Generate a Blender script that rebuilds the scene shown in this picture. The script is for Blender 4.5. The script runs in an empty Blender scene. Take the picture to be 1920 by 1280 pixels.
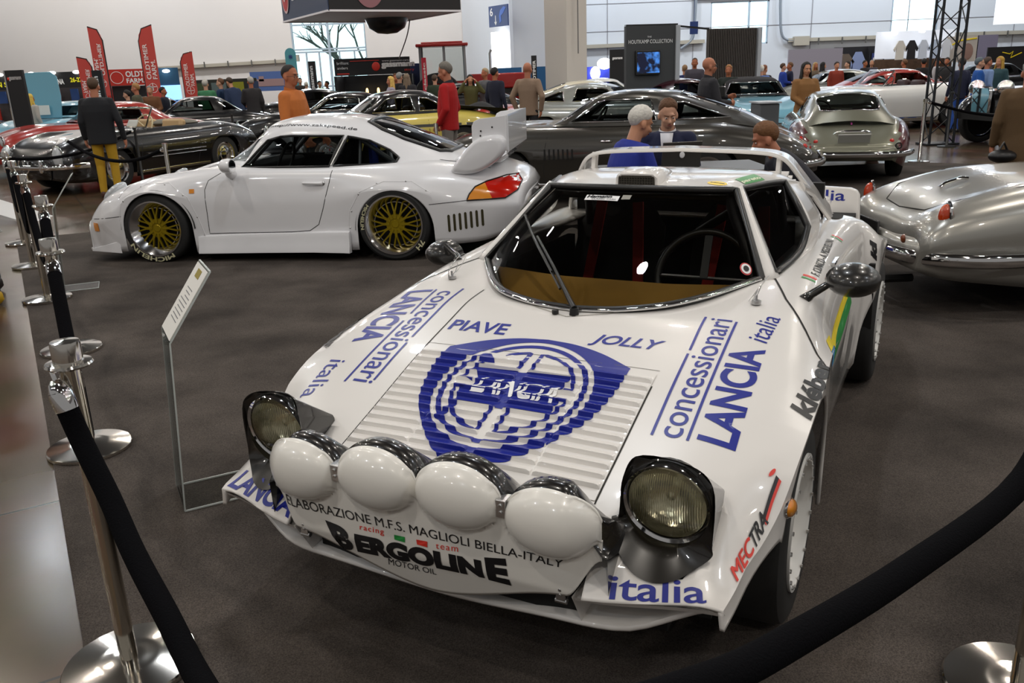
import bpy, bmesh, math, random
import numpy as np
from mathutils import Vector, Matrix
from mathutils.bvhtree import BVHTree
SC = bpy.context.scene
COL = SC.collection
pi, sin, cos = math.pi, math.sin, math.cos
RND = random.Random(7)

# ---------------------------------------------------------------- camera
F_PX, PITCH, ROLL, CAM_H = 1592.7, 0.3071, -0.0389, 1.5782
fw = Vector((0, cos(PITCH), -sin(PITCH)))
up0 = Vector((0, sin(PITCH), cos(PITCH)))
rx = Vector((1, 0, 0)) * cos(ROLL) + up0 * sin(ROLL)
ux = -Vector((1, 0, 0)) * sin(ROLL) + up0 * cos(ROLL)
cam = bpy.data.objects.new('camera', bpy.data.cameras.new('camera'))
COL.objects.link(cam)
m = Matrix.Identity(4)
for i in range(3):
    m[i][0], m[i][1], m[i][2] = rx[i], ux[i], -fw[i]
m[2][3] = CAM_H
cam.matrix_world = m
cam.data.sensor_width = 36
cam.data.lens = F_PX / 1920 * 36
cam.data.clip_end = 200
SC.camera = cam
SC.view_settings.view_transform = 'Standard'
SC.view_settings.look = 'None'
SC.view_settings.gamma = 1
SC.view_settings.exposure = 0.0
SC.cycles.use_denoising = True
SC.cycles.max_bounces = 8
SC.cycles.transparent_max_bounces = 16
SC.cycles.caustics_reflective = False
SC.cycles.caustics_refractive = False

# ---------------------------------------------------------------- hall light
W = bpy.data.worlds.new('hall_air')
SC.world = W
W.use_nodes = True
W.node_tree.nodes['Background'].inputs[0].default_value = (1, .97, .94, 1)
W.node_tree.nodes['Background'].inputs[1].default_value = .23

def lamp(x, y, z, power, size, col=(1, .93, .82), spread=pi):
    l = bpy.data.lights.new('hall_lamp', 'AREA')
    l.shape, l.size, l.energy, l.color, l.spread = 'DISK', size, power, col, spread
    o = bpy.data.objects.new('hall_lamp', l)
    o.location = (x, y, z)
    COL.objects.link(o)
    return o
for iy in range(9):
    for ix in range(9):
        xx, yy = -20 + ix * 5 + (iy % 2) * 1.7, -5.5 + iy * 5.4
        lamp(xx, yy, 8.2, 98, .36, (1, .92, .82) if (ix + iy) % 3 else (.92, .96, 1))
# daylight coming in by the tall windows of the back wall
dl = lamp(-9, 41.3, 3.5, 500, 3.4, (.8, .92, 1)); dl.rotation_euler = (-pi / 2, 0, 0)
for k in range(8):      # unseen area lights added only to brighten the back wall
    q = lamp(-24 + 7 * k, 37.2, 9.2, 200 if k < 4 else 300, 1.2, (1, .98, .96) if k < 4 else (.86, .93, 1)); q.rotation_euler = (1.15, 0, 0)

# ---------------------------------------------------------------- materials
MATS = {}
def srgb(h):
    if isinstance(h, str):
        c = [int(h[i:i + 2], 16) / 255 for i in (0, 2, 4)]
        return tuple(v / 12.92 if v < .04045 else ((v + .055) / 1.055) ** 2.4 for v in c)
    return tuple(h)
def M(name, col=(.8, .8, .8), rough=.5, metal=0, coat=0, emit=0, alpha=1, spec=.5, noise=0, nscale=30, bump=0, coat_rough=.03, sheen=0):
    if name in MATS: return MATS[name]
    c = srgb(col)
    mt = bpy.data.materials.new(name)
    mt.use_nodes = True
    nt = mt.node_tree
    b = nt.nodes['Principled BSDF']
    I = b.inputs
    I['Base Color'].default_value = (*c, 1)
    I['Roughness'].default_value = rough
    I['Metallic'].default_value = metal
    I['Coat Weight'].default_value = coat
    I['Coat Roughness'].default_value = coat_rough
    I['Specular IOR Level'].default_value = spec
    I['Sheen Weight'].default_value = sheen
    if emit:
        I['Emission Color'].default_value = (*c, 1)
        I['Emission Strength'].default_value = emit
    I['Alpha'].default_value = alpha
    if noise or bump:
        tc = nt.nodes.new('ShaderNodeTexCoord')
        n = nt.nodes.new('ShaderNodeTexNoise')
        n.inputs['Scale'].default_value = nscale
        n.inputs['Detail'].default_value = 5
        nt.links.new(tc.outputs['Object'], n.inputs['Vector'])
        if noise:
            mx = nt.nodes.new('ShaderNodeMixRGB')
            mx.inputs[1].default_value = (*[v * (1 - noise) for v in c], 1)
            mx.inputs[2].default_value = (*[min(1, v * (1 + noise)) for v in c], 1)
            nt.links.new(n.outputs['Fac'], mx.inputs[0])
            nt.links.new(mx.outputs[0], I['Base Color'])
        if bump:
            bp = nt.nodes.new('ShaderNodeBump')
            bp.inputs['Strength'].default_value = bump
            bp.inputs['Distance'].default_value = .01
            nt.links.new(n.outputs['Fac'], bp.inputs['Height'])
            nt.links.new(bp.outputs[0], I['Normal'])
    MATS[name] = mt
    return mt
def thin_glass(name, tint=(.5, .52, .52), refl=1.5):
    if name in MATS: return MATS[name]
    mt = bpy.data.materials.new(name)
    mt.use_nodes = True
    nt = mt.node_tree
    nt.nodes.clear()
    out = nt.nodes.new('ShaderNodeOutputMaterial')
    tr = nt.nodes.new('ShaderNodeBsdfTransparent'); tr.inputs[0].default_value = (*tint, 1)
    gl = nt.nodes.new('ShaderNodeBsdfGlossy'); gl.inputs['Roughness'].default_value = .01
    fr = nt.nodes.new('ShaderNodeFresnel'); fr.inputs[0].default_value = refl
    mx = nt.nodes.new('ShaderNodeMixShader')
    nt.links.new(fr.outputs[0], mx.inputs[0]); nt.links.new(tr.outputs[0], mx.inputs[1])
    nt.links.new(gl.outputs[0], mx.inputs[2]); nt.links.new(mx.outputs[0], out.inputs[0])
    MATS[name] = mt
    return mt
def paint(name, col, rough=.35, metal=0):
    return M('paint_' + name, col, rough, metal, 1)
CHROME = M('chrome', (.82, .82, .82), .06, 1)
STEEL = M('brushed_steel', (.6, .6, .6), .3, 1)
RUBBER = M('tyre_rubber', (.012, .012, .012), .75, noise=.3, nscale=60)
BLACK = M('black_trim', (.012, .012, .012), .35)
MATT = M('matt_black', (.008, .008, .008), .9)
GLASS = thin_glass('car_glass', (.42, .45, .45))
DGLASS = thin_glass('dark_car_glass', (.2, .21, .21))
CLEAR = thin_glass('clear_glass', (.9, .92, .92), 1.45)
BLUE = M('blue_vinyl', '14228a', .35)
INK = M('black_vinyl', '101014', .4)
REDV = M('red_vinyl', 'd8382c', .4)
GRNV = M('green_vinyl', '1f8a3c', .4)
YELV = M('yellow_vinyl', 'e8d020', .4)
WHT = M('white_vinyl', 'eeeeee', .4)

# ---------------------------------------------------------------- objects
def link(name, me, mat=None, parent=None, loc=None, rot=None):
    o = bpy.data.objects.new(name, me)
    COL.objects.link(o)
    if mat is not None:
        for q in (mat if isinstance(mat, (list, tuple)) else [mat]): me.materials.append(q)
    if parent is not None: o.parent = parent
    if loc is not None: o.location = loc
    if rot is not None: o.rotation_euler = rot
    return o
def tag(o, label, cat, group=None):
    o['label'] = label; o['category'] = cat
    if group: o['group'] = group
    return o
def thing(name, label, cat, loc=(0, 0, 0), rz=0, group=None):
    o = bpy.data.objects.new(name, None)
    COL.objects.link(o)
    o.location = loc; o.rotation_euler = (0, 0, rz); o.empty_display_size = .1
    return tag(o, label, cat, group)
def struct(o):
    o['kind'] = 'structure'
    return o
def copy_tree(r, loc=None, rz=None, label=None):
    def cp(o, par):
        c = o.copy(); COL.objects.link(c)
        if par is not None: c.parent = par
        for h in o.children: cp(h, c)
        return c
    n = cp(r, None)
    if loc is not None: n.location = loc
    if rz is not None: n.rotation_euler = (0, 0, rz)
    if label: n['label'] = label
    return n

class B:
    """mesh builder"""
    def __init__(s): s.v, s.f, s.mi = [], [], []
    def add(s, v, f, mi=0):
        n = len(s.v)
        s.v += [tuple(q) for q in v]
        s.f += [tuple(i + n for i in q) for q in f]
        s.mi += [mi] * len(f)
        return s
    def box(s, c, d, R=None, mi=0):
        v = [Vector((sx * d[0] / 2, sy * d[1] / 2, sz * d[2] / 2)) for sx in (-1, 1) for sy in (-1, 1) for sz in (-1, 1)]
        if R is not None: v = [R @ q for q in v]
        return s.add([q + Vector(c) for q in v], [(0, 1, 3, 2), (4, 6, 7, 5), (0, 4, 5, 1), (2, 3, 7, 6), (0, 2, 6, 4), (1, 5, 7, 3)], mi)
    def bar(s, a, b, w, h=None, up=(0, 0, 1), mi=0):
        a, b = Vector(a), Vector(b); d = b - a; L = d.length; d.normalize()
        y = Vector(up).cross(d)
        if y.length < 1e-4: y = Vector((0, 1, 0)).cross(d)
        if y.length < 1e-4: y = Vector((1, 0, 0)).cross(d)
        y.normalize(); z = d.cross(y)
        return s.box((a + b) / 2, (L, w, h or w), Matrix((d, y, z)).transposed(), mi)
    def rings(s, R, closed=True, cap=True, mi=0, loop=False):
        n = len(R[0]); v = [p for r in R for p in r]; f = []
        m = len(R)
        for i in range(m if loop else m - 1):
            for j in range(n if closed else n - 1):
                a, b = i * n + j, i * n + (j + 1) % n
                i2 = (i + 1) % m
                f.append((a, b, i2 * n + (j + 1) % n, i2 * n + j))
        if cap and closed and not loop: f += [tuple(range(n))[::-1], tuple((m - 1) * n + j for j in range(n))]
        return s.add(v, f, mi)
    def tube(s, P, r, n=10, closed=False, mi=0, cap=True, sx=1):
        P = [Vector(p) for p in P]; R = []; m = len(P)
        rr = r if isinstance(r, (list, tuple)) else [r] * m
        last = None
        for i in range(m):
            a = P[i - 1] if (i or closed) else P[i]
            b = P[(i + 1) % m] if (i < m - 1 or closed) else P[i]
            d = (b - a).normalized()
            u = last - d * last.dot(d) if last is not None else Vector((0, 0, 1)).cross(d)
            if u.length < 1e-3: u = Vector((0, 1, 0)).cross(d)
            if u.length < 1e-3: u = Vector((1, 0, 0)).cross(d)
            u.normalize(); w = d.cross(u); last = u
            R.append([P[i] + u * (rr[i] * sx * cos(2 * pi * k / n)) + w * (rr[i] * sin(2 * pi * k / n)) for k in range(n)])
        return s.rings(R, True, cap, mi, closed)
    def lathe(s, prof, n=32, axis='z', c=(0, 0, 0), mi=0, arc=2 * pi):
        # prof: list of (r, h)
        R = []
        m = n if arc >= 2 * pi - 1e-6 else n + 1
        for k in range(m):
            t = arc * k / n; ring = []
            for r, h in prof:
                if axis == 'z': p = (r * cos(t), r * sin(t), h)
                elif axis == 'y': p = (r * cos(t), h, r * sin(t))
                else: p = (h, r * cos(t), r * sin(t))
                ring.append((p[0] + c[0], p[1] + c[1], p[2] + c[2]))
            R.append(ring)
        return s.rings(R, False, False, mi, m == n)
    def ell(s, c, r, R=None, n=14, m=10, mi=0):
        v, f = [], []
        for i in range(m + 1):
            t = pi * i / m
            for j in range(n):
                q = Vector((r[0] * sin(t) * cos(2 * pi * j / n), r[1] * sin(t) * sin(2 * pi * j / n), r[2] * cos(t)))
                if R is not None: q = R @ q
                v.append(q + Vector(c))
        for i in range(m):
            for j in range(n):
                f.append((i * n + j, (i + 1) * n + j, (i + 1) * n + (j + 1) % n, i * n + (j + 1) % n))
        return s.add(v, f, mi)
    def prism(s, poly, h, T=None, mi=0):
        # polygon in xy, extruded along z from 0 to h, T maps to place
        n = len(poly)
        v = [Vector((p[0], p[1], z)) for z in (0, h) for p in poly]
        if T is not None: v = [T @ q for q in v]
        return s.add(v, [tuple(range(n))[::-1], tuple(range(n, 2 * n))] + [(i, (i + 1) % n, n + (i + 1) % n, n + i) for i in range(n)], mi)
    def grid(s, G, mi=0, flip=False):
        n = len(G[0]); f = []
        for i in range(len(G) - 1):
            for j in range(n - 1):
                q = (i * n + j, i * n + j + 1, (i + 1) * n + j + 1, (i + 1) * n + j)
                f.append(q[::-1] if flip else q)
        return s.add([p for r in G for p in r], f, mi)
    def cap(s, a, b, ra, rb, n=12):
        # tapered capsule
        a, b = Vector(a), Vector(b); d = b - a
        if d.length < 1e-5: return s.ell(a, (ra,) * 3)
        d.normalize(); P, R = [], []
        for k in range(4): t = pi / 2 * k / 3.2; P.append(a - d * ra * cos(t)); R.append(max(.001, ra * sin(t)))
        for k in range(3, -1, -1): t = pi / 2 * k / 3.2; P.append(b + d * rb * cos(t)); R.append(max(.001, rb * sin(t)))
        return s.tube(P, R, n)
    def mirror(s):
        n = len(s.v); v = [(x, -y, z) for x, y, z in s.v]; f = [tuple(i + n for i in q[::-1]) for q in s.f]
        s.v += v; s.f += f; s.mi += s.mi[:]
        return s
    def obj(s, name, mat, parent=None, smooth=35, bevel=0, loc=None, rot=None, fix=True, weld=False, solid=0, sub=0):
        me = bpy.data.meshes.new(name)
        me.from_pydata(s.v, [], s.f)
        if any(s.mi): me.polygons.foreach_set('material_index', s.mi)
        if fix or weld:
            bm = bmesh.new(); bm.from_mesh(me)
            if weld: bmesh.ops.remove_doubles(bm, verts=bm.verts, dist=1e-4)
            if fix: bmesh.ops.recalc_face_normals(bm, faces=bm.faces)
            bm.to_mesh(me); bm.free()
        if smooth:
            me.polygons.foreach_set('use_smooth', [True] * len(me.polygons))
            me.set_sharp_from_angle(angle=math.radians(smooth))
        o = link(name, me, mat, parent, loc, rot)
        if solid:
            q = o.modifiers.new('s', 'SOLIDIFY'); q.thickness = solid; q.offset = -1
        if bevel:
            q = o.modifiers.new('b', 'BEVEL'); q.width = bevel; q.segments = 2; q.limit_method = 'ANGLE'; q.angle_limit = .6
        if sub:
            q = o.modifiers.new('u', 'SUBSURF'); q.levels = q.render_levels = sub
        return o

def pchip(xs, ys):
    xs, ys = np.asarray(xs, float), np.asarray(ys, float)
    h = np.diff(xs); d = np.diff(ys) / h; n = len(xs); mm = np.zeros(n)
    if n == 2: mm[:] = d[0]
    else:
        for i in range(1, n - 1):
            if d[i - 1] * d[i] > 0:
                w1, w2 = 2 * h[i] + h[i - 1], h[i] + 2 * h[i - 1]
                mm[i] = (w1 + w2) / (w1 / d[i - 1] + w2 / d[i])
        mm[0], mm[-1] = d[0], d[-1]
    def f(x):
        i = int(min(max(np.searchsorted(xs, x) - 1, 0), n - 2))
        t = min(max((x - xs[i]) / h[i], 0), 1)
        return float((1 + 2 * t) * (1 - t) ** 2 * ys[i] + t * (1 - t) ** 2 * h[i] * mm[i] + t * t * (3 - 2 * t) * ys[i + 1] + t * t * (t - 1) * h[i] * mm[i + 1])
    return f
def catmull(P, n, closed=False):
    """resample control points into n per span; a repeated point is a crease"""
    P = [Vector(p) for p in P]; m = len(P); out = []
    for i in range(m if closed else m - 1):
        p1, p2 = P[i], P[(i + 1) % m]
        if (p2 - p1).length < 1e-7: continue
        p0 = P[i - 1] if (i or closed) else p1 * 2 - p2
        p3 = P[(i + 2) % m] if (i < m - 2 or closed) else p2 * 2 - p1
        if (p0 - p1).length < 1e-7: p0 = p1 * 2 - p2
        if (p3 - p2).length < 1e-7: p3 = p2 * 2 - p1
        for k in range(n):
            t = k / n
            a = (p1 - p0).length ** .5; b = (p2 - p1).length ** .5; c = (p3 - p2).length ** .5
            m1 = (p2 - p1) / b - (p2 - p0) / (a + b) + (p1 - p0) / a
            m2 = (p3 - p2) / c - (p3 - p1) / (b + c) + (p2 - p1) / b
            m1 *= b; m2 *= b
            out.append((2 * t ** 3 - 3 * t * t + 1) * p1 + (t ** 3 - 2 * t * t + t) * m1 + (3 * t * t - 2 * t ** 3) * p2 + (t ** 3 - t * t) * m2)
    if not closed: out.append(P[-1])
    return out

class Shell:
    """car skin lofted from half cross-sections; the lower edge is carved by the wheel arches"""
    def __init__(s, rows, arches=(), nprof=5, nside=7, xs=None, dx=.05):
        rows = sorted(rows, key=lambda r: r[0]); s.rows = rows
        X = [r[0] for r in rows]; K = len(rows[0][1])
        s.fy = [pchip(X, [r[1][k][0] for r in rows]) for k in range(K)]
        s.fz = [pchip(X, [r[1][k][1] for r in rows]) for k in range(K)]
        s.arches, s.K, s.np, s.ns = arches, K, nprof, nside
        x = set(np.round(np.arange(X[0], X[-1] + 1e-6, dx), 4)) | set(np.round(X, 4))
        for xc, zc, R in arches:
            x = {q for q in x if abs(q - xc) > R + .012 or abs(q - xc) < R * .7}
            x |= {round(xc + R * cos(t), 4) for t in np.linspace(0, pi, 25)} | {round(xc + R + .003, 4), round(xc - R - .003, 4)}
        s.xs = sorted(q for q in x if X[0] - 1e-6 <= q <= X[-1] + 1e-6)
    def low(s, x, base):
        for xc, zc, R in s.arches:
            if abs(x - xc) <= R + 1e-6: base = max(base, zc + math.sqrt(max(0, R * R - (x - xc) ** 2)))
        return base
    def section(s, x):
        P = [(s.fy[k](x), s.fz[k](x)) for k in range(s.K)]
        top = catmull([(y, z, 0) for y, z in P[:-1]], s.np)
        yb, zb = P[-2]; yl, zl = P[-1]
        z2 = min(s.low(x, zl), zb - .01)
        out = [(q.x, q.y) for q in top]
        for k in range(1, s.ns + 1):
            t = k / s.ns; z = zb + (z2 - zb) * t
            u = (zb - z) / max(1e-4, zb - zl)
            out.append((yb + (yl - yb) * u ** 1.6, z))
        return out
    def build(s, cut=None):
        b = B(); G = [[(x, y, z) for y, z in s.section(x)] for x in s.xs]
        full = [[(x, -y, z) for x, y, z in r[:0:-1]] + r for r in G]
        b.grid(full)
        if cut: 
            keep = []
            for q in b.f:
                c = Vector((0, 0, 0))
                for i in q: c += Vector(b.v[i])
                keep.append(not cut(c / len(q)))
            b.f = [q for q, k in zip(b.f, keep) if k]; b.mi = [0] * len(b.f)
        return b
    def cap(s, b, front=True):
        x = s.xs[-1] if front else s.xs[0]
        r = [(x, y, z) for y, z in s.section(x)]
        b.add([(x, -y, z) for x, y, z in r[:0:-1]] + r, [tuple(range(2 * len(r) - 1))])
    def edge(s, x, k=-2):
        return Vector((x, s.fy[k](x), s.fz[k](x)))

# ---------------------------------------------------------------- lettering and marks
def flat_curve(splines=None, txt=None, bold=0, shear=0, space=1):
    """2D filled curve or text -> (verts, faces) in its own plane"""
    if txt is not None and bold > .012 and ('M' in txt or 'm' in txt):
        me = flat_curve(None, txt, 0, shear, space); b = B()
        V = [q.co.copy() for q in me.vertices]; Fs = [tuple(p.vertices) for p in me.polygons]
        for k, (sx, sy) in enumerate(((1, 1), (1, -1), (-1, 1), (-1, -1), (0, 0))): b.add([(v.x + bold * sx, v.y + bold * .8 * sy, k) for v in V], Fs)
        me = bpy.data.meshes.new('t'); me.from_pydata(b.v, [], b.f)
        return me
    if txt is not None:
        c = bpy.data.curves.new('t', 'FONT'); c.body = txt; c.shear = shear; c.offset = 0 if ('M' in txt or 'm' in txt) else bold; c.space_character = space
        c.resolution_u = 6
    else:
        c = bpy.data.curves.new('t', 'CURVE'); c.dimensions = '2D'; c.fill_mode = 'BOTH'
        for P in splines:
            sp = c.splines.new('POLY'); sp.points.add(len(P) - 1); sp.use_cyclic_u = True
            for q, p in zip(sp.points, P): q.co = (p[0], p[1], 0, 1)
    o = bpy.data.objects.new('t', c)
    me = bpy.data.meshes.new_from_object(o)
    bpy.data.objects.remove(o); bpy.data.curves.remove(c)
    return me
def decal(name, mat, parent, fn, txt=None, splines=None, box=None, bold=0, shear=0, space=1, nu=0, nv=0, smooth=True, cu=(), cv=()):
    """fn maps (u,v) in 0..1 over the mark's box to a local 3D point"""
    me = flat_curve(splines, txt, bold, shear, space)
    co = np.array([q.co[:2] for q in me.vertices])
    if not len(co): return None
    if box is None: box = (*co.min(0), *co.max(0))
    bm = bmesh.new(); bm.from_mesh(me)
    bmesh.ops.remove_doubles(bm, verts=bm.verts, dist=1e-5)
    for ax, n, cc in ((0, nu, cu), (1, nv, cv)):
        for k in [box[ax] + (box[ax + 2] - box[ax]) * k / n for k in range(1, n)] + list(cc):
            p = [0, 0, 0]; p[ax] = k
            nn = [0, 0, 0]; nn[ax] = 1
            bmesh.ops.bisect_plane(bm, geom=bm.verts[:] + bm.edges[:] + bm.faces[:], plane_co=p, plane_no=nn)
    for q in bm.verts:
        u = (q.co.x - box[0]) / (box[2] - box[0]); v = (q.co.y - box[1]) / (box[3] - box[1])
        zz = q.co.z; p = Vector(fn(u, v))
        if zz > .5:
            n = (Vector(fn(u + .01, v)) - p).cross(Vector(fn(u, v + .01)) - p)
            if n.length > 1e-9: p = p + n.normalized() * (.00022 * zz)
        q.co = p
    bm.to_mesh(me); bm.free()
    me.name = name
    if smooth: me.polygons.foreach_set('use_smooth', [True] * len(me.polygons))
    return link(name, me, mat, parent)
def quad_fn(a, b, c, d, lift=None):
    """a bottom-left, b bottom-right, c top-right, d top-left"""
    a, b, c, d = map(Vector, (a, b, c, d))
    def f(u, v):
        p = a * (1 - u) * (1 - v) + b * u * (1 - v) + c * u * v + d * (1 - u) * v
        return lift(p) if lift else p
    return f
def flat_text(name, txt, mat, parent, o, r, u, lift=(0, 0, 0), **k):
    """text box with corner o, right vector r, up vector u"""
    o, r, u, l = Vector(o), Vector(r), Vector(u), Vector(lift)
    return decal(name, mat, parent, lambda a, b: o + r * a + u * b + l, txt=txt, **k)
def drop_on(bvh, direction=(0, 0, -1), off=.0015, start=2.0):
    d = Vector(direction).normalized()
    def f(p):
        h = bvh.ray_cast(Vector(p) - d * start, d)
        if h[0] is None:
            h = bvh.find_nearest(Vector(p))
            if h[0] is None: return Vector(p)
        n = h[1]
        if n.dot(d) > 0: n = -n
        return h[0] + n * off
    return f
def bvh_of(*bs):
    v, f = [], []
    for b in bs:
        n = len(v); v += [Vector(q) for q in b.v]; f += [tuple(i + n for i in q) for q in b.f]
    return BVHTree.FromPolygons(v, f)

# ---------------------------------------------------------------- car skins
def knife(b, polys):
    """cut convex outlines out of a skin; each is (outline, axis seen along, condition). returns the skin and the cut-out panes"""
    me = bpy.data.meshes.new('c'); me.from_pydata(b.v, [], b.f); bm = bmesh.new(); bm.from_mesh(me); bpy.data.meshes.remove(me)
    panes = []
    for poly, ax, cond in polys:
        i0, i1 = {'z': (0, 1), 'y': (0, 2), 'x': (1, 2)}[ax]; ia = {'z': 2, 'y': 1, 'x': 0}[ax]
        n = len(poly)
        if sum(poly[i][0] * poly[(i + 1) % n][1] - poly[(i + 1) % n][0] * poly[i][1] for i in range(n)) < 0: poly = poly[::-1]
        cx = sum(p[0] for p in poly) / n; cy = sum(p[1] for p in poly) / n; rad = max(math.hypot(p[0] - cx, p[1] - cy) for p in poly) + .1
        ok = lambda c: math.hypot(c[i0] - cx, c[i1] - cy) < rad and (cond is None or cond(c))
        for i in range(n):
            p, q = poly[i], poly[(i + 1) % n]
            co = [0, 0, 0]; no = [0, 0, 0]; co[i0], co[i1] = p; no[i0], no[i1] = q[1] - p[1], p[0] - q[0]
            if abs(no[0]) + abs(no[1]) + abs(no[2]) < 1e-7: continue
            fs = [f for f in bm.faces if ok(f.calc_center_median())]
            bmesh.ops.bisect_plane(bm, geom=list({e for f in fs for e in f.edges}) + list({v for f in fs for v in f.verts}) + fs, plane_co=co, plane_no=no, dist=1e-5)
        ins = lambda c: ok(c) and all((poly[(i + 1) % n][0] - poly[i][0]) * (c[i1] - poly[i][1]) - (poly[(i + 1) % n][1] - poly[i][1]) * (c[i0] - poly[i][0]) > -1e-6 for i in range(n))
        fs = [f for f in bm.faces if abs(f.normal[ia]) > .04 and ins(f.calc_center_median())]
        g = B(); ix = {}
        for f in fs:
            for v in f.verts:
                if v not in ix: ix[v] = len(g.v); g.v.append(tuple(v.co))
            g.f.append(tuple(ix[v] for v in f.verts)); g.mi.append(0)
        panes.append(g)
        bmesh.ops.delete(bm, geom=fs, context='FACES')
    bm.verts.index_update()
    o = B(); o.v = [tuple(v.co) for v in bm.verts]; o.f = [tuple(v.index for v in f.verts) for f in bm.faces]; o.mi = [0] * len(o.f); bm.free()
    return o, panes
def both(poly, ax='y'):
    return [(poly, ax, lambda c: c.y > .2), (poly, ax, lambda c: c.y < -.2)]
def on_side(bvh, poly, s, off=.004, n=5):
    """outline seen from the side -> points on the skin of side s"""
    P = []; m = len(poly)
    for i in range(m):
        a, c = Vector(poly[i]), Vector(poly[(i + 1) % m])
        for k in range(n):
            p = a.lerp(c, k / n); h = bvh.ray_cast(Vector((p.x, 2 * s, p.y)), Vector((0, -s, 0)))
            if h[0] is not None: P.append(h[0] + Vector((0, s * off, 0)))
    return P
def on_top(bvh, poly, off=.004, n=5, d=(0, 0, -1)):
    P = []; m = len(poly); d = Vector(d)
    for i in range(m):
        a, c = Vector(poly[i]), Vector(poly[(i + 1) % m])
        for k in range(n):
            p = a.lerp(c, k / n); h = bvh.ray_cast(Vector((p.x, p.y, 0)) - d * 3, d)
            if h[0] is not None: P.append(h[0] - d * off)
    return P
def patch(bvh, poly, s, off, n=10):
    """a mark on the flank: fan-filled outline dropped sideways on the skin"""
    me = flat_curve([poly]); bm = bmesh.new(); bm.from_mesh(me)
    xs = [p[0] for p in poly]; ys = [p[1] for p in poly]
    for ax, lo, hi in ((0, min(xs), max(xs)), (1, min(ys), max(ys))):
        for k in range(1, n):
            co = [0, 0, 0]; no = [0, 0, 0]; co[ax] = lo + (hi - lo) * k / n; no[ax] = 1
            bmesh.ops.bisect_plane(bm, geom=bm.verts[:] + bm.edges[:] + bm.faces[:], plane_co=co, plane_no=no)
    bm.verts.index_update(); b = B()
    for v in bm.verts:
        h = bvh.ray_cast(Vector((v.co.x, 2 * s, v.co.y)), Vector((0, -s, 0)))
        p = h[0] if h[0] is not None else bvh.find_nearest(Vector((v.co.x, s, v.co.y)))[0]
        b.v.append(tuple(p + Vector((0, s * off, 0))))
    b.f = [tuple(v.index for v in f.verts) for f in bm.faces]; b.mi = [0] * len(b.f); bm.free(); bpy.data.meshes.remove(me)
    return b
def loft(rows, nx=3, npf=4):
    """half sections (x, [(y,z)..]) -> full skin"""
    rows = sorted(rows, key=lambda r: r[0]); X = [r[0] for r in rows]; K = len(rows[0][1])
    fy = [pchip(X, [r[1][k][0] for r in rows]) for k in range(K)]; fz = [pchip(X, [r[1][k][1] for r in rows]) for k in range(K)]
    xs = []
    for a, c in zip(X, X[1:]): xs += [a + (c - a) * k / nx for k in range(nx)]
    xs.append(X[-1]); b = B(); G_ = []
    for x in xs:
        r = [(x, q.x, q.y) for q in catmull([(fy[k](x), fz[k](x), 0) for k in range(K)], npf)]
        G_.append([(p[0], -p[1], p[2]) for p in r[:0:-1]] + r)
    b.grid(G_); return b
def lattice_rim(wh, R, w, s, mat_c, mat_l, n=12):
    """two-piece wheel: polished lip, lattice centre"""
    h = w / 2 * s
    b = B(); b.lathe([(R + .012, h), (R + .012, h * 1.05), (R, h * 1.05), (R - .012, h * .95), (R - .05, h * .55), (R - .055, h * .5), (R - .06, h * .5), (R - .06, -h * .6)], 48, 'y'); rm = b.obj('rim', mat_l, wh, smooth=30)
    b = B(); r1 = R - .055; y = h * .5
    for k in range(n):
        t = 2 * pi * k / n; P = lambda r, a, dy=0: (r * cos(t + a), y + dy, r * sin(t + a))
        b.bar(P(.05, 0, h * .1), P(r1 * .60, 0, h * .08), .022, .02, up=(0, 1, 0))
        for q in (-1, 1): b.bar(P(r1 * .55, q * .03, h * .08), P(r1 + .004, q * pi / n * .52), .013, .02, up=(0, 1, 0))
    b.lathe([(.001, y + h * .16), (.03, y + h * .16), (.035, y + h * .12), (.085, y + h * .12), (.09, y)], 24, 'y')
    b.obj('wheel_centre', mat_c, rm, smooth=30)
    b = B(); b.lathe([(r1 - .002, -h * .1), (.001, -h * .1)], 24, 'y'); b.obj('brake_disc', M('brake_dark', '0c0a08', .5, .3), rm)
    return rm
def wire_rim(wh, R, w, s, n=36):
    h = w / 2 * s
    b = B(); b.lathe([(R + .01, h), (R + .01, h * 1.04), (R - .01, h * .9), (R - .025, h * .5), (R - .025, -h * .5)], 40, 'y'); rm = b.obj('rim', CHROME, wh, smooth=30)
    b = B()
    for k in range(n):
        t = 2 * pi * k / n; q = (.14 if k % 2 else -.14); dy = (.15 if k % 4 < 2 else .55)
        b.tube([(.045 * cos(t + q * 3), h * (.9 if k % 4 < 2 else .3), .045 * sin(t + q * 3)), ((R - .02) * cos(t), h * dy, (R - .02) * sin(t))], .004, 4, cap=False)
    b.lathe([(.001, h * 1.15), (.03, h * 1.12), (.045, h * .9), (.05, -h * .5)], 16, 'y'); b.obj('spokes', CHROME, rm, smooth=40)
    b = B(); b.lathe([(R - .03, -h * .2), (.001, -h * .2)], 24, 'y'); b.obj('brake_drum', MATT, rm)
def disc_rim(wh, R, w, s, col=CHROME, band=None):
    h = w / 2 * s
    b = B(); b.lathe([(R + .012, h), (R + .012, h * 1.03), (R - .01, h * .98), (R - .03, h * .7), (R - .05, h * .66), (R * .55, h * .8), (R * .5, h * .95), (R * .3, h * 1.05), (.001, h * 1.08)], 36, 'y'); return b.obj('rim', col, wh, smooth=30)
def wheel(car, x, y, r, w, R, kind='disc', **k):
    s = 1 if y > 0 else -1
    b = B(); b.lathe(tyre_prof(r, w, R, 0), 40, 'y'); wh = b.obj('wheel', RUBBER, car, smooth=40, loc=(x, y, r))
    {'disc': disc_rim, 'wire': wire_rim, 'lattice': lattice_rim}[kind](wh, R, w, s, **k)
    return wh
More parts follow.
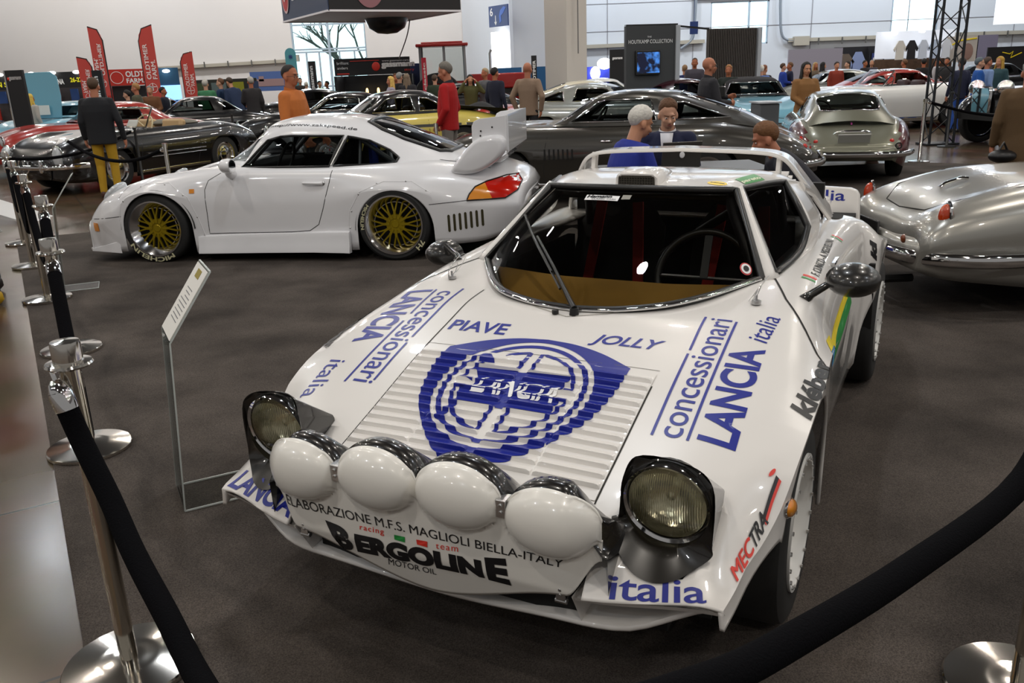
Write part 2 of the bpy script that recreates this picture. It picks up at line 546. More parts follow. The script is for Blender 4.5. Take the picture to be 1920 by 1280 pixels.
def tyre_prof(r, w, rr, face):
    h = w / 2
    return [(rr, -h * .9), (rr + .01, -h), (r - .03, -h * 1.02), (r - .008, -h * .92), (r, -h * .75), (r, h * .75), (r - .008, h * .92), (r - .03, h * 1.02), (rr + .01, h), (rr, h * .9)]
def ring_text(name, txt, mat, par, r, a0, a1, h, y, s):
    """lettering bent round a tyre wall"""
    return decal(name, mat, par, lambda u, v: Vector(((r + h * v) * cos(a0 + (a1 - a0) * u), y, (r + h * v) * sin(a0 + (a1 - a0) * u))), txt=txt, bold=.03, nu=20, smooth=False)

# ================================================================ hall
def floor_mat():
    mt = M('hall_tiles', (.2, .18, .16), .2); nt = mt.node_tree; b = nt.nodes['Principled BSDF']
    tc = nt.nodes.new('ShaderNodeTexCoord'); mp = nt.nodes.new('ShaderNodeMapping'); mp.inputs['Rotation'].default_value = (0, 0, -2.09)
    br = nt.nodes.new('ShaderNodeTexBrick'); br.inputs['Scale'].default_value = 1; br.inputs['Brick Width'].default_value = 1.2; br.inputs['Row Height'].default_value = .8
    br.inputs['Mortar Size'].default_value = .006; br.offset = .0
    br.inputs['Color1'].default_value = (.115, .072, .042, 1); br.inputs['Color2'].default_value = (.135, .098, .068, 1); br.inputs['Mortar'].default_value = (.05, .045, .04, 1)
    nz = nt.nodes.new('ShaderNodeTexNoise'); nz.inputs['Scale'].default_value = 1.3; nz.inputs['Detail'].default_value = 8
    mx = nt.nodes.new('ShaderNodeMixRGB'); mx.blend_type = 'MULTIPLY'; mx.inputs[0].default_value = .6
    rp = nt.nodes.new('ShaderNodeMapRange'); rp.inputs[3].default_value = .08; rp.inputs[4].default_value = .34
    L = nt.links.new
    L(tc.outputs['Object'], mp.inputs[0]); L(mp.outputs[0], br.inputs[0]); L(tc.outputs['Object'], nz.inputs['Vector'])
    L(br.outputs[0], mx.inputs[1]); L(nz.outputs[1], mx.inputs[2]); L(mx.outputs[0], b.inputs['Base Color'])
    L(nz.outputs[0], rp.inputs[0]); L(rp.outputs[0], b.inputs['Roughness'])
    return mt
def carpet_mat():
    mt = M('stand_carpet', (.03, .026, .023), .95, spec=.15); nt = mt.node_tree; b = nt.nodes['Principled BSDF']; L = nt.links.new
    tc = nt.nodes.new('ShaderNodeTexCoord')
    n1 = nt.nodes.new('ShaderNodeTexNoise'); n1.inputs['Scale'].default_value = 260; n1.inputs['Detail'].default_value = 3
    n2 = nt.nodes.new('ShaderNodeTexNoise'); n2.inputs['Scale'].default_value = 1.6; n2.inputs['Detail'].default_value = 4
    ad = nt.nodes.new('ShaderNodeMath'); ad.operation = 'MULTIPLY'
    cr = nt.nodes.new('ShaderNodeValToRGB'); cr.color_ramp.elements[0].color = (.02, .0165, .0145, 1); cr.color_ramp.elements[1].color = (.118, .099, .086, 1)
    cr.color_ramp.elements[0].position = .10; cr.color_ramp.elements[1].position = .45
    bp = nt.nodes.new('ShaderNodeBump'); bp.inputs['Strength'].default_value = .5; bp.inputs['Distance'].default_value = .003
    L(tc.outputs['Object'], n1.inputs['Vector']); L(tc.outputs['Object'], n2.inputs['Vector']); L(n1.outputs[0], ad.inputs[0]); L(n2.outputs[0], ad.inputs[1])
    L(ad.outputs[0], cr.inputs[0]); L(cr.outputs[0], b.inputs['Base Color']); L(n1.outputs[0], bp.inputs['Height']); L(bp.outputs[0], b.inputs['Normal'])
    return mt
b = B(); b.add([(-45, -14, 0), (45, -14, 0), (45, 46, 0), (-45, 46, 0)], [(0, 1, 2, 3)]); struct(b.obj('floor', floor_mat()))
dv = Vector((-.497, .868, 0))
c0 = Vector((-1.235, 2.02, 0)); cA = c0 - dv * 6; cB = c0 + dv * 8.55
b = B(); P = [cA, Vector((12, -4, 0)), Vector((12, 9.5, 0)), Vector((6.3, 13.4, 0)), Vector((-1, 13.2, 0)), Vector((-4.3, 9.95, 0)), cB]
b.prism([(p.x, p.y) for p in P], .006); struct(b.obj('floor_carpet', carpet_mat()))
WALL = M('wall_paint', (.74, .72, .71), .8, noise=.03, nscale=.6); WALLB = M('wall_cool', (.68, .73, .80), .8, noise=.03, nscale=.6)
def wall(name, x0, x1, z0, z1, y, holes=(), mat=WALL, t=.3):
    xs = sorted({x0, x1} | {h[0] for h in holes} | {h[1] for h in holes}); zs = sorted({z0, z1} | {h[2] for h in holes} | {h[3] for h in holes}); b = B()
    for a, c in zip(xs, xs[1:]):
        for d, e in zip(zs, zs[1:]):
            if any(h[0] <= (a + c) / 2 <= h[1] and h[2] <= (d + e) / 2 <= h[3] for h in holes): continue
            b.box(((a + c) / 2, y + t / 2, (d + e) / 2), (c - a, t, e - d))
    return struct(b.obj(name, mat, weld=False))
wall('wall_back', -42, -1.6, 0, 11, 42, [(-9.7, -6.25, .0, 7.0)])
wall('wall_right', 2.6, 42, 0, 11, 42, [(9.8, 12.5, 2.4, 4.3), (18.2, 20.4, 2.6, 6.5)], WALLB)
b = B(); b.bar((-1.6, 42, 5.5), (.55, 38, 5.5), .3, 11); struct(b.obj('wall_jog', WALLB))
wall('wall_centre', .5, 2.8, 0, 11, 38, [], WALLB)
b = B(); b.box((-.02, 38.5, 1.6), (.85, .05, 3.2), Matrix.Rotation(-1.08, 3, 'Z')); 
o = b.obj('doorway_light', M('bright_room', (1, .96, .90), .5, emit=3.0)); struct(o); o.name = 'door_1'
o.location = (-.15, -.35, 0)
b = B(); b.box((2.1, 28.9, 5), (.95, .95, 10), Matrix.Rotation(.75, 3, 'Z')); struct(b.obj('trim_column', M('column_paint', (.62, .58, .53), .8)))
b = B(); b.tube([(2.45, 28.35, 10), (2.45, 28.35, 2.05)], .018, 6); struct(b.obj('trim_cable', M('cable_grey', '6a6866', .6)))
b = B(); b.add([(-42, -12, 10.8), (42, -12, 10.8), (42, 42, 10.8), (-42, 42, 10.8)], [(0, 3, 2, 1)]); struct(b.obj('ceiling', M('ceiling_dark', (.12, .12, .125), .9), fix=False))
# wall joints, cable trays, boxes
JN = M('joint_grey', '9a9ca4', .8); TRAY = M('tray', 'b2ada0', .6)
b = B()
for x in (5, 9, 14.5, 19, 24): b.box((x, 41.99, 5), (.04, .02, 10))
for z in (3.2, 4.4, 5.8): b.box((20, 41.99, z), (36, .02, .03))
struct(b.obj('trim_1', JN))
b = B(); b.bar((-16.6, 41.85, 2.33), (-9.8, 41.85, 2.45), .2, .14); b.box((-9.7, 41.8, 2.55), (.6, .3, .3))
struct(b.obj('trim_2', TRAY))
b = B(); b.bar((3.0, 41.85, 2.55), (9.5, 41.85, 2.6), .2, .16); b.bar((13.4, 41.85, 2.50), (26, 41.85, 2.45), .2, .16); b.box((14, 41.8, 2.45), (.7, .3, .4))
struct(b.obj('trim_3', TRAY))
b = B()
for x in list(np.arange(-16, -10, 1.1)) + list(np.arange(14.8, 26, 1.1)): b.box((x, 41.72, 2.4), (.04, .06, .3))
struct(b.obj('trim_4', M('clip_dark', '5a5a58', .7)))
b = B(); b.tube(catmull([(9.0, 41.8, 10), (9.0, 41.8, 3.2), (8.9, 41.8, 2.7), (8.4, 41.8, 2.3)], 5), .07, 6); b.tube(catmull([(13.0, 41.8, 10), (13.0, 41.8, 3.2), (13.2, 41.8, 2.6), (13.7, 41.8, 2.45)], 5), .06, 6); b.bar((9.2, 41.8, 4.55), (13, 41.8, 4.6), .1)
struct(b.obj('trim_5', M('duct_grey', '8a94a0', .5)))
# tall window with bare trees outside, high window, doorway
SKY = M('daylight_outside', (.72, .93, .98), .5, emit=1.6)
b = B(); b.add([(-20, 47.5, -1), (0, 47.5, -1), (0, 47.5, 9), (-20, 47.5, 9)], [(0, 1, 2, 3)]); b.add([(6, 46, 1), (24, 46, 1), (24, 46, 9), (6, 46, 9)], [(0, 1, 2, 3)])
o = struct(b.obj('exterior_sky', SKY)); o.name = 'background_sky'
BK = M('bark', '5a6a62', .9)
def limb(b, p, d, L, r, n):
    q = p + d * L; b.tube([p, p.lerp(q, .5) + Vector((RND.uniform(-.05, .05), 0, 0)) * L, q], [r, r * .85, r * .7], 6)
    if n:
        for k in range(2 + (n > 1)):
            e = (d + Vector((RND.uniform(-.9, .9), RND.uniform(-.2, .2), RND.uniform(-.3, .5)))).normalized(); limb(b, p.lerp(q, RND.uniform(.6, 1)), e, L * RND.uniform(.6, .8), r * .6, n - 1)
t_ = thing('bare_tree', 'bare tree outside the tall window', 'tree', (-7.6, 44.8, 0))
b = B(); limb(b, Vector((0, 0, -.2)), Vector((.03, 0, 1)), 2.6, .16, 4); b.obj('trunk', BK, t_, smooth=60)
FR = M('window_frame_pale', (.42, .52, .62), .5)
b = B()
for x in (-9.68, -8.0, -6.27): b.box((x, 42.1, 3.5), (.09, .14, 7))
for x in (-9.1, -7.55, -6.85, -8.5): b.box((x, 42.1, 1.4), (.06, .1, 2.8))
for z in (.03, 1.25, 2.80, 2.92, 4.0, 5.6): b.box((-7.97, 42.1, z), (3.45, .12, .07))
struct(b.obj('window_1', FR))
b = B(); b.box((-7.97, 42.12, 3.5), (3.45, .01, 7)); struct(b.obj('window_1_glass', CLEAR))
b = B()
for x in (9.82, 11.6, 12.48): b.box((x, 42.1, 3.35), (.07, .14, 1.9))
for z in (2.42, 4.28): b.box((11.15, 42.1, z), (2.7, .14, .07))
for x in (18.24, 20.36): b.box((x, 42.1, 4.5), (.07, .14, 3.9))
struct(b.obj('window_2', FR))
# ---------------------------------------------------------------- signs, stands and banners
SB = M('sign_blue', '1c3a7a', .5)
sg = thing('hall_sign', 'blue hall sign with number 6 and arrow above the bright doorway', 'sign', (-0.03, 37.60, 3.80)); sg.rotation_euler = (0, 0, -1.0)
b = B(); b.box((0, 0, 0), (1.45, .05, .82)); b.obj('panel', SB, sg)
flat_text('number', '6', WHT, sg, (-.62, -.03, .02), (.22, 0, 0), (0, 0, .32), bold=.02)
b = B(); b.box((-.2, -.03, -.12), (.05, .01, .3)); b.prism([(-.1, 0), (.1, 0), (0, -.14)], .01, Matrix.Translation((-.2, -.025, -.22)) @ Matrix.Rotation(pi / 2, 4, 'X')); b.obj('arrow', WHT, sg)
b = B(); b.prism([(0, -.3), (.12, -.2), (.1, .0), (.3, .1), (.5, .3), (.3, .34), (.05, .2), (-.04, 0)], .01, Matrix.Translation((.12, -.025, 0)) @ Matrix.Rotation(pi / 2, 4, 'X')); b.obj('map_mark', M('map_blue', '3a6ad0', .5), sg)
cs = thing('hanging_sign', 'large hanging canopy sign with a round red shield, over the stands', 'sign', (0, 0, 0))
p0, pL, pR = Vector((-4.47, 24, 3.29)), Vector((-6.6, 27.9, 3.29)), Vector((-1.12, 26, 3.29)); pB = pL + pR - p0; H_ = Vector((0, 0, 1.6))
NAVY = M('sign_navy', '2c3548', .5); DK = M('sign_dark', '1a1718', .5)
for nm, a, c, mt in (('left_panel', p0, pL, M('sign_slate', '3c4a66', .5)), ('front_panel', p0, pR, DK), ('back_panel', pL, pB, DK), ('right_panel', pR, pB, NAVY)):
    b = B(); b.bar((a + c) / 2 - (c - a) / 2 + H_ / 2, c + H_ / 2, .06, 1.6); b.obj(nm, mt, cs)
b = B()
for a, c in ((p0, pL), (p0, pR), (pL, pB), (pR, pB)): b.bar(a, c, .10, .05)
b.add([p0 + (pB - p0) * .0, pR, pB, pL], [(0, 1, 2, 3)]); b.obj('soffit', M('soffit_pale', (.9, .88, .92), .8), cs)
def on_panel(a, c, u, w, dz, out=.05):
    d = (c - a).normalized(); n = Vector((d.y, -d.x, 0)); n = n if n.y < 0 else -n; return a + d * u + H_ * 0 + Vector((0, 0, dz)) + n * out, d
o_, d_ = on_panel(pL, p0, .12, 1, .25)
me = [[(.42 + .36 * cos(t), .6 + .6 * sin(t) * (1.1 if sin(t) < 0 else 1)) for t in np.linspace(0, 2 * pi, 40)[:-1]]]
for k, mt in ((1, M('shield_pale', 'e0c0c0', .5)), (.86, M('shield_red', 'c83a40', .5)), (.35, M('shield_pale'))):
    decal('shield', mt, cs, lambda u, v, k=k: o_ + d_ * (.42 + (u - .5) * .74 * k) + Vector((0, 0, .45 + (v - .5) * 1.0 * k)) + Vector((-.03 * (1.2 - k), -.03 * (1.2 - k), 0)), splines=me)
decal('lettering', WHT, cs, lambda u, v: o_ + d_ * (1.0 + 3.0 * u) + Vector((0, 0, .25 + .75 * v)), txt='gassmann', bold=.06)
o2, d2 = on_panel(p0, pR, 1.15, 1, .05)
decal('shield', M('shield_rose', '9a6a70', .5), cs, lambda u, v: o2 + d2 * ((u - .5) * .9) + Vector((0, 0, .02 + v * 1.2)), splines=me)
b = B(); b.lathe([(.001, 0), (.3, .03), (.55, .18), (.66, .42), (.6, .75)], 28, 'z'); tag(b.obj('hanging_dome', M('dome_black', '16161a', .3), loc=(-3.48, 28.00, 2.83)), 'black hanging dome speaker below the canopy sign', 'speaker')
b = B(); b.tube(catmull([(-2.81, 29.00, 3.55), (-2.95, 29.00, 2.92), (-3.41, 30.00, 2.14)], 6), .02, 5); tag(b.obj('hanging_cable', M('cable_grey')), 'thin cable hanging from the canopy sign to the black booth', 'cable')
FLAG = M('flag_red', 'c4453c', .7); FW_ = M('flag_white', 'f0dcd8', .7)
def feather(px, base, h, w, mirror, label):
    f = thing('feather_flag', label, 'flag', (base[0], base[1], 0), 0, 'red feather flags'); s = -1 if mirror else 1; zt = base[2]
    z0 = zt - h
    pts = [(-w / 2, 0), (-w / 2, h * .8), (-w * .42, h * .88), (-w * .2, h * .95), (w * .15, h * .985), (w / 2, h), (w / 2, 0)]
    b = B(); b.prism([(x * s, z) for x, z in pts], .012, Matrix.Translation((0, 0, z0)) @ Matrix.Rotation(pi / 2, 4, 'X')); b.obj('cloth', FLAG, f)
    b = B(); b.tube([(-w / 2 * s, 0, 0), (-w / 2 * s, 0, z0 + h * .8), (-w * .2 * s, 0, z0 + h * .955), (w / 2 * s, 0, z0 + h)], .018, 6); b.obj('pole', BLACK, f)
    b = B(); b.box((-w / 2 * s, 0, .02), (.5, .5, .04)); b.obj('base', BLACK, f)
    for t, o1, l in (('OLDTIMER', -.30 * w, .46), ('FARM.', .10 * w, .25)):
        decal('lettering', FW_, f, lambda u, v, o1=o1, l=l: Vector(((o1 + w * .30 * (1 - v)) * s, -.02, z0 + h * (.30 + l * u))), txt=t, bold=.02)
    decal('emblem', FW_, f, lambda u, v: Vector(((u - .5) * w * .62 * s, -.02, z0 + h * .12 + v * w * .62)), splines=[[(cos(t), sin(t)) for t in np.linspace(0, 2 * pi, 33)[:-1]], [(.9 * cos(t), .9 * sin(t)) for t in np.linspace(0, 2 * pi, 33)[:-1]]])
    b = B(); b.box((0, -.02, z0 + h * .2), (w * .5, .004, .02)); b.box((0, -.02, z0 + h * .2), (.02, .004, w * .5)); b.obj('emblem', FW_, f)
feather(0, (-10.71, 24.00, 3.12), 1.75, .34, True, 'tall red feather flag with reversed lettering, left of the pair of tall flags')
feather(0, (-9.39, 24.00, 3.11), 1.95, .40, False, 'tall red feather flag with readable lettering in front of the red booth wall')
feather(0, (-11.59, 25.00, 2.41), 1.35, .38, True, 'short red feather flag with reversed lettering behind the man in mustard trousers')
feather(0, (-9.79, 28.00, 2.55), 1.45, .40, False, 'short red feather flag beside the blue-lit booth')
def totem(px, label, w, mat, txt, tm, top):
    t = thing('banner_totem', label, 'banner', (top[0], top[1], 0)); b = B(); b.box((0, 0, top[2] / 2), (w, .08, top[2])); b.obj('panel', mat, t)
    if txt: decal('lettering', tm, t, lambda u, v: Vector((w * .3 * (1 - 2 * v) * .9, -.05, top[2] * (.55 + .38 * u))) if True else None, txt=txt, bold=.03)
    return t
totem(0, 'narrow black banner totem in front of the tall window', .24, INK, 'gassmann', WHT, (-6.55, 31.00, 2.18))
totem(0, 'narrow black banner totem behind the man in mustard trousers', .24, INK, 'gassmann', WHT, (-9.93, 22.00, 1.99))
totem(0, 'narrow red banner totem right of the black booth', .14, M('totem_red', 'd02840', .6), 'classic', FW_, (-2.33, 27.00, 2.08))
totem(0, 'narrow black banner totem beside the bald man in beige', .16, INK, 'OLDTIMER', WHT, (0.99, 27.00, 2.02))
t = thing('banner_flag', 'rounded pale blue banner in front of the tall window', 'flag', (*(-7.72, 33.00, 2.71)[:2], 0)); zt_ = (-7.72, 33.00, 2.71)[2]
b = B(); b.prism([(-.2, .1), (-.2, zt_ - .25)] + [(-.2 * cos(a), zt_ - .2 + .2 * sin(a)) for a in np.linspace(.2, pi - .2, 9)] + [(.2, zt_ - .25), (.2, .1)], .02, Matrix.Rotation(pi / 2, 4, 'X')); b.obj('cloth', M('banner_teal', '5aa8b4', .6), t)
decal('emblem', SB, t, lambda u, v: Vector(((u - .5) * .22, -.03, zt_ - .42 + .22 * v)), splines=[[((.4 if k % 2 else 1) * cos(k * pi / 8), (.4 if k % 2 else 1) * sin(k * pi / 8)) for k in range(16)]])
# black exhibitor booths, far left
BK1 = M('booth_black', '131316', .6); YT = M('booth_yellow', 'd8d020', .5, emit=.35)
SP = M('spot_face', (1, 1, .95), .4, emit=6)
def booth(name, label, p, q, zt, zb, mat, cat='booth'):
    """fascia between two top corners, back wall below"""
    t = thing(name, label, cat, (0, 0, 0)); p, q = Vector(p), Vector(q); d = (q - p); d.z = 0; n = Vector((d.y, -d.x, 0)).normalized(); n = n if n.y < 0 else -n
    b = B(); b.bar((p.x, p.y, zt - (zt - zb) / 2), (q.x, q.y, zt - (zt - zb) / 2), .12, zt - zb); b.obj('fascia', mat, t)
    return t, p, q, d.normalized(), n
def face_text(t, p, d, n, u0, L, z0, h, txt, mt, **k): return decal('lettering', mt, t, lambda u, v: Vector((p.x, p.y, 0)) + d * (u0 + L * u) + n * .075 + Vector((0, 0, z0 + h * v)), txt=txt, **k)
t, p, q, d, n = booth('exhibition_booth', 'black exhibition booth with yellow and white lettering at the far left', (-16.05, 27.00, 2.13), (-11.89, 27.50, 2.16), 2.08, 1.62, BK1)
face_text(t, p, d, n, .62, .62, 1.70, .15, 'AN SIE', YT, bold=.03)
face_text(t, p, d, n, 1.92, .20, 1.72, .15, 'IN', YT, bold=.03); face_text(t, p, d, n, 2.1, .62, 1.72, .16, 'BOLOGNA', WHT, bold=.05)
face_text(t, p, d, n, 2.9, .72, 1.77, .14, '26-27-28-29', YT, bold=.03)
for u in (.95, 1.85, 2.45, 3.15, 3.9):
    b = B(); b.ell(Vector((p.x, p.y, 2.06)) + d * u + n * .16, (.11, .07, .05)); b.obj('spot', SP, t)
b = B(); b.bar((p.x, p.y + 1.2, .8), (q.x, q.y + 1.2, .8), .1, 1.7); b.obj('back_wall', M('booth_grey', '4a4648', .7), t)
cols = ['b83028', '3a5a9a', 'c8b8a0', '2a2a30', '8a5a4a', 'd8d4cc', '40506a', '70303a']
for k in range(16):
    u = .2 + .27 * k; z = .9 + .5 * (k % 2)
    b = B(); b.box(Vector((p.x, p.y, z)) + d * u + n * -.9, (.24, .05, .36)); tag(b.obj('poster', M('poster_' + cols[k % 8], cols[k % 8], .6)), 'small picture board hung in the black booth at the far left', 'poster', 'picture boards in the far left booth')
t = thing('display_board', 'tall black display board with small red and white lettering, far left', 'board', (*(-10.31, 19.00, 1.26)[:2], 0))
b = B(); b.box((0, 0, 1.0), (.36, .08, 2.0), None); b.obj('panel', BK1, t); b = B(); b.box((-.2, 0, 1.0), (.03, .1, 2.0)); b.obj('edge', STEEL, t)
flat_text('lettering', 'gassmann', M('text_grey', 'b0b0b0', .6), t, (-.12, -.05, 1.78), (.26, 0, 0), (0, 0, .09), bold=.03)
b = B(); b.ell((-.135, -.05, 1.83), (.025, .01, .03)); b.obj('red_dot', REDV, t)
RB = M('booth_red', 'c02a1c', .6)
t, p, q, d, n = booth('red_booth', 'red booth wall lettered OLDTIMER FARM. between the flags', (-11.94, 27.00, 2.09), (-11.03, 27.60, 2.06), 2.09, 1.62, RB)
face_text(t, p, d, n, .55, .95, 1.86, .17, 'OLDTIMER', WHT, bold=.03); face_text(t, p, d, n, .55, .52, 1.68, .14, 'FARM.', WHT, bold=.03)
decal('emblem', FW_, t, lambda u, v: Vector((p.x, p.y, 0)) + d * (.1 + .38 * u) + n * .08 + Vector((0, 0, 1.67 + .36 * v)), splines=[[(cos(t_), sin(t_)) for t_ in np.linspace(0, 2 * pi, 33)[:-1]], [(.9 * cos(t_), .9 * sin(t_)) for t_ in np.linspace(0, 2 * pi, 33)[:-1]]])
b = B(); b.bar((p.x, p.y + .3, .8), (q.x, q.y + .3, .8), .1, 1.6); b.obj('back_wall', BK1, t)
b = B(); b.box(Vector((p.x, p.y, .85)) + d * .03, (.12, .14, 1.7)); b.obj('post', RB, t)
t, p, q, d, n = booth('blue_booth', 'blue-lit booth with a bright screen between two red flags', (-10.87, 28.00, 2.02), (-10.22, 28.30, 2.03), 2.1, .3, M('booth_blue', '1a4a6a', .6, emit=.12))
b = B(); b.bar(Vector((p.x, p.y, 1.35)) + d * .12 + n * .08, Vector((p.x, p.y, 1.35)) + d * .72 + n * .08, .02, .45); b.obj('screen', M('screen_blue', (.25, .5, 1), .3, emit=1.6), t)
b = B(); b.ell(Vector((p.x, p.y, 2.0)) + d * .35 + n * .2, (.12, .08, .05)); b.obj('spot', SP, t)
t, p, q, d, n = booth('dark_booth', 'long dark booth with green and yellow pictures behind the man in the green sweater', (-11.86, 34.00, 1.87), (-9.45, 34.40, 1.88), 1.72, .2, M('booth_olive', '22241f', .7))
for u, w, mt in ((.1, .35, '3a4a2a'), (.75, .55, '5a6a6a'), (1.45, .5, '8a8a18'), (2.1, .4, '2a3a5a')):
    b = B(); b.bar(Vector((p.x, p.y, 1.35)) + d * u + n * .08, Vector((p.x, p.y, 1.35)) + d * (u + w) + n * .08, .03, .5); b.obj('picture', M('poster_' + mt, mt, .6), t)
t = thing('landscape_banner', 'wide blue town view banner behind the man in the orange shirt', 'banner', (-9.39, 36.00, 1.58)); b = B(); b.box((0, 0, 0), (1.5, .05, .75)); b.box((-.7, 0, -.8), (.05, .05, 1.5)); b.box((.7, 0, -.8), (.05, .05, 1.5)); b.obj('panel', M('banner_blue', '5a78b8', .6), t); b = B(); b.box((.05, -.03, -.05), (1.1, .02, .28)); b.box((-.3, -.03, .1), (.2, .02, .2)); b.obj('town_view', M('town', 'b09090', .7), t)
# black dealer booth
t, p, q, d, n = booth('dealer_booth', 'black dealer booth with red disc and white lettering beside the tall window', (-5.78, 31.00, 2.18), (-3.18, 31.20, 2.18), 2.22, 1.66, INK)
face_text(t, p, d, n, 1.62, 1.15, 1.84, .20, 'gassmann', WHT, bold=.06); face_text(t, p, d, n, 1.65, 1.05, 2.06, .08, 'www.gassmann-cars.de', WHT, bold=.01); face_text(t, p, d, n, .1, .4, 2.03, .09, 'brilliant', WHT); face_text(t, p, d, n, .1, .36, 1.87, .09, 'anders', WHT); face_text(t, p, d, n, 2.4, .35, 1.73, .09, 'story', REDV, bold=.02)
b = B(); c_ = Vector((p.x, p.y, 1.93)) + d * 1.43 + n * .08; b.ell(c_, (.14, .02, .15)); b.obj('red_disc', REDV, t); b = B(); b.bar(Vector((p.x, p.y, 2.13)) + d * .55 + n * .08, Vector((p.x, p.y, 2.13)) + d * 1.55 + n * .08, .01, .02); b.bar(Vector((p.x, p.y, 1.72)) + d * .08 + n * .08, Vector((p.x, p.y, 1.72)) + d * .5 + n * .08, .01, .04); b.obj('red_line', REDV, t)
b = B(); b.bar((p.x, p.y + 1.5, .8), (q.x, q.y + 1.5, .8), .1, 1.7); b.bar((p.x, p.y, .8), (p.x, p.y + 1.5, .8), .1, 1.7); b.bar((q.x, q.y, .8), (q.x, q.y + 1.5, .8), .1, 1.7); b.obj('booth_walls', INK, t)
for u in (.95, 1.35, 2.2): b = B(); b.ell(Vector((p.x, p.y + .7, 1.1)) + d * u, (.05, .05, .12)); b.obj('lamp', M('lamp_warm', (1, .62, .2), .4, emit=4), t)
b = B(); b.box((-3.10, 32.00, 1.24), (.5, .1, 1.5)); tag(b.obj('stand_screen', M('panel_navy', '24305a', .6)), 'dark blue stand panel right of the black dealer booth', 'panel')
for i, (x0, x1) in enumerate(((-.05, .95), (1.0, 2.0))):
    b = B(); b.box(((x0 + x1) / 2, 33.2, .85), (x1 - x0, .08, 1.75)); tag(b.obj('blue_wall_board', M('board_blue', '1f5f94', .6), loc=(-.2, 0, 0)), ('blue partition board behind the tractor bonnet', 'blue partition board beside the white column')[i], 'board')
# grey stand walls with a screen
GRY = M('stand_grey', '3c3e40', .7); PALE = M('stand_edge', 'aeb2b8', .6)
t = thing('stand_wall', 'dark grey stand wall with collection lettering and a wall screen', 'wall panel', (2.78, 20.0, 0), .255)
b = B(); b.box((.59, 0, 1.22), (1.19, .12, 2.44)); b.obj('panel', GRY, t); b = B(); b.box((1.235, .1, 1.22), (.10, .4, 2.44)); b.obj('end_post', PALE, t); b = B(); b.box((.59, -.063, .96), (1.19, .004, .012)); b.obj('panel_joint', PALE, t)
b = B(); b.box((.62, 0, 2.46), (1.25, .1, .03)); b.obj('top_rail', BLACK, t)
flat_text('lettering', 'HOUTKAMP COLLECTION', WHT, t, (.05, -.065, 2.07), (1.06, 0, 0), (0, 0, .08)); flat_text('lettering', 'THE', WHT, t, (.5, -.065, 2.19), (.1, 0, 0), (0, 0, .035))
b = B(); b.box((.50, -.10, 1.66), (.60, .07, .52)); tv = b.obj('screen', BLACK, t, bevel=.01)
SCR = M('screen_picture', (.03, .09, .32), .3, emit=1); nt = SCR.node_tree; n1 = nt.nodes.new('ShaderNodeTexNoise'); n1.inputs['Scale'].default_value = 5; cr = nt.nodes.new('ShaderNodeValToRGB'); tcx = nt.nodes.new('ShaderNodeTexCoord')
cr.color_ramp.elements[0].color = (.004, .006, .02, 1); cr.color_ramp.elements[1].color = (.08, .3, .9, 1); cr.color_ramp.elements[0].position = .42; cr.color_ramp.elements[1].position = .65
nt.links.new(tcx.outputs['Object'], n1.inputs['Vector']); nt.links.new(n1.outputs[0], cr.inputs[0]); nt.links.new(cr.outputs[0], nt.nodes['Principled BSDF'].inputs['Emission Color']); nt.links.new(cr.outputs[0], nt.nodes['Principled BSDF'].inputs['Base Color'])
b = B(); b.box((.50, -.138, 1.66), (.54, .004, .44)); b.obj('picture', SCR, tv)
t = thing('slatted_wall', 'dark slatted stand wall behind the bald man with glasses', 'wall panel', (4.84, 21.0, 0), .22)
b = B(); b.box((.62, .03, 1.18), (1.24, .06, 2.36))
for k in range(28): b.box((.02 + 1.2 * k / 27, -.02, 1.18), (.022, .05, 2.34))
b.obj('slats', M('slat_brown', '4e4844', .7), t); b = B(); b.box((1.30, .1, 1.18), (.09, .4, 2.36)); b.obj('end_post', PALE, t)
b = B(); b.bar((4.02, 20.35, 2.42), (4.86, 21.0, 2.36), .04); tag(b.obj('cross_rail', BLACK), 'thin dark rail joining the two grey stand walls', 'rail')
b = B(); q0 = Vector((7.31, 34.00, 2.90)); b.box(q0, (.30, .04, .45)); b.tube([q0, q0 + Vector((0, 0, 7.5))], .01, 5); t = tag(b.obj('small_sign', SB), 'small blue hanging sign between the two stand walls', 'sign')
# clothes stall and pictures at the right
b = B(); b.box((11.61, 33.00, 0.87), (2.0, .08, 2.2)); tag(b.obj('pale_partition', M('partition_mauve', 'a8a4b4', .8)), 'pale mauve partition behind the woman with long dark hair', 'partition')
t = thing('clothes_stall', 'dark stall wall hung with clothes at the right', 'stall', (*(13.60, 34.00, 0.79)[:2], 0)); b = B(); b.box((0, .1, 1.0), (1.7, .08, 2.0)); b.box((-.85, 0, 1.0), (.06, .3, 2.0)); b.box((.40, 0, 1.0), (.05, .3, 2.0)); b.box((.86, 0, 1.0), (.05, .3, 2.0)); b.obj('back_wall', M('stall_dark', '26262c', .8), t)
def garment(p, col, w, h, label, g=None):
    o = tag(B().prism([(-w * .25, h), (w * .25, h), (w * .8, h * .55), (w * .62, h * .42), (w * .45, h * .7), (w * .5, 0), (-w * .5, 0), (-w * .45, h * .7), (-w * .62, h * .42), (-w * .8, h * .55)], .06, Matrix.Translation(p) @ Matrix.Rotation(pi / 2, 4, 'X')).obj('hanging_coat', M('cloth_' + col, col, .85)), label, 'coat', g)
garment((12.93, 33.50, 1.10), '7a6e64', .42, .65, 'brown jacket hung on the dark clothes stall'); garment((13.41, 33.50, 0.76), '9aaee0', .42, 1.05, 'long pale blue coat hung on the dark clothes stall')
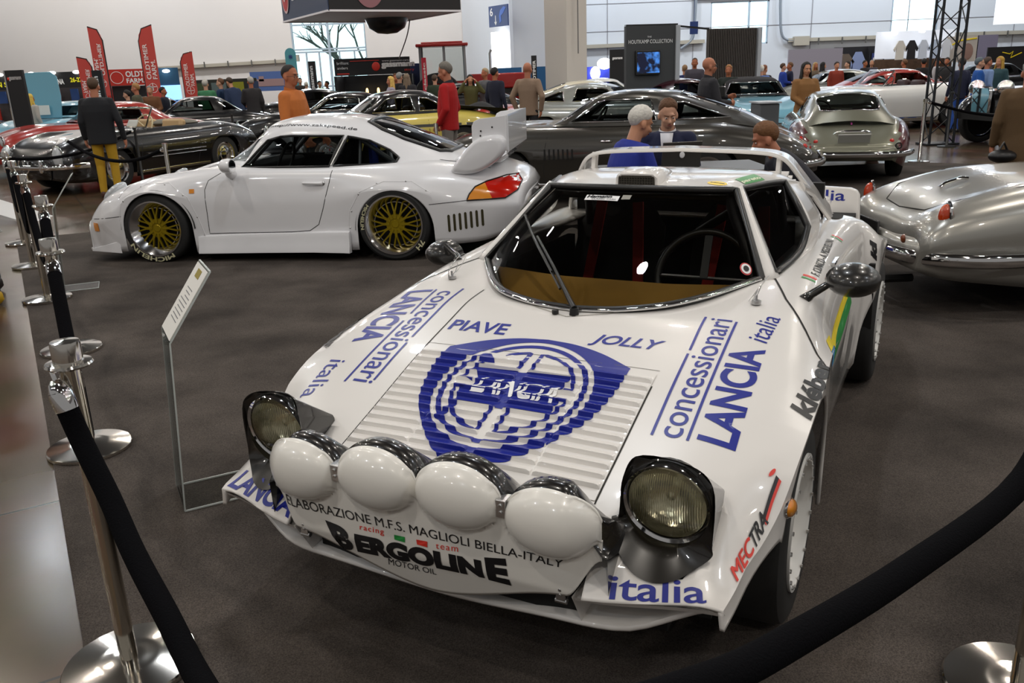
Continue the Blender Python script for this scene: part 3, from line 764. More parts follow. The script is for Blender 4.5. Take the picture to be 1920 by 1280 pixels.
b = B(); b.box((14.12, 33.40, 1.56), (.46, .04, .36)); tag(b.obj('framed_picture', M('picture_navy', '2a3a78', .5)), 'framed blue and white picture on the dark stall', 'picture'); b = B(); b.box(Vector((14.08, 33.30, 1.56)) + Vector((0, 0, -.04)), (.36, .03, .12)); b.obj('picture_mark', WHT, bpy.data.objects['framed_picture']); 
t = thing('lit_stall', 'brightly lit stall with shirts along its top at the right', 'stall', (*(15.40, 33.00, 1.67)[:2], 0))
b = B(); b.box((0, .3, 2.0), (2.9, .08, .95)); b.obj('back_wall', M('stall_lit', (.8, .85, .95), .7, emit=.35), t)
b = B(); b.box((0, .3, .75), (2.9, .08, 1.5)); b.obj('shelf_wall', M('stall_brown', '5a4434', .8, noise=.5, nscale=9), t); b = B(); b.box((.3, 0, .6), (2.2, .4, .5)); b.obj('counter', M('stall_wood', '8a6a4a', .7), t)
b = B(); b.ell((-1.0, -.2, 2.45), (.13, .08, .13)); b.obj('spot', SP, t); b = B(); b.ell((.0, -.2, 2.42), (.12, .08, .04)); b.obj('spot', SP, t)
for k, (x, c) in enumerate(((1690, 'e8e4dc'), (1704, '2c2a2e'), (1722, 'dfe8f8'), (1742, 'c8d8f0'), (1758, 'e8eef8'))): garment(tuple(Vector((14.65, 32.60, 1.47)) + Vector((.42 * k - .1, 0, 0))), c, .30, .66, ('cream', 'black', 'white', 'pale blue', 'pale white')[k] + ' shirt hung ' + ('leftmost', 'second from the left', 'third from the left', 'fourth from the left', 'rightmost')[k] + ' at the lit stall', 'shirts at the lit stall')
b = B(); b.box((0, 0, 0), (1.15, .05, .9)); t = tag(b.obj('portrait_banner', M('banner_cream', 'c8c0b8', .7), loc=(17.03, 33.00, 1.76)), 'cream banner with a painted head beside the lattice tower', 'banner'); b = B(); b.ell((.2, -.03, -.1), (.22, .01, .3)); b.obj('portrait', M('portrait', '9a7a70', .7), t); b = B(); b.tube([(-.5, -.03, .1), (-.1, -.03, .3), (.5, -.03, .36)], .03, 5); b.obj('yellow_arc', YELV, t)
b = B(); b.box((17.95, 33.00, 1.80), (.75, .05, .85)); tag(b.obj('striped_banner', M('banner_lilac', '8a86a0', .7)), 'grey striped banner right of the portrait banner', 'banner')
b = B(); b.box((17.11, 30.00, 1.24), (1.5, .06, 1.05)); t = tag(b.obj('black_board', INK), 'black board with a yellow flourish at the right edge', 'board'); b = B(); q0 = Vector((17.07, 29.90, 1.51)); b.tube([q0 + Vector((-.25, 0, .08)), q0 + Vector((0, 0, .02)), q0 + Vector((.1, 0, .1)), q0 + Vector((.05, 0, -.1)), q0 + Vector((.4, 0, .05))], .018, 5); b.obj('flourish', YELV, t)
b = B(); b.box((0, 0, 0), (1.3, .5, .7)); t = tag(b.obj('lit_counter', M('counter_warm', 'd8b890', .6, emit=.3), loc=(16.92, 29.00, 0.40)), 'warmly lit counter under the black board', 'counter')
b = B(); b.box((17.32, 30.00, 2.88), (1.6, .3, .8)); tag(b.obj('white_light_box', M('light_box', (.85, .92, 1), .5, emit=.9)), 'white hanging light box in the top right corner', 'light box')
# blurred bright sign behind the column
t = thing('neon_sign', 'glowing white and blue sign right of the column', 'sign', (*(3.91, 36.00, 1.34)[:2], 0)); b = B(); b.box((0, .2, .8), (1.3, .06, 1.7)); b.obj('panel', M('neon_blue', (.04, .06, .5), .4, emit=.6), t)
b = B(); b.ell((.25, 0, 1.75), (.3, .08, .22)); b.ell((-.12, 0, 1.4), (.2, .08, .26)); b.obj('glow', M('neon_white', (.95, .97, 1), .4, emit=4), t)
b = B(); b.box(Vector((3.89, 30.00, 1.66)) + Vector((0, 0, -.62)), (.5, .08, 2.24)); t = tag(b.obj('black_sign', INK), 'black sign with white lettering left of the grey stand wall', 'sign'); q0 = Vector((3.72, 29.90, 1.82)); flat_text('lettering', 'gassmann', WHT, t, q0, (.34, 0, 0), (0, 0, .09), bold=.05)
# lattice tower
LT_ = thing('lattice_tower', 'black lattice tower standing on the hall floor at the right', 'tower', (*(8.21, 16.31, 0.00), 0)[:3] if False else (8.03, 16.05, 0))
TB = M('truss_black', '14181e', .45); cr_ = [(-.22, -.14), (.22, -.14), (.22, .14), (-.22, .14)]
for i, (x, y) in enumerate(cr_):
    b = B(); b.tube([(x, y, 0), (x, y, 5.2)], .025, 8); b.obj('leg', TB, LT_)
b = B()
for i in range(4):
    a, c = cr_[i], cr_[(i + 1) % 4]
    for k in range(13):
        z = .05 + .4 * k; e, f = (a, c) if k % 2 else (c, a); b.tube([(e[0], e[1], z), (f[0], f[1], z + .4)], .011, 5)
b.obj('bracing', TB, LT_); b = B(); b.box((0, 0, .02), (.6, .45, .03)); b.obj('base_plate', TB, LT_)
# desk, laptop table, stools
t = thing('display_desk', 'grey display desk with an open laptop between the light blue car and the coupe', 'desk', (*(6.44, 21.91, 0.00), 0)[:3]); t.location = (3.55, 11.9, 0)
b = B(); b.box((0, 0, .52), (.26, .45, 1.05)); b.obj('body', M('desk_grey', '55585c', .6), t, bevel=.01); b = B(); b.box((0, 0, 1.06), (.3, .5, .02)); b.obj('top', PALE, t)
t = thing('meeting_table', 'dark table behind the rally car with a laptop on it', 'table', (1.45, 7.35, 0)); b = B(); b.box((0, 0, .73), (1.5, .8, .04)); b.obj('top', M('table_dark', '2a2826', .4), t, bevel=.01)
for x in (-.65, .65):
    for y in (-.32, .32): b = B(); b.tube([(x, y, 0), (x, y, .72)], .025, 8); b.obj('leg', STEEL, t)
t = thing('laptop', 'open laptop on the dark table, lid towards the camera', 'laptop', (1.45, 7.12, .752), .1); b = B(); b.box((0, .13, .008), (.33, .23, .014)); b.obj('base', STEEL, t, bevel=.004); b = B(); b.box((0, -.02, .12), (.33, .010, .23), Matrix.Rotation(.25, 3, 'X')); b.obj('lid', M('laptop_grey', '6a6864', .35, .7), t, bevel=.004)
b = B(); b.ell((0, -.035, .125), (.022, .003, .026)); b.obj('lid_mark', WHT, t)
for i, (x, y, lb) in enumerate(((2.46, 6.55, 'round dark stool right of the table behind the rally car'), (.98, 6.95, 'dark stool under the white-haired man'), (1.55, 7.95, 'dark stool under the young man in the cardigan'))):
    t = thing('stool', lb, 'stool', (x, y, 0)); b = B(); b.lathe([(.001, .46), (.19, .46), (.21, .44), (.21, .36), (.19, .34), (.001, .34)], 24); b.obj('seat', M('stool_dark', '2e2c2c', .6), t, smooth=50); b = B(); b.lathe([(.2, 0), (.2, .02), (.03, .03), (.03, .34)], 20); b.obj('stem', STEEL, t)

# ================================================================ white rally car (front left of the stand)
WPAINT = paint('rally_white', (.80, .775, .745), .3)
LA = thing('rally_car', 'white wedge-shaped rally car with four round lamp covers on its nose and blue lettering', 'car', (.0926, 2.5646, 0), -2.05058)
rows = [
 (-2.85, [(0, .74), (.2, .74), (.40, .74), (.5, .73), (.66, .68), (.78, .62), (.79, .28)]),
 (-2.6, [(0, .80), (.2, .80), (.40, .80), (.52, .79), (.68, .715), (.82, .66), (.83, .3)]),
 (-2.2, [(0, .88), (.2, .88), (.40, .87), (.53, .85), (.70, .775), (.855, .72), (.855, .3)]),
 (-1.87, [(0, .9), (.2, .9), (.40, .9), (.55, .895), (.76, .865), (.85, .775), (.855, .3)]),
 (-1.76, [(0, .9), (.2, .9), (.40, .9), (.56, .895), (.75, .865), (.80, .68), (.77, .18)]),
 (-1.45, [(0, .8), (.2, .84), (.40, .86), (.62, .885), (.73, .86), (.79, .65), (.76, .15)]),
 (-1.1, [(0, .8), (.2, .83), (.40, .85), (.64, .875), (.725, .85), (.805, .64), (.76, .15)]),
 (-.7, [(0, .8), (.2, .82), (.40, .84), (.635, .855), (.735, .825), (.82, .66), (.77, .15)]),
 (-.42, [(0, .80), (.2, .81), (.40, .815), (.63, .82), (.745, .795), (.83, .70), (.82, .15)]),
 (-.26, [(0, .797), (.2, .80), (.40, .80), (.63, .79), (.755, .765), (.838, .71), (.845, .3)]),
 (-.1, [(0, .762), (.2, .761), (.40, .76), (.63, .752), (.76, .735), (.845, .69), (.85, .3)]),
 (.1, [(0, .709), (.2, .708), (.40, .705), (.625, .695), (.75, .68), (.842, .655), (.85, .3)]),
 (.25, [(0, .660), (.2, .659), (.40, .655), (.61, .645), (.735, .625), (.832, .60), (.84, .3)]),
 (.38, [(0, .616), (.2, .615), (.40, .61), (.60, .60), (.725, .575), (.81, .51), (.815, .435)]),
 (.5, [(0, .575), (.2, .574), (.40, .57), (.59, .56), (.715, .535), (.787, .465), (.79, .42)]),
 (.60, [(0, .537), (.2, .536), (.40, .533), (.58, .522), (.71, .50), (.77, .45), (.775, .40)]),
 (.68, [(0, .487), (.2, .487), (.40, .485), (.58, .478), (.705, .465), (.763, .432), (.768, .385)]),
 (.73, [(0, .437), (.2, .437), (.40, .436), (.58, .436), (.70, .436), (.757, .425), (.762, .375)]),
 (.755, [(0, .405), (.2, .405), (.40, .405), (.58, .412), (.70, .42), (.752, .418), (.757, .365)]),
]
def sst(t): t = min(max(t, 0), 1); return t * t * (3 - 2 * t)
def nose(p):
    x, y, z = p
    return (x - .075 * sst((abs(y) - .40) / .36) * sst((x - .25) / .5), y, z)
sh = Shell(rows, [(0, .30, .37), (-2.18, .31, .39)], nprof=4)
bb = sh.build()
bb.v = [nose(p) for p in bb.v]
cabin = [(-.285, 0), (-.305, .15), (-.36, .295), (-.46, .385), (-.575, .46), (-.70, .535), (-1.2, .57), (-1.65, .5), (-1.7, 0)]
cabin = [(x, y) for x, y in cabin] + [(x, -y) for x, y in cabin[::-1][1:-1]]
POD = [(.46, .50), (.60, .485), (.635, .50), (.662, .535), (.665, .60), (.645, .65), (.60, .68), (.46, .69)]
POD = [(.46, .50), (.60, .475), (.635, .485), (.665, .52), (.672, .59), (.65, .65), (.60, .68), (.46, .69)]
bb = knife(bb, [(cabin, 'z', None), (POD, 'z', None), ([(x, -y) for x, y in POD], 'z', None), ([(.63, -.44), (.63, .44), (.8, .44), (.8, -.44)], 'z', None)])[0]
full = sh.build(); sh.cap(full, False); full.v = [nose(p) for p in full.v]
bb.obj('body_shell', WPAINT, LA, smooth=40, solid=.012)
LBVH = bvh_of(full)
on = drop_on(LBVH)
# underside, wheel wells
b = B(); b.box((-1.1, 0, .33), (2.9, 1.30, .36)); b.box((.42, 0, .36), (.34, 1.2, .2)); b.box((-2.55, 0, .5), (.5, 1.3, .5))
b.obj('underbody', MATT, LA)
# nose: lower lip with open duct on each side, black intake between
def lipx(y): return .688 - .075 * sst((abs(y) - .40) / .36) - .045 * (1 - sst(abs(y) / .41))
def lipz(y): return .298 - .055 * (1 - sst(abs(y) / .42)) + .085 * sst((abs(y) - .5) / .26)
G_ = []
for i in range(41):
    y = -.757 + 1.514 * i / 40; x0 = lipx(y); z0 = lipz(y)
    G_.append([(x0 - .12, y, z0 + .02), (x0 - .03, y, z0 + .008), (x0, y, z0 + .004), (x0 + .004, y, z0 - .004), (x0, y, z0 - .012), (x0 - .05, y, z0 - .03), (x0 - .3, y * .95, z0 - .12)])
b = B(); b.grid(G_); b.obj('chin_lip', WPAINT, LA, smooth=60)
for s in (1, -1):
    b = B()
    g = []
    for i in range(13):
        y = .42 + .335 * i / 12; e = lipx(y); t = e + .062
        g.append([(t, y * s, .407), (t - .01, y * s, .392), (e - .06, y * s, .39), (e - .10, y * s, .38), (e - .11, y * s, .35), (e - .1, y * s, lipz(y) + .018)])
    b.grid(g)
    for y in (.415, .752):
        e = lipx(y)
        b.add([(e + .06, y * s, .405), (e, y * s, lipz(y)), (e - .14, y * s, lipz(y) + .01), (e - .14, y * s, .40)], [(0, 1, 2, 3)])
    b.obj('air_duct', WPAINT, LA, smooth=50)
    b = B(); yy = .56 * s; e = lipx(.56) - .107
    b.box((e, yy, .347), (.006, .2, .035))
    for k in range(26): b.box((e + .004, yy - .1 + .2 * k / 25, .347), (.004, .002, .035))
    for k in range(5): b.box((e + .004, yy, .331 + .008 * k), (.004, .2, .0015))
    b.obj('duct_mesh', M('mesh_grey', '5a564c', .5, .5), LA)
b = B(); b.box((.60, 0, .345), (.12, .80, .11)); b.obj('intake', MATT, LA)

# hood panel with pressed louvres
def hood_z(x, y):
    h = LBVH.ray_cast(Vector((x, y, 2)), Vector((0, 0, -1)))
    return h[0].z
PITCH_L, X0L, X1L = .0345, .075, .075 + .0345 * 13
def louv(x, y):
    ay = abs(y); h = 0
    if X0L < x < X1L:
        c = (ay - .012) / .19 if ay < .2 else (ay - .205) / .19
        t = ((x - X0L) / PITCH_L) % 1.0
        e = min(1, max(0, min(c, 1 - c) / .07))
        e = math.sqrt(max(0, 1 - (1 - e) ** 2))
        if t < .72: h = (t / .72) ** 1.3
        elif t < .80: h = 1 - (t - .72) / .08 * .94
        else: h = .06 * (1 - (t - .8) / .2)
        h *= .0125 * e
    return h
xs = []
k = 0
x = X0L - .02
while x < X1L + .03:
    xs.append(x); x += PITCH_L / 10
for q in range(13):
    xs += [X0L + PITCH_L * (q + .72), X0L + PITCH_L * (q + .80)]
xs = sorted(set(round(q, 4) for q in xs))
ys = sorted(set([-.397 + .794 * i / 88 for i in range(89)] + [s * q for s in (1, -1) for q in (.012, .016, .2, .202, .205, .209, .395, .391)]))
zc = {}
for q in np.linspace(-.4, .4, 9): zc[q] = None
lz = [[None] * len(ys) for _ in xs]
hb = B()
g = []
for x in xs:
    zz = [hood_z(x, q) for q in (0, .2, .397)]
    g.append([(x, y, (zz[0] + (zz[1] - zz[0]) * abs(y) / .2 if abs(y) < .2 else zz[1] + (zz[2] - zz[1]) * (abs(y) - .2) / .197) + .003 + louv(x, y)) for y in ys])
hb.grid(g)
hb.obj('bonnet_louvers', WPAINT, LA, smooth=30, fix=True)
HB = bvh_of(hb, full)
onh = drop_on(HB, off=.0012)
def line_on(name, pts, w, mat, n=14, f=None, up=(0, 0, 1)):
    P = []
    pts = [Vector(p) for p in pts]
    for i in range(len(pts) - 1):
        for k in range(n): P.append(pts[i].lerp(pts[i + 1], k / n))
    P.append(pts[-1]); g = []
    for i, p in enumerate(P):
        d = (P[min(i + 1, len(P) - 1)] - P[max(i - 1, 0)]); sd = Vector(up).cross(d).normalized() * (w / 2)
        g.append([(f or on)(p - sd), (f or on)(p + sd)])
    b = B(); b.grid(g); return b.obj(name, mat, LA, fix=False)
GAP = M('panel_gap', '1a1816', .8)
for s in (1, -1):
    line_on('bonnet_seam', [(.56, .40 * s, 0), (.11, .40 * s, 0), (-.36, .40 * s, 0)] if s < 0 else [(.56, .40, 0), (.11, .40, 0)], .004, GAP)
    line_on('door_seam', [(-.69, .585 * s, 0), (-.50, .66 * s, 0), (-.36, .735 * s, 0), (-.24, .80 * s, 0), (-.2, .838 * s, 0)], .007, GAP)
line_on('bonnet_seam', [(.035, -.40, 0), (.035, 0, 0), (.035, .40, 0)], .0018, M('seam_grey', '6a6660', .8), f=onh, n=30)

# lamp pod panel with four domes
PP = M('lamp_cover_white', (.80, .78, .73), .28, 0, .6)
def pz(y): return .405 - .115 * (1 - sst(abs(y) / .44))
def px(y): return .752 - .00 * abs(y)
domes = [(-.366, .586), (-.119, .606), (.119, .606), (.366, .586)]
R_D, R_Z = .116, .084
def ptop(y):
    return max([math.sqrt(max(0, 1 - ((y - c) / (R_D + .006)) ** 2)) * (R_Z + .006) + z for c, z in domes if abs(y - c) < R_D + .006] + [.612 if abs(y) < .32 else 0])
N = 120
g = []
for i in range(N + 1):
    y = -.484 + .968 * i / N
    lo = pz(y) + .10 * sst((abs(y) - .40) / .084); hi = max(ptop(y), lo + .06)
    col = []
    for k in range(41):
        z = lo + (hi - lo) * k / 40
        x = .748 - .30 * max(0, .41 - z) - .02 * sst((abs(y) - .4) / .08)
        dd = 0
        for c, zc0 in domes:
            r2 = ((y - c) / R_D) ** 2 + ((z - zc0) / R_Z) ** 2
            if r2 < 1: dd = max(dd, .056 * math.sqrt(1 - r2))
        col.append((x + dd, y, z))
    g.append(col)
b = B(); b.grid(g); PANB = b; b.obj('lamp_cover', PP, LA, smooth=50, solid=.006)
# black fairing behind the covers
g = []
for i in range(61):
    y = -.50 + 1.0 * i / 60; t = sst((abs(y) - .40) / .10)
    zt = max(ptop(min(max(y, -.48), .48)) + .004, .595) * (1 - t) + .53 * t
    xb = .565 + .035 * abs(y) / .5; zb = hood_z(xb, y) + .002
    g.append([(.735, y, zt - .015), (.725, y, zt), (.69, y, zt - .012 + .01), ((xb + .69) / 2, y, zb + (zt - zb) * .62), (xb + .02, y, zb + .02 + (zt - zb) * .1), (xb, y, zb)])
b = B(); b.grid(g)
for s in (0, 60):
    r = g[s]; yy = r[0][1]
    b.add(list(r) + [(.60, yy, .42), (.73, yy, .40)], [tuple(range(8))])
b.obj('lamp_fairing', M('fairing_black', '141110', .25, 0, .8), LA, smooth=60)
for s in (1, -1):
    b = B(); b.box((.757, .243 * s, .603), (.006, .026, .045)); b.box((.74, .243 * s, .624), (.035, .026, .005))
    for dz in (-.008, .01): b.tube([(.758, .243 * s, .603 + dz), (.764, .243 * s, .603 + dz)], .005, 8)
    b.obj('bracket', STEEL, LA, bevel=.001)
    b = B(); b.box((.742, .385 * s, .405), (.006, .024, .04)); b.tube([(.738, .37 * s, .382), (.738, .40 * s, .382)], .008, 8); b.box((.70, .385 * s, .383), (.08, .02, .004))
    for dz in (-.006, .008): b.tube([(.744, .385 * s, .407 + dz), (.749, .385 * s, .407 + dz)], .0045, 8)
    b.obj('bracket', STEEL, LA, bevel=.001)
b = B(); b.box((.65, .243, .598), (.13, .03, .006), Matrix.Rotation(-.3, 3, 'Y')); b.obj('mounting_strap', BLACK, LA)

# pop-up headlamps
YEL = thin_glass('headlamp_glass', (.97, .95, .84), 1.45)
for s in (1, -1):
    tl = Matrix.Rotation(-.18, 3, 'Y')
    def q(x, y, z): return (x, y * s, z)
    fr = [(.60, .478, .56), (.60, .488, .66), (.588, .515, .713), (.588, .66, .708), (.598, .70, .675), (.60, .704, .52)]
    back = [(.44, .495, .57), (.44, .495, .595), (.43, .51, .60), (.43, .67, .598), (.44, .692, .59), (.44, .69, .55)]
    b = B()
    ff = [q(*p) for p in fr]; kk = [q(*p) for p in back]
    n = 6
    b.add(ff + kk, [(i, i + 1, n + i + 1, n + i) for i in range(n - 1)])
    b.obj('headlamp_pod', M('pod_black', '16130f', .3, 0, .7), LA, smooth=30, bevel=.004)
    # face plate with a round opening and the lip that lies on the wing
    b = B()
    lip = [on(Vector((x, y * s, 0))) + Vector((0, 0, .006)) for x, y in ((.635, .665), (.662, .635), (.682, .59), (.682, .54), (.660, .50), (.625, .47), (.585, .455))]
    poly = catmull([q(*p) for p in fr] + [q(.60, .705, .50)] + lip + [q(.585, .462, .52)], 6, True)
    ro, ri, mid = [], [], []
    for p in poly:
        ro.append(p)
        a = math.atan2(p.z - .603, p.y * s - .591)
        r_ = Vector((.592 - .012 * sin(a), (.591 + .104 * cos(a)) * s, .603 + .104 * sin(a))); ri.append(r_)
        mid.append(p.lerp(r_, .62) + Vector((-.006, 0, 0)))
    deep = [p + Vector((-.03, 0, 0)) for p in ri]
    b.rings([ro, mid, ri, deep], True, False)
    b.obj('headlamp_surround', M('pod_black'), LA, smooth=50)
    hl = B(); T = Vector((.592, .591 * s, .603)); Rr = Matrix.Rotation(.12, 3, 'Y')
    prof = [(.001, .030), (.03, .028), (.06, .021), (.085, .009), (.098, -.004)]
    hl.lathe(prof, 40, 'x'); hl.v = [tuple(Rr @ Vector(p) + T) for p in hl.v]
    lens = hl.obj('headlamp', YEL, LA, smooth=60)
    b = B(); b.lathe([(.096, -.004), (.104, .002), (.107, -.006), (.104, -.03)], 40, 'x'); b.v = [tuple(Rr @ Vector(p) + T) for p in b.v]; b.obj('rim', CHROME, lens, smooth=60)
    b = B(); b.lathe([(.094, -.008), (.075, -.045), (.045, -.07), (.012, -.08), (.012, -.04), (.001, -.035)], 40, 'x'); b.v = [tuple(Rr @ Vector(p) + T) for p in b.v]
    b.obj('reflector', M('reflector', (.9, .88, .78), .22, .85, bump=.3, nscale=30), lens, smooth=60)
    b = B()
    for k in range(-17, 18):
        yy = k * .0053; hh = math.sqrt(max(0, .09 ** 2 - yy ** 2)) * .97
        if hh < .02: continue
        pts = []
        for t in np.linspace(-hh * (.35 if abs(k) < 9 else .8), hh, 9):
            rr = math.hypot(yy, t); xx = .030 - .036 * (rr / .098) ** 2.2
            pts.append(Rr @ Vector((xx, yy, t)) + T)
        b.tube(pts, .0009, 4, cap=False)
    b.obj('ribbing', M('lens_rib', (.8, .76, .55), .2, .2), lens, smooth=0, fix=False)

# ---- windscreen, roof, side glass
low = catmull([(-.262, 0, .797), (-.277, .15, .803), (-.335, .30, .816), (-.44, .40, .826), (-.56, .48, .838), (-.665, .548, .852)], 5)
upp = catmull([(-.862, 0, 1.126), (-.866, .08, 1.126), (-.874, .17, 1.125), (-.89, .25, 1.123), (-.915, .32, 1.121), (-.948, .385, 1.118)], 5)
def ruled(a, c, n, bulge=0):
    g = []
    for k in range(n + 1):
        t = k / n
        g.append([tuple(p.lerp(q_, t) + Vector((.5, 0, 1)).normalized() * bulge * 4 * t * (1 - t)) for p, q_ in zip(a, c)])
    return g
def bothsides(a): return [Vector((p.x, -p.y, p.z)) for p in a[:0:-1]] + a
WS = ruled(bothsides(low), bothsides(upp), 10, .012)
b = B(); b.grid(WS); wsb = b
ws = b.obj('windscreen', thin_glass('screen_glass', (.66, .66, .63)), LA, smooth=80)
rim = bothsides(low) + bothsides(upp)[::-1]
b = B(); b.tube([p + Vector((.004, 0, .004)) for p in rim], .013, 8, closed=True); b.obj('rubber_seal', BLACK, ws, smooth=60)
b = B(); b.tube([p + Vector((.018, 0, .006)) * (1 if i < len(rim) // 2 else 0) for i, p in enumerate(bothsides(low))], .007, 8); b.obj('chrome_strip', CHROME, ws, smooth=60)
# cowl plate
cw = B(); pl = [(-.30, -.33), (-.335, -.25), (-.255, -.12), (-.215, 0), (-.255, .12), (-.335, .25), (-.30, .33)]
# roof
rr = [[(-.862, 0, 1.131), (-.872, .2, 1.129), (-.915, .32, 1.126), (-.95, .39, 1.122)],
      [(-1.05, 0, 1.147), (-1.05, .22, 1.146), (-1.07, .36, 1.138), (-1.10, .43, 1.121)],
      [(-1.3, 0, 1.151), (-1.3, .25, 1.149), (-1.3, .41, 1.14), (-1.31, .50, 1.114)],
      [(-1.5, 0, 1.142), (-1.5, .26, 1.138), (-1.46, .43, 1.128), (-1.43, .532, 1.095)],
      [(-1.62, 0, 1.125), (-1.6, .26, 1.12), (-1.54, .43, 1.11), (-1.5, .545, 1.075)]]
rc = [catmull(r, 5) for r in rr]; g = []
for j in range(len(rc[0])): g.append(catmull([r[j] for r in rc], 5))
g = [list(q) for q in zip(*g)]
b = B(); b.grid([bothsides(list(r)) for r in g]); rb = b
b.obj('roof', WPAINT, LA, smooth=60, solid=.012)
for s in (1, -1):
    mv = lambda L: [Vector((p[0], p[1] * s, p[2])) for p in L]
    up_ = catmull(mv([(-1.0, .392, 1.117), (-1.1, .425, 1.117), (-1.2, .46, 1.115), (-1.31, .499, 1.108)]), 5)
    lo_ = catmull(mv([(-.705, .585, .863), (-.88, .607, .872), (-1.04, .622, .897), (-1.13, .626, .96)]), 5)
    b = B(); b.grid(ruled(lo_, up_, 8)); sw = b.obj('side_window', DGLASS, LA, smooth=80)
    b = B(); b.tube(lo_ + catmull([lo_[-1], lo_[-1].lerp(up_[-1], .5) + Vector((.03, .012 * s, 0)), up_[-1]], 6)[1:] + up_[::-1][1:], .013, 8, closed=True); b.obj('rubber_seal', BLACK, sw, smooth=60)
    # windscreen pillar and rear quarter
    a0, a1 = Vector((-.665, .55 * s, .853)), Vector((-.948, .387 * s, 1.12))
    c0, c1 = Vector((-.71, .588 * s, .863)), Vector((-1.0, .394 * s, 1.119))
    b = B(); b.grid([[a0.lerp(a1, t) + Vector((.006, .006 * s, .006)), (a0.lerp(a1, t) + c0.lerp(c1, t)) / 2 + Vector((.012, .014 * s, .012)), c0.lerp(c1, t) + Vector((.002, .008 * s, .004))] for t in np.linspace(-.04, 1.02, 12)])
    b.obj('windscreen_pillar', WPAINT, LA, smooth=60, solid=.01)
    wi = catmull(mv([(-.70, .59, .855), (-.88, .61, .868), (-1.045, .625, .893), (-1.14, .63, .96), (-1.2, .575, 1.05), (-1.315, .50, 1.11)]), 5)
    wo = catmull(mv([(-.70, .592, .85), (-.95, .635, .868), (-1.25, .65, .885), (-1.5, .625, .945), (-1.47, .585, 1.02), (-1.45, .535, 1.09)]), 5)
    b = B(); b.grid(ruled(wi, wo, 5)); b.obj('rear_quarter', WPAINT, LA, smooth=60, solid=.01)
    b = B(); b.rings([[Vector((x, (y + dy) * s, z + dz)) for dy, dz in ((-.05, -.02), (.012, -.02), (.012, .0), (-.0, .02), (-.05, .03))] for x, y, z in ((-1.45, .55, 1.07), (-1.7, .57, 1.0), (-2.0, .58, .93), (-2.3, .56, .89))]); b.obj('flying_buttress', WPAINT, LA, smooth=50)
# rear window slats
b = B()
for k in range(6):
    x = -1.66 - .1 * k; z = 1.08 - .03 * k
    b.box((x, 0, z), (.11, .9, .01), Matrix.Rotation(.35, 3, 'Y'))
b.obj('rear_slats', WPAINT, LA)
# roof hoop
hp = [(-1.80, .63, .90), (-1.72, .60, .96), (-1.62, .515, 1.10), (-1.585, .462, 1.17), (-1.575, .42, 1.193), (-1.575, .36, 1.203), (-1.575, 0, 1.216)]
P = catmull(hp, 6); P = P + [Vector((p.x, -p.y, p.z)) for p in P[::-1][1:]]
b = B(); R = []
for i, p in enumerate(P):
    d = (P[min(i + 1, len(P) - 1)] - P[max(i - 1, 0)]).normalized(); u = Vector((1, 0, 0)); n_ = d.cross(u).normalized(); u = n_.cross(d)
    R.append([p + u * a_ + n_ * c_ for a_, c_ in ((.055, -.004), (.05, .007), (-.05, .009), (-.06, 0), (-.05, -.008), (.05, -.01))])
b.rings(R); b.obj('roof_spoiler', WPAINT, LA, smooth=50)
for s in (1, -1):
    b = B(); b.bar((-1.55, .43 * s, 1.11), (-1.57, .43 * s, 1.195), .02, .04); b.obj('spoiler_post', WPAINT, LA, bevel=.003)
# roof scoop
b = B(); R = []
for x, w, h in ((-.915, .088, .046), (-.94, .094, .055), (-1.03, .088, .05), (-1.16, .07, .032), (-1.28, .04, .004)):
    zb = 1.13 if x > -1 else 1.142
    R.append([(x, y, z) for y, z in ((-w, zb - .01), (-w * .96, zb + h * .7), (-w * .75, zb + h), (0, zb + h * 1.06), (w * .75, zb + h), (w * .96, zb + h * .7), (w, zb - .01))])
b.rings(R); sc = b.obj('roof_scoop', WPAINT, LA, smooth=50)
b = B(); b.add([(-.911, y, z) for y, z in ((-.076, 1.133), (-.074, 1.165), (-.06, 1.172), (.06, 1.172), (.074, 1.165), (.076, 1.133))], [tuple(range(6))])
for k in range(14):
    b.box((-.909, -.07 + .14 * k / 13, 1.152), (.004, .002, .036))
for k in range(4): b.box((-.909, 0, 1.138 + .009 * k), (.004, .14, .002))
b.obj('scoop_mesh', M('scoop_grey', '3c3830', .6), sc)
# ducktail
b = B(); pts = [(-.66, .64), (-.66, .85), (-.645, .875), (-.61, .887), (-.3, .90), (0, .905), (.3, .90), (.61, .887), (.645, .875), (.66, .85), (.675, .64)]
b.rings([[(-2.80 - .05 * (z - .64), y, z) for y, z in pts], [(-2.835 - .05 * (z - .64), y, z) for y, z in pts]]); b.obj('ducktail', WPAINT, LA, smooth=30, bevel=.008)

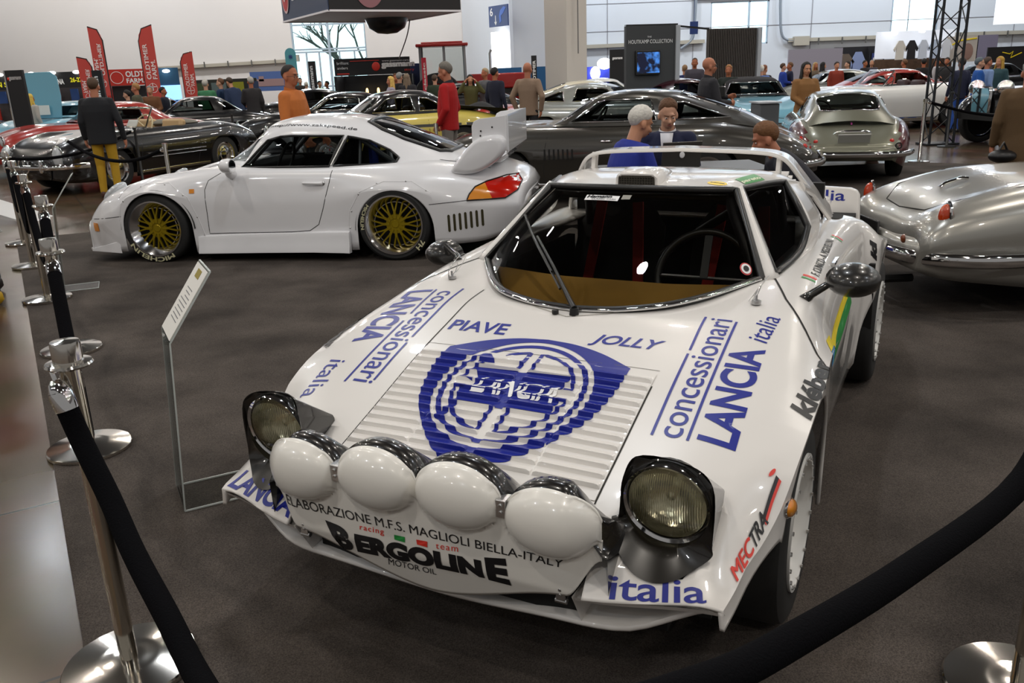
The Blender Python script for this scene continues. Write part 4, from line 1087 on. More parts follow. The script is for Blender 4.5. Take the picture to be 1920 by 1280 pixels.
# ---- cabin
FAB = M('cabin_black', '0c0b0c', .8)
b = B(); b.box((-1.1, 0, .26), (1.5, 1.3, .04)); b.box((-1.76, 0, .65), (.04, 1.2, .8)); b.box((-1.1, .66, .5), (1.4, .04, .5)); b.box((-1.1, -.66, .5), (1.4, .04, .5)); b.obj('cabin_lining', FAB, LA)
DASH = M('dash_suede', 'b58a3c', .9, noise=.15, nscale=8)
P1 = [(-.30, .785), (-.45, .80), (-.60, .825), (-.66, .81), (-.68, .70)]
b = B(); b.grid([[(x - .35 * max(0, abs(y) - .2) ** 1.3, y, z) for x, z in P1] for y in np.linspace(-.545, .545, 23)]); b.obj('dashboard', DASH, LA, smooth=50)
for s in (1, -1):
    b = B(); b.box((-1.25, .29 * s, .42), (.5, .44, .18)); 
    b.rings([[(x, .29 * s + w * a_, z + dz) for a_, dz in ((-1, 0), (-.8, .03), (.8, .03), (1, 0), (.8, -.09), (-.8, -.09))] for x, w, z in ((-1.42, .21, .5), (-1.5, .23, .72), (-1.56, .22, .86), (-1.6, .14, .96), (-1.61, .11, 1.03))])
    st = b.obj('bucket_seat', FAB, LA, bevel=.02)
    for k in (-.09, .09):
        b = B(); b.bar((-1.40, .29 * s + k * 1.5, .52), (-1.53, .29 * s + k, .97), .05, .012, up=(1, 0, 0)); b.obj('harness_strap', M('harness_red', 'c02418', .7), st)
b = B(); tw = Matrix.Rotation(1.15, 3, 'Y')
ring = [tw @ Vector((.18 * cos(t), .18 * sin(t), 0)) + Vector((-.83, .30, .80)) for t in np.linspace(0, 2 * pi, 41)[:-1]]
b.tube(ring, .014, 8, closed=True)
for t in (pi / 2, -pi / 2, pi): b.bar(Vector((-.83, .30, .80)), tw @ Vector((.17 * cos(t), .17 * sin(t), 0)) + Vector((-.83, .30, .80)), .03, .006)
b.obj('steering_wheel', BLACK, LA, smooth=60)
b = B()
for s in (1, -1):
    b.tube(catmull([(-.62, .5 * s, .6), (-.72, .5 * s, .86), (-.97, .36 * s, 1.09), (-1.3, .42 * s, 1.10), (-1.5, .45 * s, 1.05), (-1.6, .46 * s, .5)], 6), .02, 8)
b.tube([(-1.45, -.44, 1.07), (-1.45, .44, 1.07)], .02, 8); b.tube([(-1.55, -.42, .5), (-1.47, .40, 1.05)], .02, 8); b.tube([(-.98, -.36, 1.085), (-.98, .36, 1.085)], .018, 8)
b.obj('roll_cage', M('cage_grey', '15151a', .5), LA, smooth=60)

# ---- wheels
def tyre_prof(r, w, rr, face):
    h = w / 2
    return [(rr, -h * .9), (rr + .01, -h), (r - .03, -h * 1.02), (r - .008, -h * .92), (r, -h * .75), (r, h * .75), (r - .008, h * .92), (r - .03, h * 1.02), (rr + .01, h), (rr, h * .9)]
RIMW = M('rim_white', (.75, .75, .73), .35, 0, .5)
def rally_wheel(x, y, r, w, rr):
    s = 1 if y > 0 else -1
    b = B(); b.lathe(tyre_prof(r, w, rr, 0), 48, 'y', (0, 0, 0)); wh = b.obj('wheel', RUBBER, LA, smooth=40, loc=(x, y, r))
    b = B(); h = w / 2 * s
    b.lathe([(rr + .012, h * 1.0), (rr + .012, h * 1.06), (rr, h * 1.06), (rr - .012, h * .8), (rr - .02, h * .2), (.09, h * .15), (.06, h * .45), (.001, h * .45)], 48, 'y'); rm = b.obj('rim', RIMW, wh, smooth=40)
    for k in range(20): t = 2 * pi * k / 20; b = B(); b.tube([((rr - .002) * cos(t), h * 1.05, (rr - .002) * sin(t)), ((rr - .002) * cos(t), h * 1.1, (rr - .002) * sin(t))], .006, 6); b.obj('bolt', STEEL, wh)
    b = B()
    for k in range(5):
        t = 2 * pi * k / 5; b.bar((.05 * cos(t), h * .45, .05 * sin(t)), ((rr - .02) * cos(t), h * .5, (rr - .02) * sin(t)), .06, .03, up=(0, 1, 0))
    b.obj('spokes', M('rim_gold', 'b98a25', .35, .6), rm, bevel=.006)
for s in (1, -1):
    rally_wheel(0, .705 * s, .30, .22, .19); rally_wheel(-2.18, .715 * s, .31, .27, .19)
    b = B(); b.lathe([(.365, -.12), (.355, .0), (.30, -.14)], 32, 'y', (0, .70 * s, .30), arc=pi); b.obj('arch_liner', MATT, LA, solid=0)
    b = B(); b.box((-1.84, .74 * s, .52), (.012, .2, .34), Matrix.Rotation(.25, 3, 'Y')); b.obj('mud_flap', M('flap_grey', '1c1b1a', .7), LA)
    # green and yellow stripe panel low on the door
    b = B()
# indicator
b = B(); b.ell((0, 0, 0), (.05, .016, .024)); b.v = [tuple(Matrix.Rotation(-.35, 3, 'Y') @ Vector(p) + Vector((.285, .826, .492))) for p in b.v]
b.obj('indicator', M('amber', 'e08a10', .2, 0, 1), LA, smooth=60)
b = B(); b.ell((0, 0, 0), (.056, .012, .029)); b.v = [tuple(Matrix.Rotation(-.35, 3, 'Y') @ Vector(p) + Vector((.285, .820, .492))) for p in b.v]
b.obj('indicator_bezel', CHROME, LA, smooth=60)
# mirrors
for s, bx, by, c in ((1, -.58, .728, Vector((-.60, .853, .885))), (-1, -.68, .70, Vector((-.80, -.835, .835)))):
    h = on(Vector((bx, by * s, 0)))
    b = B(); ax = Vector((1, .25 * s, 0)).normalized()
    b.tube([h + Vector((.03, -.02 * s, -.005)), h + Vector((.0, 0, .012)), h + Vector((0, .05 * s, .05)), c + Vector((-.02, -.02 * s, -.03))], [.022, .014, .013, .02], 8)
    prof = [(.001, .085), (.028, .078), (.052, .055), (.066, .022), (.07, -.01), (.068, -.03), (.06, -.033), (.001, -.033)]
    bl = B(); bl.lathe(prof, 24, 'x'); Rm = Matrix.Rotation(.2 * s, 3, 'Z')
    bl.v = [tuple(Rm @ Vector((p[0], p[1] * 1.25, p[2] * .8)) + c) for p in bl.v]
    b.add(bl.v, bl.f); b.obj('mirror', M('mirror_grey', '2a2928', .28, .3, .5), LA, smooth=60)
# bonnet pins and wires
for s in (1, -1):
    h = on(Vector((-.43, .578 * s, 0)))
    b = B(); b.tube([h, h + Vector((0, 0, .012))], .016, 12); b.tube([h, h + Vector((0, 0, .03))], .004, 6)
    ring = [h + Vector((.03 * cos(t) - .01, .012 * sin(t), .035 + .03 * sin(t))) for t in np.linspace(0, 2 * pi, 22)[:-1]]
    b.tube(ring, .0018, 5, closed=True)
    ring = [h + Vector((-.04 + .05 * cos(t), .03 * sin(t) , .045 + .045 * sin(t))) for t in np.linspace(0, 2 * pi, 22)[:-1]]
    b.tube(ring, .0012, 5, closed=True)
    b.obj('bonnet_pin', STEEL, LA, smooth=60)

# ---- lettering and marks on the rally car
LT = 'lettering'
def XY(*q): return [(x, y, 0) for x, y in q]
def deck(txt, q, mat=BLUE, f=on, **k):
    k.setdefault('nu', 14); k.setdefault('nv', 6)
    return decal(LT, mat, LA, quad_fn(*[(x, y, 0) for x, y in q], lift=f), txt=txt, **k)
def bar(q, mat=BLUE, name='stripe', f=on, nu=2, nv=16):
    return decal(name, mat, LA, quad_fn(*[(x, y, 0) for x, y in q], lift=f), splines=[[(0, 0), (1, 0), (1, 1), (0, 1)]], nu=nu, nv=nv)
deck('PIAVE', [(-.052, -.38), (-.052, -.155), (-.12, -.165), (-.115, -.386)], bold=.02, shear=.12)
deck('JOLLY', [(-.05, .135), (-.05, .36), (-.12, .372), (-.118, .145)], bold=.02, shear=.15)
# left wing reads away from the nose
deck('concessionari', [(.292, .538), (-.29, .536), (-.29, .468), (.292, .468)], nu=24, bold=.004)
bar([(.296, .456), (.296, .464), (-.07, .458), (-.07, .450)]); bar([(-.088, .450), (-.088, .458), (-.295, .452), (-.295, .444)])
bar([(.291, .552), (.291, .560), (-.283, .553), (-.283, .545)])
deck('LANCIA', [(.284, .682), (-.15, .668), (-.14, .568), (.278, .576)], nu=24, bold=.03)
deck('italia', [(-.185, .662), (-.352, .672), (-.362, .612), (-.20, .60)])
# right wing reads towards the nose
deck('concessionari', [(-.312, -.558), (.262, -.556), (.266, -.478), (-.316, -.492)], nu=24, bold=.004)
deck('LANCIA', [(-.31, -.706), (.06, -.706), (.06, -.597), (-.32, -.595)], nu=24, bold=.03)
bar([(-.349, -.486), (-.349, -.478), (.012, -.478), (.012, -.486)]); bar([(.047, -.485), (.047, -.477), (.249, -.475), (.249, -.483)])
bar([(-.323, -.588), (-.323, -.580), (-.131, -.574), (-.131, -.582)]); bar([(-.082, -.581), (-.082, -.573), (.268, -.579), (.268, -.587)])
deck('italia', [(.158, -.722), (.34, -.718), (.34, -.652), (.165, -.65)])
# nose
deck('italia', [(.735, .502), (.676, .714), (.634, .698), (.697, .497)], bold=.012, nu=18)
deck('LANCIA', [(.668, -.742), (.742, -.44), (.705, -.42), (.62, -.70)], bold=.03, nu=18)
# left flank
side = lambda a, b_, c, d: quad_fn(a, b_, c, d, lift=drop_on(LBVH, (-.15, -.75, -.65), .003))
for w_, mt, q in (('MEC', REDV, ((.59, .762, .44), (.478, .781, .47), (.468, .752, .49), (.583, .738, .46))), ('TRA', INK, ((.478, .781, .47), (.40, .79, .50), (.388, .764, .525), (.468, .752, .49)))):
    decal(LT, mt, LA, side(*q), txt=w_, bold=.025, shear=.2, nu=8, nv=4)
sq = [[(0, 0), (1, 0), (1, 1), (0, 1)]]
decal('stripe', REDV, LA, side((.411, .787, .497), (.305, .801, .57), (.303, .795, .576), (.407, .780, .503)), splines=sq, nu=6)
decal('stripe', INK, LA, side((.407, .780, .503), (.303, .795, .576), (.300, .788, .583), (.402, .772, .511)), splines=sq, nu=6)
decal('dot', REDV, LA, side((.312, .765, .58), (.288, .771, .59), (.284, .782, .588), (.308, .776, .578)), splines=[[(.5 + .5 * cos(t), .5 + .5 * sin(t)) for t in np.linspace(0, 2 * pi, 21)[:-1]]])
decal(LT, INK, LA, side((.095, .84, .66), (-.255, .836, .70), (-.20, .792, .735), (.075, .782, .685)), txt='kléber', bold=.035, nu=36, nv=12)
decal(LT, INK, LA, quad_fn((-.255, -.836, .70), (.095, -.84, .66), (.075, -.782, .685), (-.20, -.792, .735), lift=drop_on(LBVH, (-.15, .75, -.65), .003)), txt='kléber', bold=.035, nu=36, nv=12)
decal(LT, INK, LA, quad_fn((-1.822, .845, .69), (-1.83, .835, .77), (-1.828, .80, .79), (-1.822, .81, .72), lift=drop_on(LBVH, (-1, -.3, -.1))), txt='kl', bold=.07, nu=3, nv=3)
# door names with small flags
dn = drop_on(LBVH, (0, -.5, -1))
decal(LT, INK, LA, quad_fn((-.80, .722, .84), (-1.33, .706, .875), (-1.32, .676, .878), (-.80, .690, .85), lift=dn), txt='F. CUNICO - A. MEGHELLINI', bold=.02, nu=20, nv=3)
for x0, x1, mt in ((-.725, -.74, GRNV), (-.752, -.77, REDV), (-1.375, -1.39, GRNV), (-1.403, -1.418, REDV)):
    decal('flag_patch', mt, LA, quad_fn((x0, .72, .84), (x1, .72, .84), (x1, .675, .86), (x0, .675, .86), lift=dn), splines=sq, nu=2, nv=4)
lo_ = drop_on(LBVH, (0, -1, -.35))
for q, mt in (([(-.45, .70), (-1.25, .70), (-1.25, .735), (-.45, .725)], YELV), ([(-.40, .66), (-1.25, .655), (-1.25, .70), (-.45, .70)], GRNV), ([(-.33, .672), (-.42, .66), (-.45, .71), (-.36, .715)], M('sky_vinyl', '4a90c8', .4)), ([(-.36, .715), (-.45, .71), (-.48, .74), (-.40, .745)], YELV)):
    decal('stripe', mt, LA, quad_fn(*[(x, .84, z) for x, z in q], lift=lo_), splines=sq, nu=12, nv=4)
b = B(); b.bar((-1.02, .742, .842), (-1.13, .742, .842), .012); b.obj('door_handle', CHROME, LA)
# lamp cover
PB = bvh_of(PANB); pn = drop_on(PB, (-1, 0, .0))
def pan(txt, q, mat, **k): return decal(LT, mat, LA, quad_fn(*[(1.0, y, z) for y, z in q], lift=pn), txt=txt, nu=30, nv=4, **k)
pan('ELABORAZIONE M.F.S. MAGLIOLI BIELLA-ITALY', [(-.435, .466), (.395, .478), (.397, .500), (-.442, .494)], INK, bold=.006)
pan('B', [(-.268, .362), (-.222, .366), (-.222, .438), (-.302, .449)], INK, bold=.06)
pan('ERGOLIN', [(-.213, .366), (.182, .392), (.176, .444), (-.208, .430)], INK, bold=.07, space=1.05)
pan('E', [(.192, .390), (.255, .390), (.246, .466), (.186, .455)], INK, bold=.06)
pan('racing', [(-.188, .441), (-.110, .444), (-.110, .464), (-.186, .462)], REDV, bold=.01, space=1.2)
pan('team', [(.047, .446), (.112, .452), (.113, .467), (.048, .460)], REDV, bold=.01, space=1.2)
pan('MOTOR OIL', [(-.118, .348), (.033, .357), (.035, .376), (-.112, .373)], INK, bold=.012)
for q, mt in (([(-.078, .442), (-.046, .441), (-.045, .457), (-.078, .456)], GRNV), ([(-.009, .444), (.022, .443), (.023, .460), (-.010, .458)], REDV)):
    decal('flag_patch', mt, LA, quad_fn(*[(1.0, y, z) for y, z in q], lift=pn), splines=sq, nu=3, nv=3)
# bonnet crest, drawn in metres about its own centre: u across, v towards the windscreen
LCUT = [.215 - (X0L + PITCH_L * (k + t)) for k in range(13) for t in (0, .2, .4, .6, .72, .76, .80)]
UCUT = [s * (q + e) for s in (1, -1) for q in (.012, .205) for e in (.001, .003, .006, .0133, .09, .1767, .184, .187, .189)] + [0]
def crest(name, mat, splines, off=.0012, n=80):
    f = drop_on(HB, off=off); C = np.array([p for s in splines for p in s]); lo, hi = C.min(0), C.max(0)
    decal(name, mat, LA, lambda a, c: f(Vector((.215 - (lo[1] + (hi[1] - lo[1]) * c), lo[0] + (hi[0] - lo[0]) * a, 0))), splines=splines,
          cv=[q for q in LCUT if lo[1] < q < hi[1]], cu=[q for q in UCUT if lo[0] < q < hi[0]], smooth=False)
circ = lambda r, n=72: [(r * cos(t), r * sin(t)) for t in np.linspace(0, 2 * pi, n + 1)[:-1]]
half = [(0, .268), (.10, .258), (.20, .228), (.312, .172), (.312, .172), (.312, .08), (.30, 0), (.272, -.09), (.21, -.18), (.13, -.265), (.06, -.315), (0, -.335)]
hp_ = catmull([(x, y, 0) for x, y in half], 5); sh_ = [(p.x, p.y) for p in hp_]; sh_ += [(-x, y) for x, y in sh_[::-1][1:-1]]
crest('crest', BLUE, [sh_, circ(.246)])
crest('crest', BLUE, [circ(.229), circ(.213)])
def stroke(P, w):
    P = [Vector((p[0], p[1])) for p in P]; L, R = [], []
    for i, p in enumerate(P):
        d = (P[min(i + 1, len(P) - 1)] - P[max(i - 1, 0)]).normalized(); n = Vector((-d.y, d.x)) * w / 2
        L.append(tuple(p + n)); R.append(tuple(p - n))
    return [L + R[::-1]]
arc = lambda a, b_, r=.184: [(r * cos(math.radians(t)), r * sin(math.radians(t))) for t in np.linspace(a, b_, 16)]
crest('crest', BLUE, stroke([(.022, .085)] + arc(84, 10) + [(.155, .032)], .013))
crest('crest', BLUE, stroke([(.155, -.018)] + arc(-6, -80) + [(.034, -.088)], .013))
crest('crest', BLUE, stroke([(-.022, -.088)] + arc(-97, -174) + [(-.15, -.018)], .013))
crest('crest', BLUE, stroke([(-.022, .085)] + arc(96, 122), .013))
crest('crest', BLUE, stroke([(-.15, .105), (-.188, .016), (-.14, .016)], .013))
crest('crest', BLUE, [[(-.156, .166), (-.112, .108), (-.172, .106)]])
crest('crest', BLUE, stroke([(-.14, -.07), (-.166, -.165)], .02) )
crest('crest', BLUE, [[(-.165, .078), (.158, .080), (.15, .02), (.12, .02), (.12, -.02), (.165, -.02), (.158, -.088), (-.148, -.084), (-.168, -.02), (-.13, -.02), (-.13, .03)]])
f2 = drop_on(HB, off=.0026)
decal(LT, WHT, LA, lambda a, c: f2(Vector((.25 - .07 * c, -.128 + .272 * a + .02 * c, 0))), txt='LANCIA', bold=.02, shear=.1, nu=6, cv=[.7 * k / 14 for k in range(14)], smooth=False)
# roof and glass stickers, wiper
rf = drop_on(bvh_of(rb), off=.002)
el = [[(.5 + .5 * cos(t), .5 + .5 * sin(t)) for t in np.linspace(0, 2 * pi, 33)[:-1]]]
decal('sticker', M('sticker_yellow', 'f2d020', .4), LA, quad_fn((-.965, .262, 0), (-.965, .338, 0), (-1.02, .338, 0), (-1.02, .262, 0), lift=rf), splines=el, nu=4, nv=4)
rf2 = drop_on(bvh_of(rb), off=.003)
decal(LT, INK, LA, quad_fn((-.99, .272, 0), (-.985, .330, 0), (-1.0, .330, 0), (-1.005, .272, 0), lift=rf2), txt='yanta', bold=.03)
decal('sticker', M('sticker_green', '2c8a3a', .4), LA, quad_fn((-1.05, .395, 0), (-1.2, .44, 0), (-1.25, .385, 0), (-1.09, .345, 0), lift=rf), splines=sq, nu=6, nv=4)
decal(LT, M('sticker_cream', 'dfe6c8', .5), LA, quad_fn((-1.055, .39, 0), (-1.195, .433, 0), (-1.215, .41, 0), (-1.07, .37, 0), lift=rf2), txt='pareto', bold=.03, nu=6)
wf = drop_on(bvh_of(wsb), (-.45, 0, -.9), off=.003); wf2 = drop_on(bvh_of(wsb), (-.45, 0, -.9), off=.0045)
decal('sticker', WHT, LA, quad_fn((-.785, -.172, 1.1), (-.775, -.03, 1.1), (-.812, -.03, 1.1), (-.825, -.172, 1.1), lift=wf), splines=sq, nu=4)
decal(LT, INK, LA, quad_fn((-.799, -.165, 1.1), (-.796, -.06, 1.1), (-.817, -.06, 1.1), (-.82, -.165, 1.1), lift=wf2), txt='Hamann', bold=.03, shear=.2)
decal(LT, INK, LA, quad_fn((-.786, -.142, 1.1), (-.781, -.04, 1.1), (-.789, -.04, 1.1), (-.796, -.142, 1.1), lift=wf2), txt='CLASSIC CARS', bold=.01)
decal('sticker', M('sticker_grey', '8c8a80', .5), LA, quad_fn((-.788, -.02, 1.1), (-.79, .015, 1.1), (-.822, .015, 1.1), (-.822, -.02, 1.1), lift=wf), splines=sq)
for r_, mt, o_ in ((.03, M('sticker_red', 'c8484a', .5), .003), (.024, WHT, .0045), (.014, INK, .006)):
    wg = drop_on(bvh_of(wsb), (-.3, -.6, -.6), off=o_)
    decal('sticker', mt, LA, lambda a, c, r_=r_, wg=wg: wg(Vector((-.65 - (c - .5) * 1.5 * r_, .497 + (a - .5) * 2 * r_, .89 + (c - .5) * r_))), splines=el)
WB = bvh_of(wsb)
def onw(x, y, h): 
    q = WB.find_nearest(Vector((x, y, .8 + (-.26 - x) * .55))); n = q[1] if q[1].z > 0 else -q[1]
    return q[0] + n * h
b = B()
base = Vector((-.222, .02, .785)); elb = onw(-.40, -.12, .03)
b.tube([base, base + Vector((0, 0, .03))], [.018, .014], 12)
b.tube([base + Vector((0, 0, .028)), base.lerp(elb, .25) + Vector((0, 0, .018)), elb, onw(-.57, -.27, .022)], [.011, .009, .006, .005], 8)
wp = b.obj('wiper', BLACK, LA, smooth=60)
b = B(); P = [onw(-.33 - .42 * t, -.075 - .375 * t, .012) for t in np.linspace(0, 1, 14)]
b.tube(P, .0055, 6); b.tube([p + Vector((.004, 0, .008)) for p in P[2:-2]], .004, 6); b.obj('wiper_blade', BLACK, wp, smooth=60)
b = B(); q = on(Vector((-.212, -.045, 0))); b.tube([q, q + Vector((0, 0, .012))], .012, 10); b.obj('washer_jet', BLACK, LA)
line_on('cowl_seam', [(-.45, -.42, 0), (-.36, -.30, 0), (-.245, -.13, 0), (-.20, 0, 0), (-.245, .13, 0), (-.36, .30, 0), (-.45, .42, 0)], .005, M('cowl_edge', 'a8a49c', .5))
# ducktail word
flat_text(LT, 'italia', BLUE, LA, (-2.806, .35, .815), (0, .235, 0), (-.003, 0, .06), bold=.01)
# dark flank openings
b = B(); q = [dn(Vector((-1.83 - .1 * cos(t), .66 + .028 * sin(t), .9))) + Vector((0, 0, .002)) for t in np.linspace(0, 2 * pi, 25)[:-1]]
b.add(q, [tuple(range(24))]); b.obj('flank_vent', MATT, LA, fix=False)

# ================================================================ white rear-engined racing coupe
PW = paint('coupe_white', (.78, .78, .80), .3)
PO = thing('racing_coupe', 'white wide-arched racing coupe with gold lattice wheels and a tall rear wing', 'car', (-3.1326, 8.6900, 0), 3.00429)
rows = [
 (.70, [(0, .40), (.35, .40), (.60, .385), (.72, .365), (.76, .32), (.76, .11)]),
 (.66, [(0, .475), (.35, .475), (.61, .455), (.74, .42), (.79, .34), (.79, .11)]),
 (.55, [(0, .55), (.35, .55), (.63, .575), (.77, .53), (.85, .40), (.83, .11)]),
 (.40, [(0, .60), (.35, .605), (.64, .665), (.79, .61), (.878, .46), (.85, .11)]),
 (.20, [(0, .65), (.35, .66), (.65, .735), (.80, .685), (.89, .62), (.87, .11)]),
 (0, [(0, .705), (.35, .715), (.655, .782), (.80, .73), (.895, .66), (.88, .11)]),
 (-.25, [(0, .77), (.35, .775), (.665, .812), (.80, .75), (.885, .62), (.86, .09)]),
 (-.5, [(0, .825), (.35, .82), (.68, .832), (.79, .76), (.845, .58), (.83, .09)]),
 (-.75, [(0, .85), (.35, .845), (.69, .838), (.78, .77), (.83, .56), (.82, .09)]),
 (-1.2, [(0, .8), (.35, .81), (.695, .825), (.775, .775), (.828, .56), (.82, .09)]),
 (-1.6, [(0, .8), (.35, .81), (.705, .82), (.785, .77), (.84, .56), (.83, .09)]),
 (-1.9, [(0, .8), (.35, .81), (.715, .83), (.80, .77), (.88, .62), (.86, .10)]),
 (-2.27, [(0, .85), (.35, .845), (.71, .84), (.82, .765), (.912, .64), (.89, .12)]),
 (-2.5, [(0, .88), (.35, .87), (.69, .83), (.815, .745), (.908, .62), (.88, .14)]),
 (-2.75, [(0, .86), (.35, .845), (.67, .80), (.80, .70), (.88, .55), (.85, .14)]),
 (-3.0, [(0, .82), (.35, .805), (.64, .755), (.775, .65), (.845, .50), (.80, .15)]),
 (-3.25, [(0, .74), (.35, .725), (.61, .68), (.73, .60), (.79, .48), (.72, .22)]),
 (-3.36, [(0, .67), (.35, .66), (.58, .62), (.69, .55), (.74, .47), (.68, .30)]),
 (-3.41, [(0, .58), (.35, .575), (.54, .55), (.64, .51), (.69, .46), (.64, .38)])]
def plan(p):
    x, y, z = p
    x += .15 * (1 - min(1, abs(y) / .8) ** 2.2) * sst((x - .2) / .5) - .07 * (1 - min(1, abs(y) / .7) ** 2) * sst((-2.9 - x) / .5)
    return (x, y, z)
psh = Shell(rows, [(-.03, .315, .335), (-2.28, .28, .35)], nprof=4)
full = psh.build(); psh.cap(full, True); psh.cap(full, False); full.v = [plan(p) for p in full.v]
PBV = bvh_of(full)
low_ = B(); low_.v, low_.f, low_.mi = full.v, full.f, full.mi
sk = psh.build(cut=lambda c: -2.2 < c.x < -.75 and abs(c.y) < .6 and c.z > .7); psh.cap(sk, True); psh.cap(sk, False); sk.v = [plan(p) for p in sk.v]
sk.obj('body_shell', PW, PO, smooth=45, solid=.01)
gh = loft([
 (-.56, [(0, .872), (.3, .866), (.5, .855), (.62, .845), (.67, .832)]),
 (-.78, [(0, 1.04), (.3, 1.01), (.48, .945), (.60, .86), (.685, .82)]),
 (-.95, [(0, 1.165), (.3, 1.14), (.48, 1.085), (.60, .985), (.69, .815)]),
 (-1.07, [(0, 1.225), (.3, 1.212), (.47, 1.172), (.588, 1.085), (.692, .81)]),
 (-1.3, [(0, 1.262), (.3, 1.25), (.47, 1.207), (.575, 1.125), (.697, .81)]),
 (-1.6, [(0, 1.26), (.3, 1.248), (.46, 1.203), (.572, 1.12), (.70, .81)]),
 (-1.9, [(0, 1.217), (.3, 1.203), (.445, 1.158), (.56, 1.075), (.71, .81)]),
 (-2.15, [(0, 1.15), (.3, 1.13), (.43, 1.085), (.55, .99), (.71, .81)]),
 (-2.4, [(0, 1.055), (.3, 1.035), (.42, .99), (.54, .91), (.70, .80)]),
 (-2.6, [(0, .965), (.3, .945), (.41, .912), (.52, .862), (.68, .79)]),
 (-2.8, [(0, .865), (.3, .85), (.41, .83), (.5, .81), (.66, .76)])], 5, 5)
DW = [(-.82, .835), (-1.075, 1.065), (-1.2, 1.095), (-1.3, 1.10), (-1.785, 1.085), (-1.66, .83)]
QW = [(-1.70, .835), (-1.825, 1.08), (-2.02, 1.035), (-2.20, .95), (-2.29, .885), (-2.27, .845), (-2.2, .835)]
BW = [(-1.96, -.33), (-1.96, .33), (-2.1, .40), (-2.3, .42), (-2.62, .39), (-2.70, .3), (-2.72, 0), (-2.70, -.3), (-2.62, -.39), (-2.3, -.42), (-2.1, -.40)]
FW = [(-.60, .885), (.60, .885), (.52, 1.11), (.44, 1.175), (.3, 1.20), (-.3, 1.20), (-.44, 1.175), (-.52, 1.11)]
GBV = bvh_of(gh)
g2, pn_ = knife(gh, both(DW) + both(QW) + [(BW, 'z', lambda c: c.x < -1.8), (FW, 'x', lambda c: c.x > -1.12)])
g2.obj('roof', PW, PO, smooth=45)
for q, nm in zip(pn_, ('door_window', 'door_window', 'quarter_window', 'quarter_window', 'rear_window', 'windscreen')): q.obj(nm, GLASS, PO, smooth=60)
for s in (1, -1):
    for w_ in (DW, QW):
        b = B(); b.tube(on_side(GBV, w_, s, .002), .011, 6, closed=True); b.obj('window_rubber', BLACK, PO, smooth=60)
    b = B(); b.tube([GBV.find_nearest(Vector((x, .66 * s, z)))[0] + Vector((0, .006 * s, 0)) for x, z in ((-1.68, .825), (-1.80, 1.09))], .009, 6); b.obj('pillar_trim', M('alu', (.7, .7, .7), .3, .9), PO)
b = B(); b.tube(on_top(GBV, BW, .002), .02, 8, closed=True); b.obj('window_rubber', BLACK, PO, smooth=60)
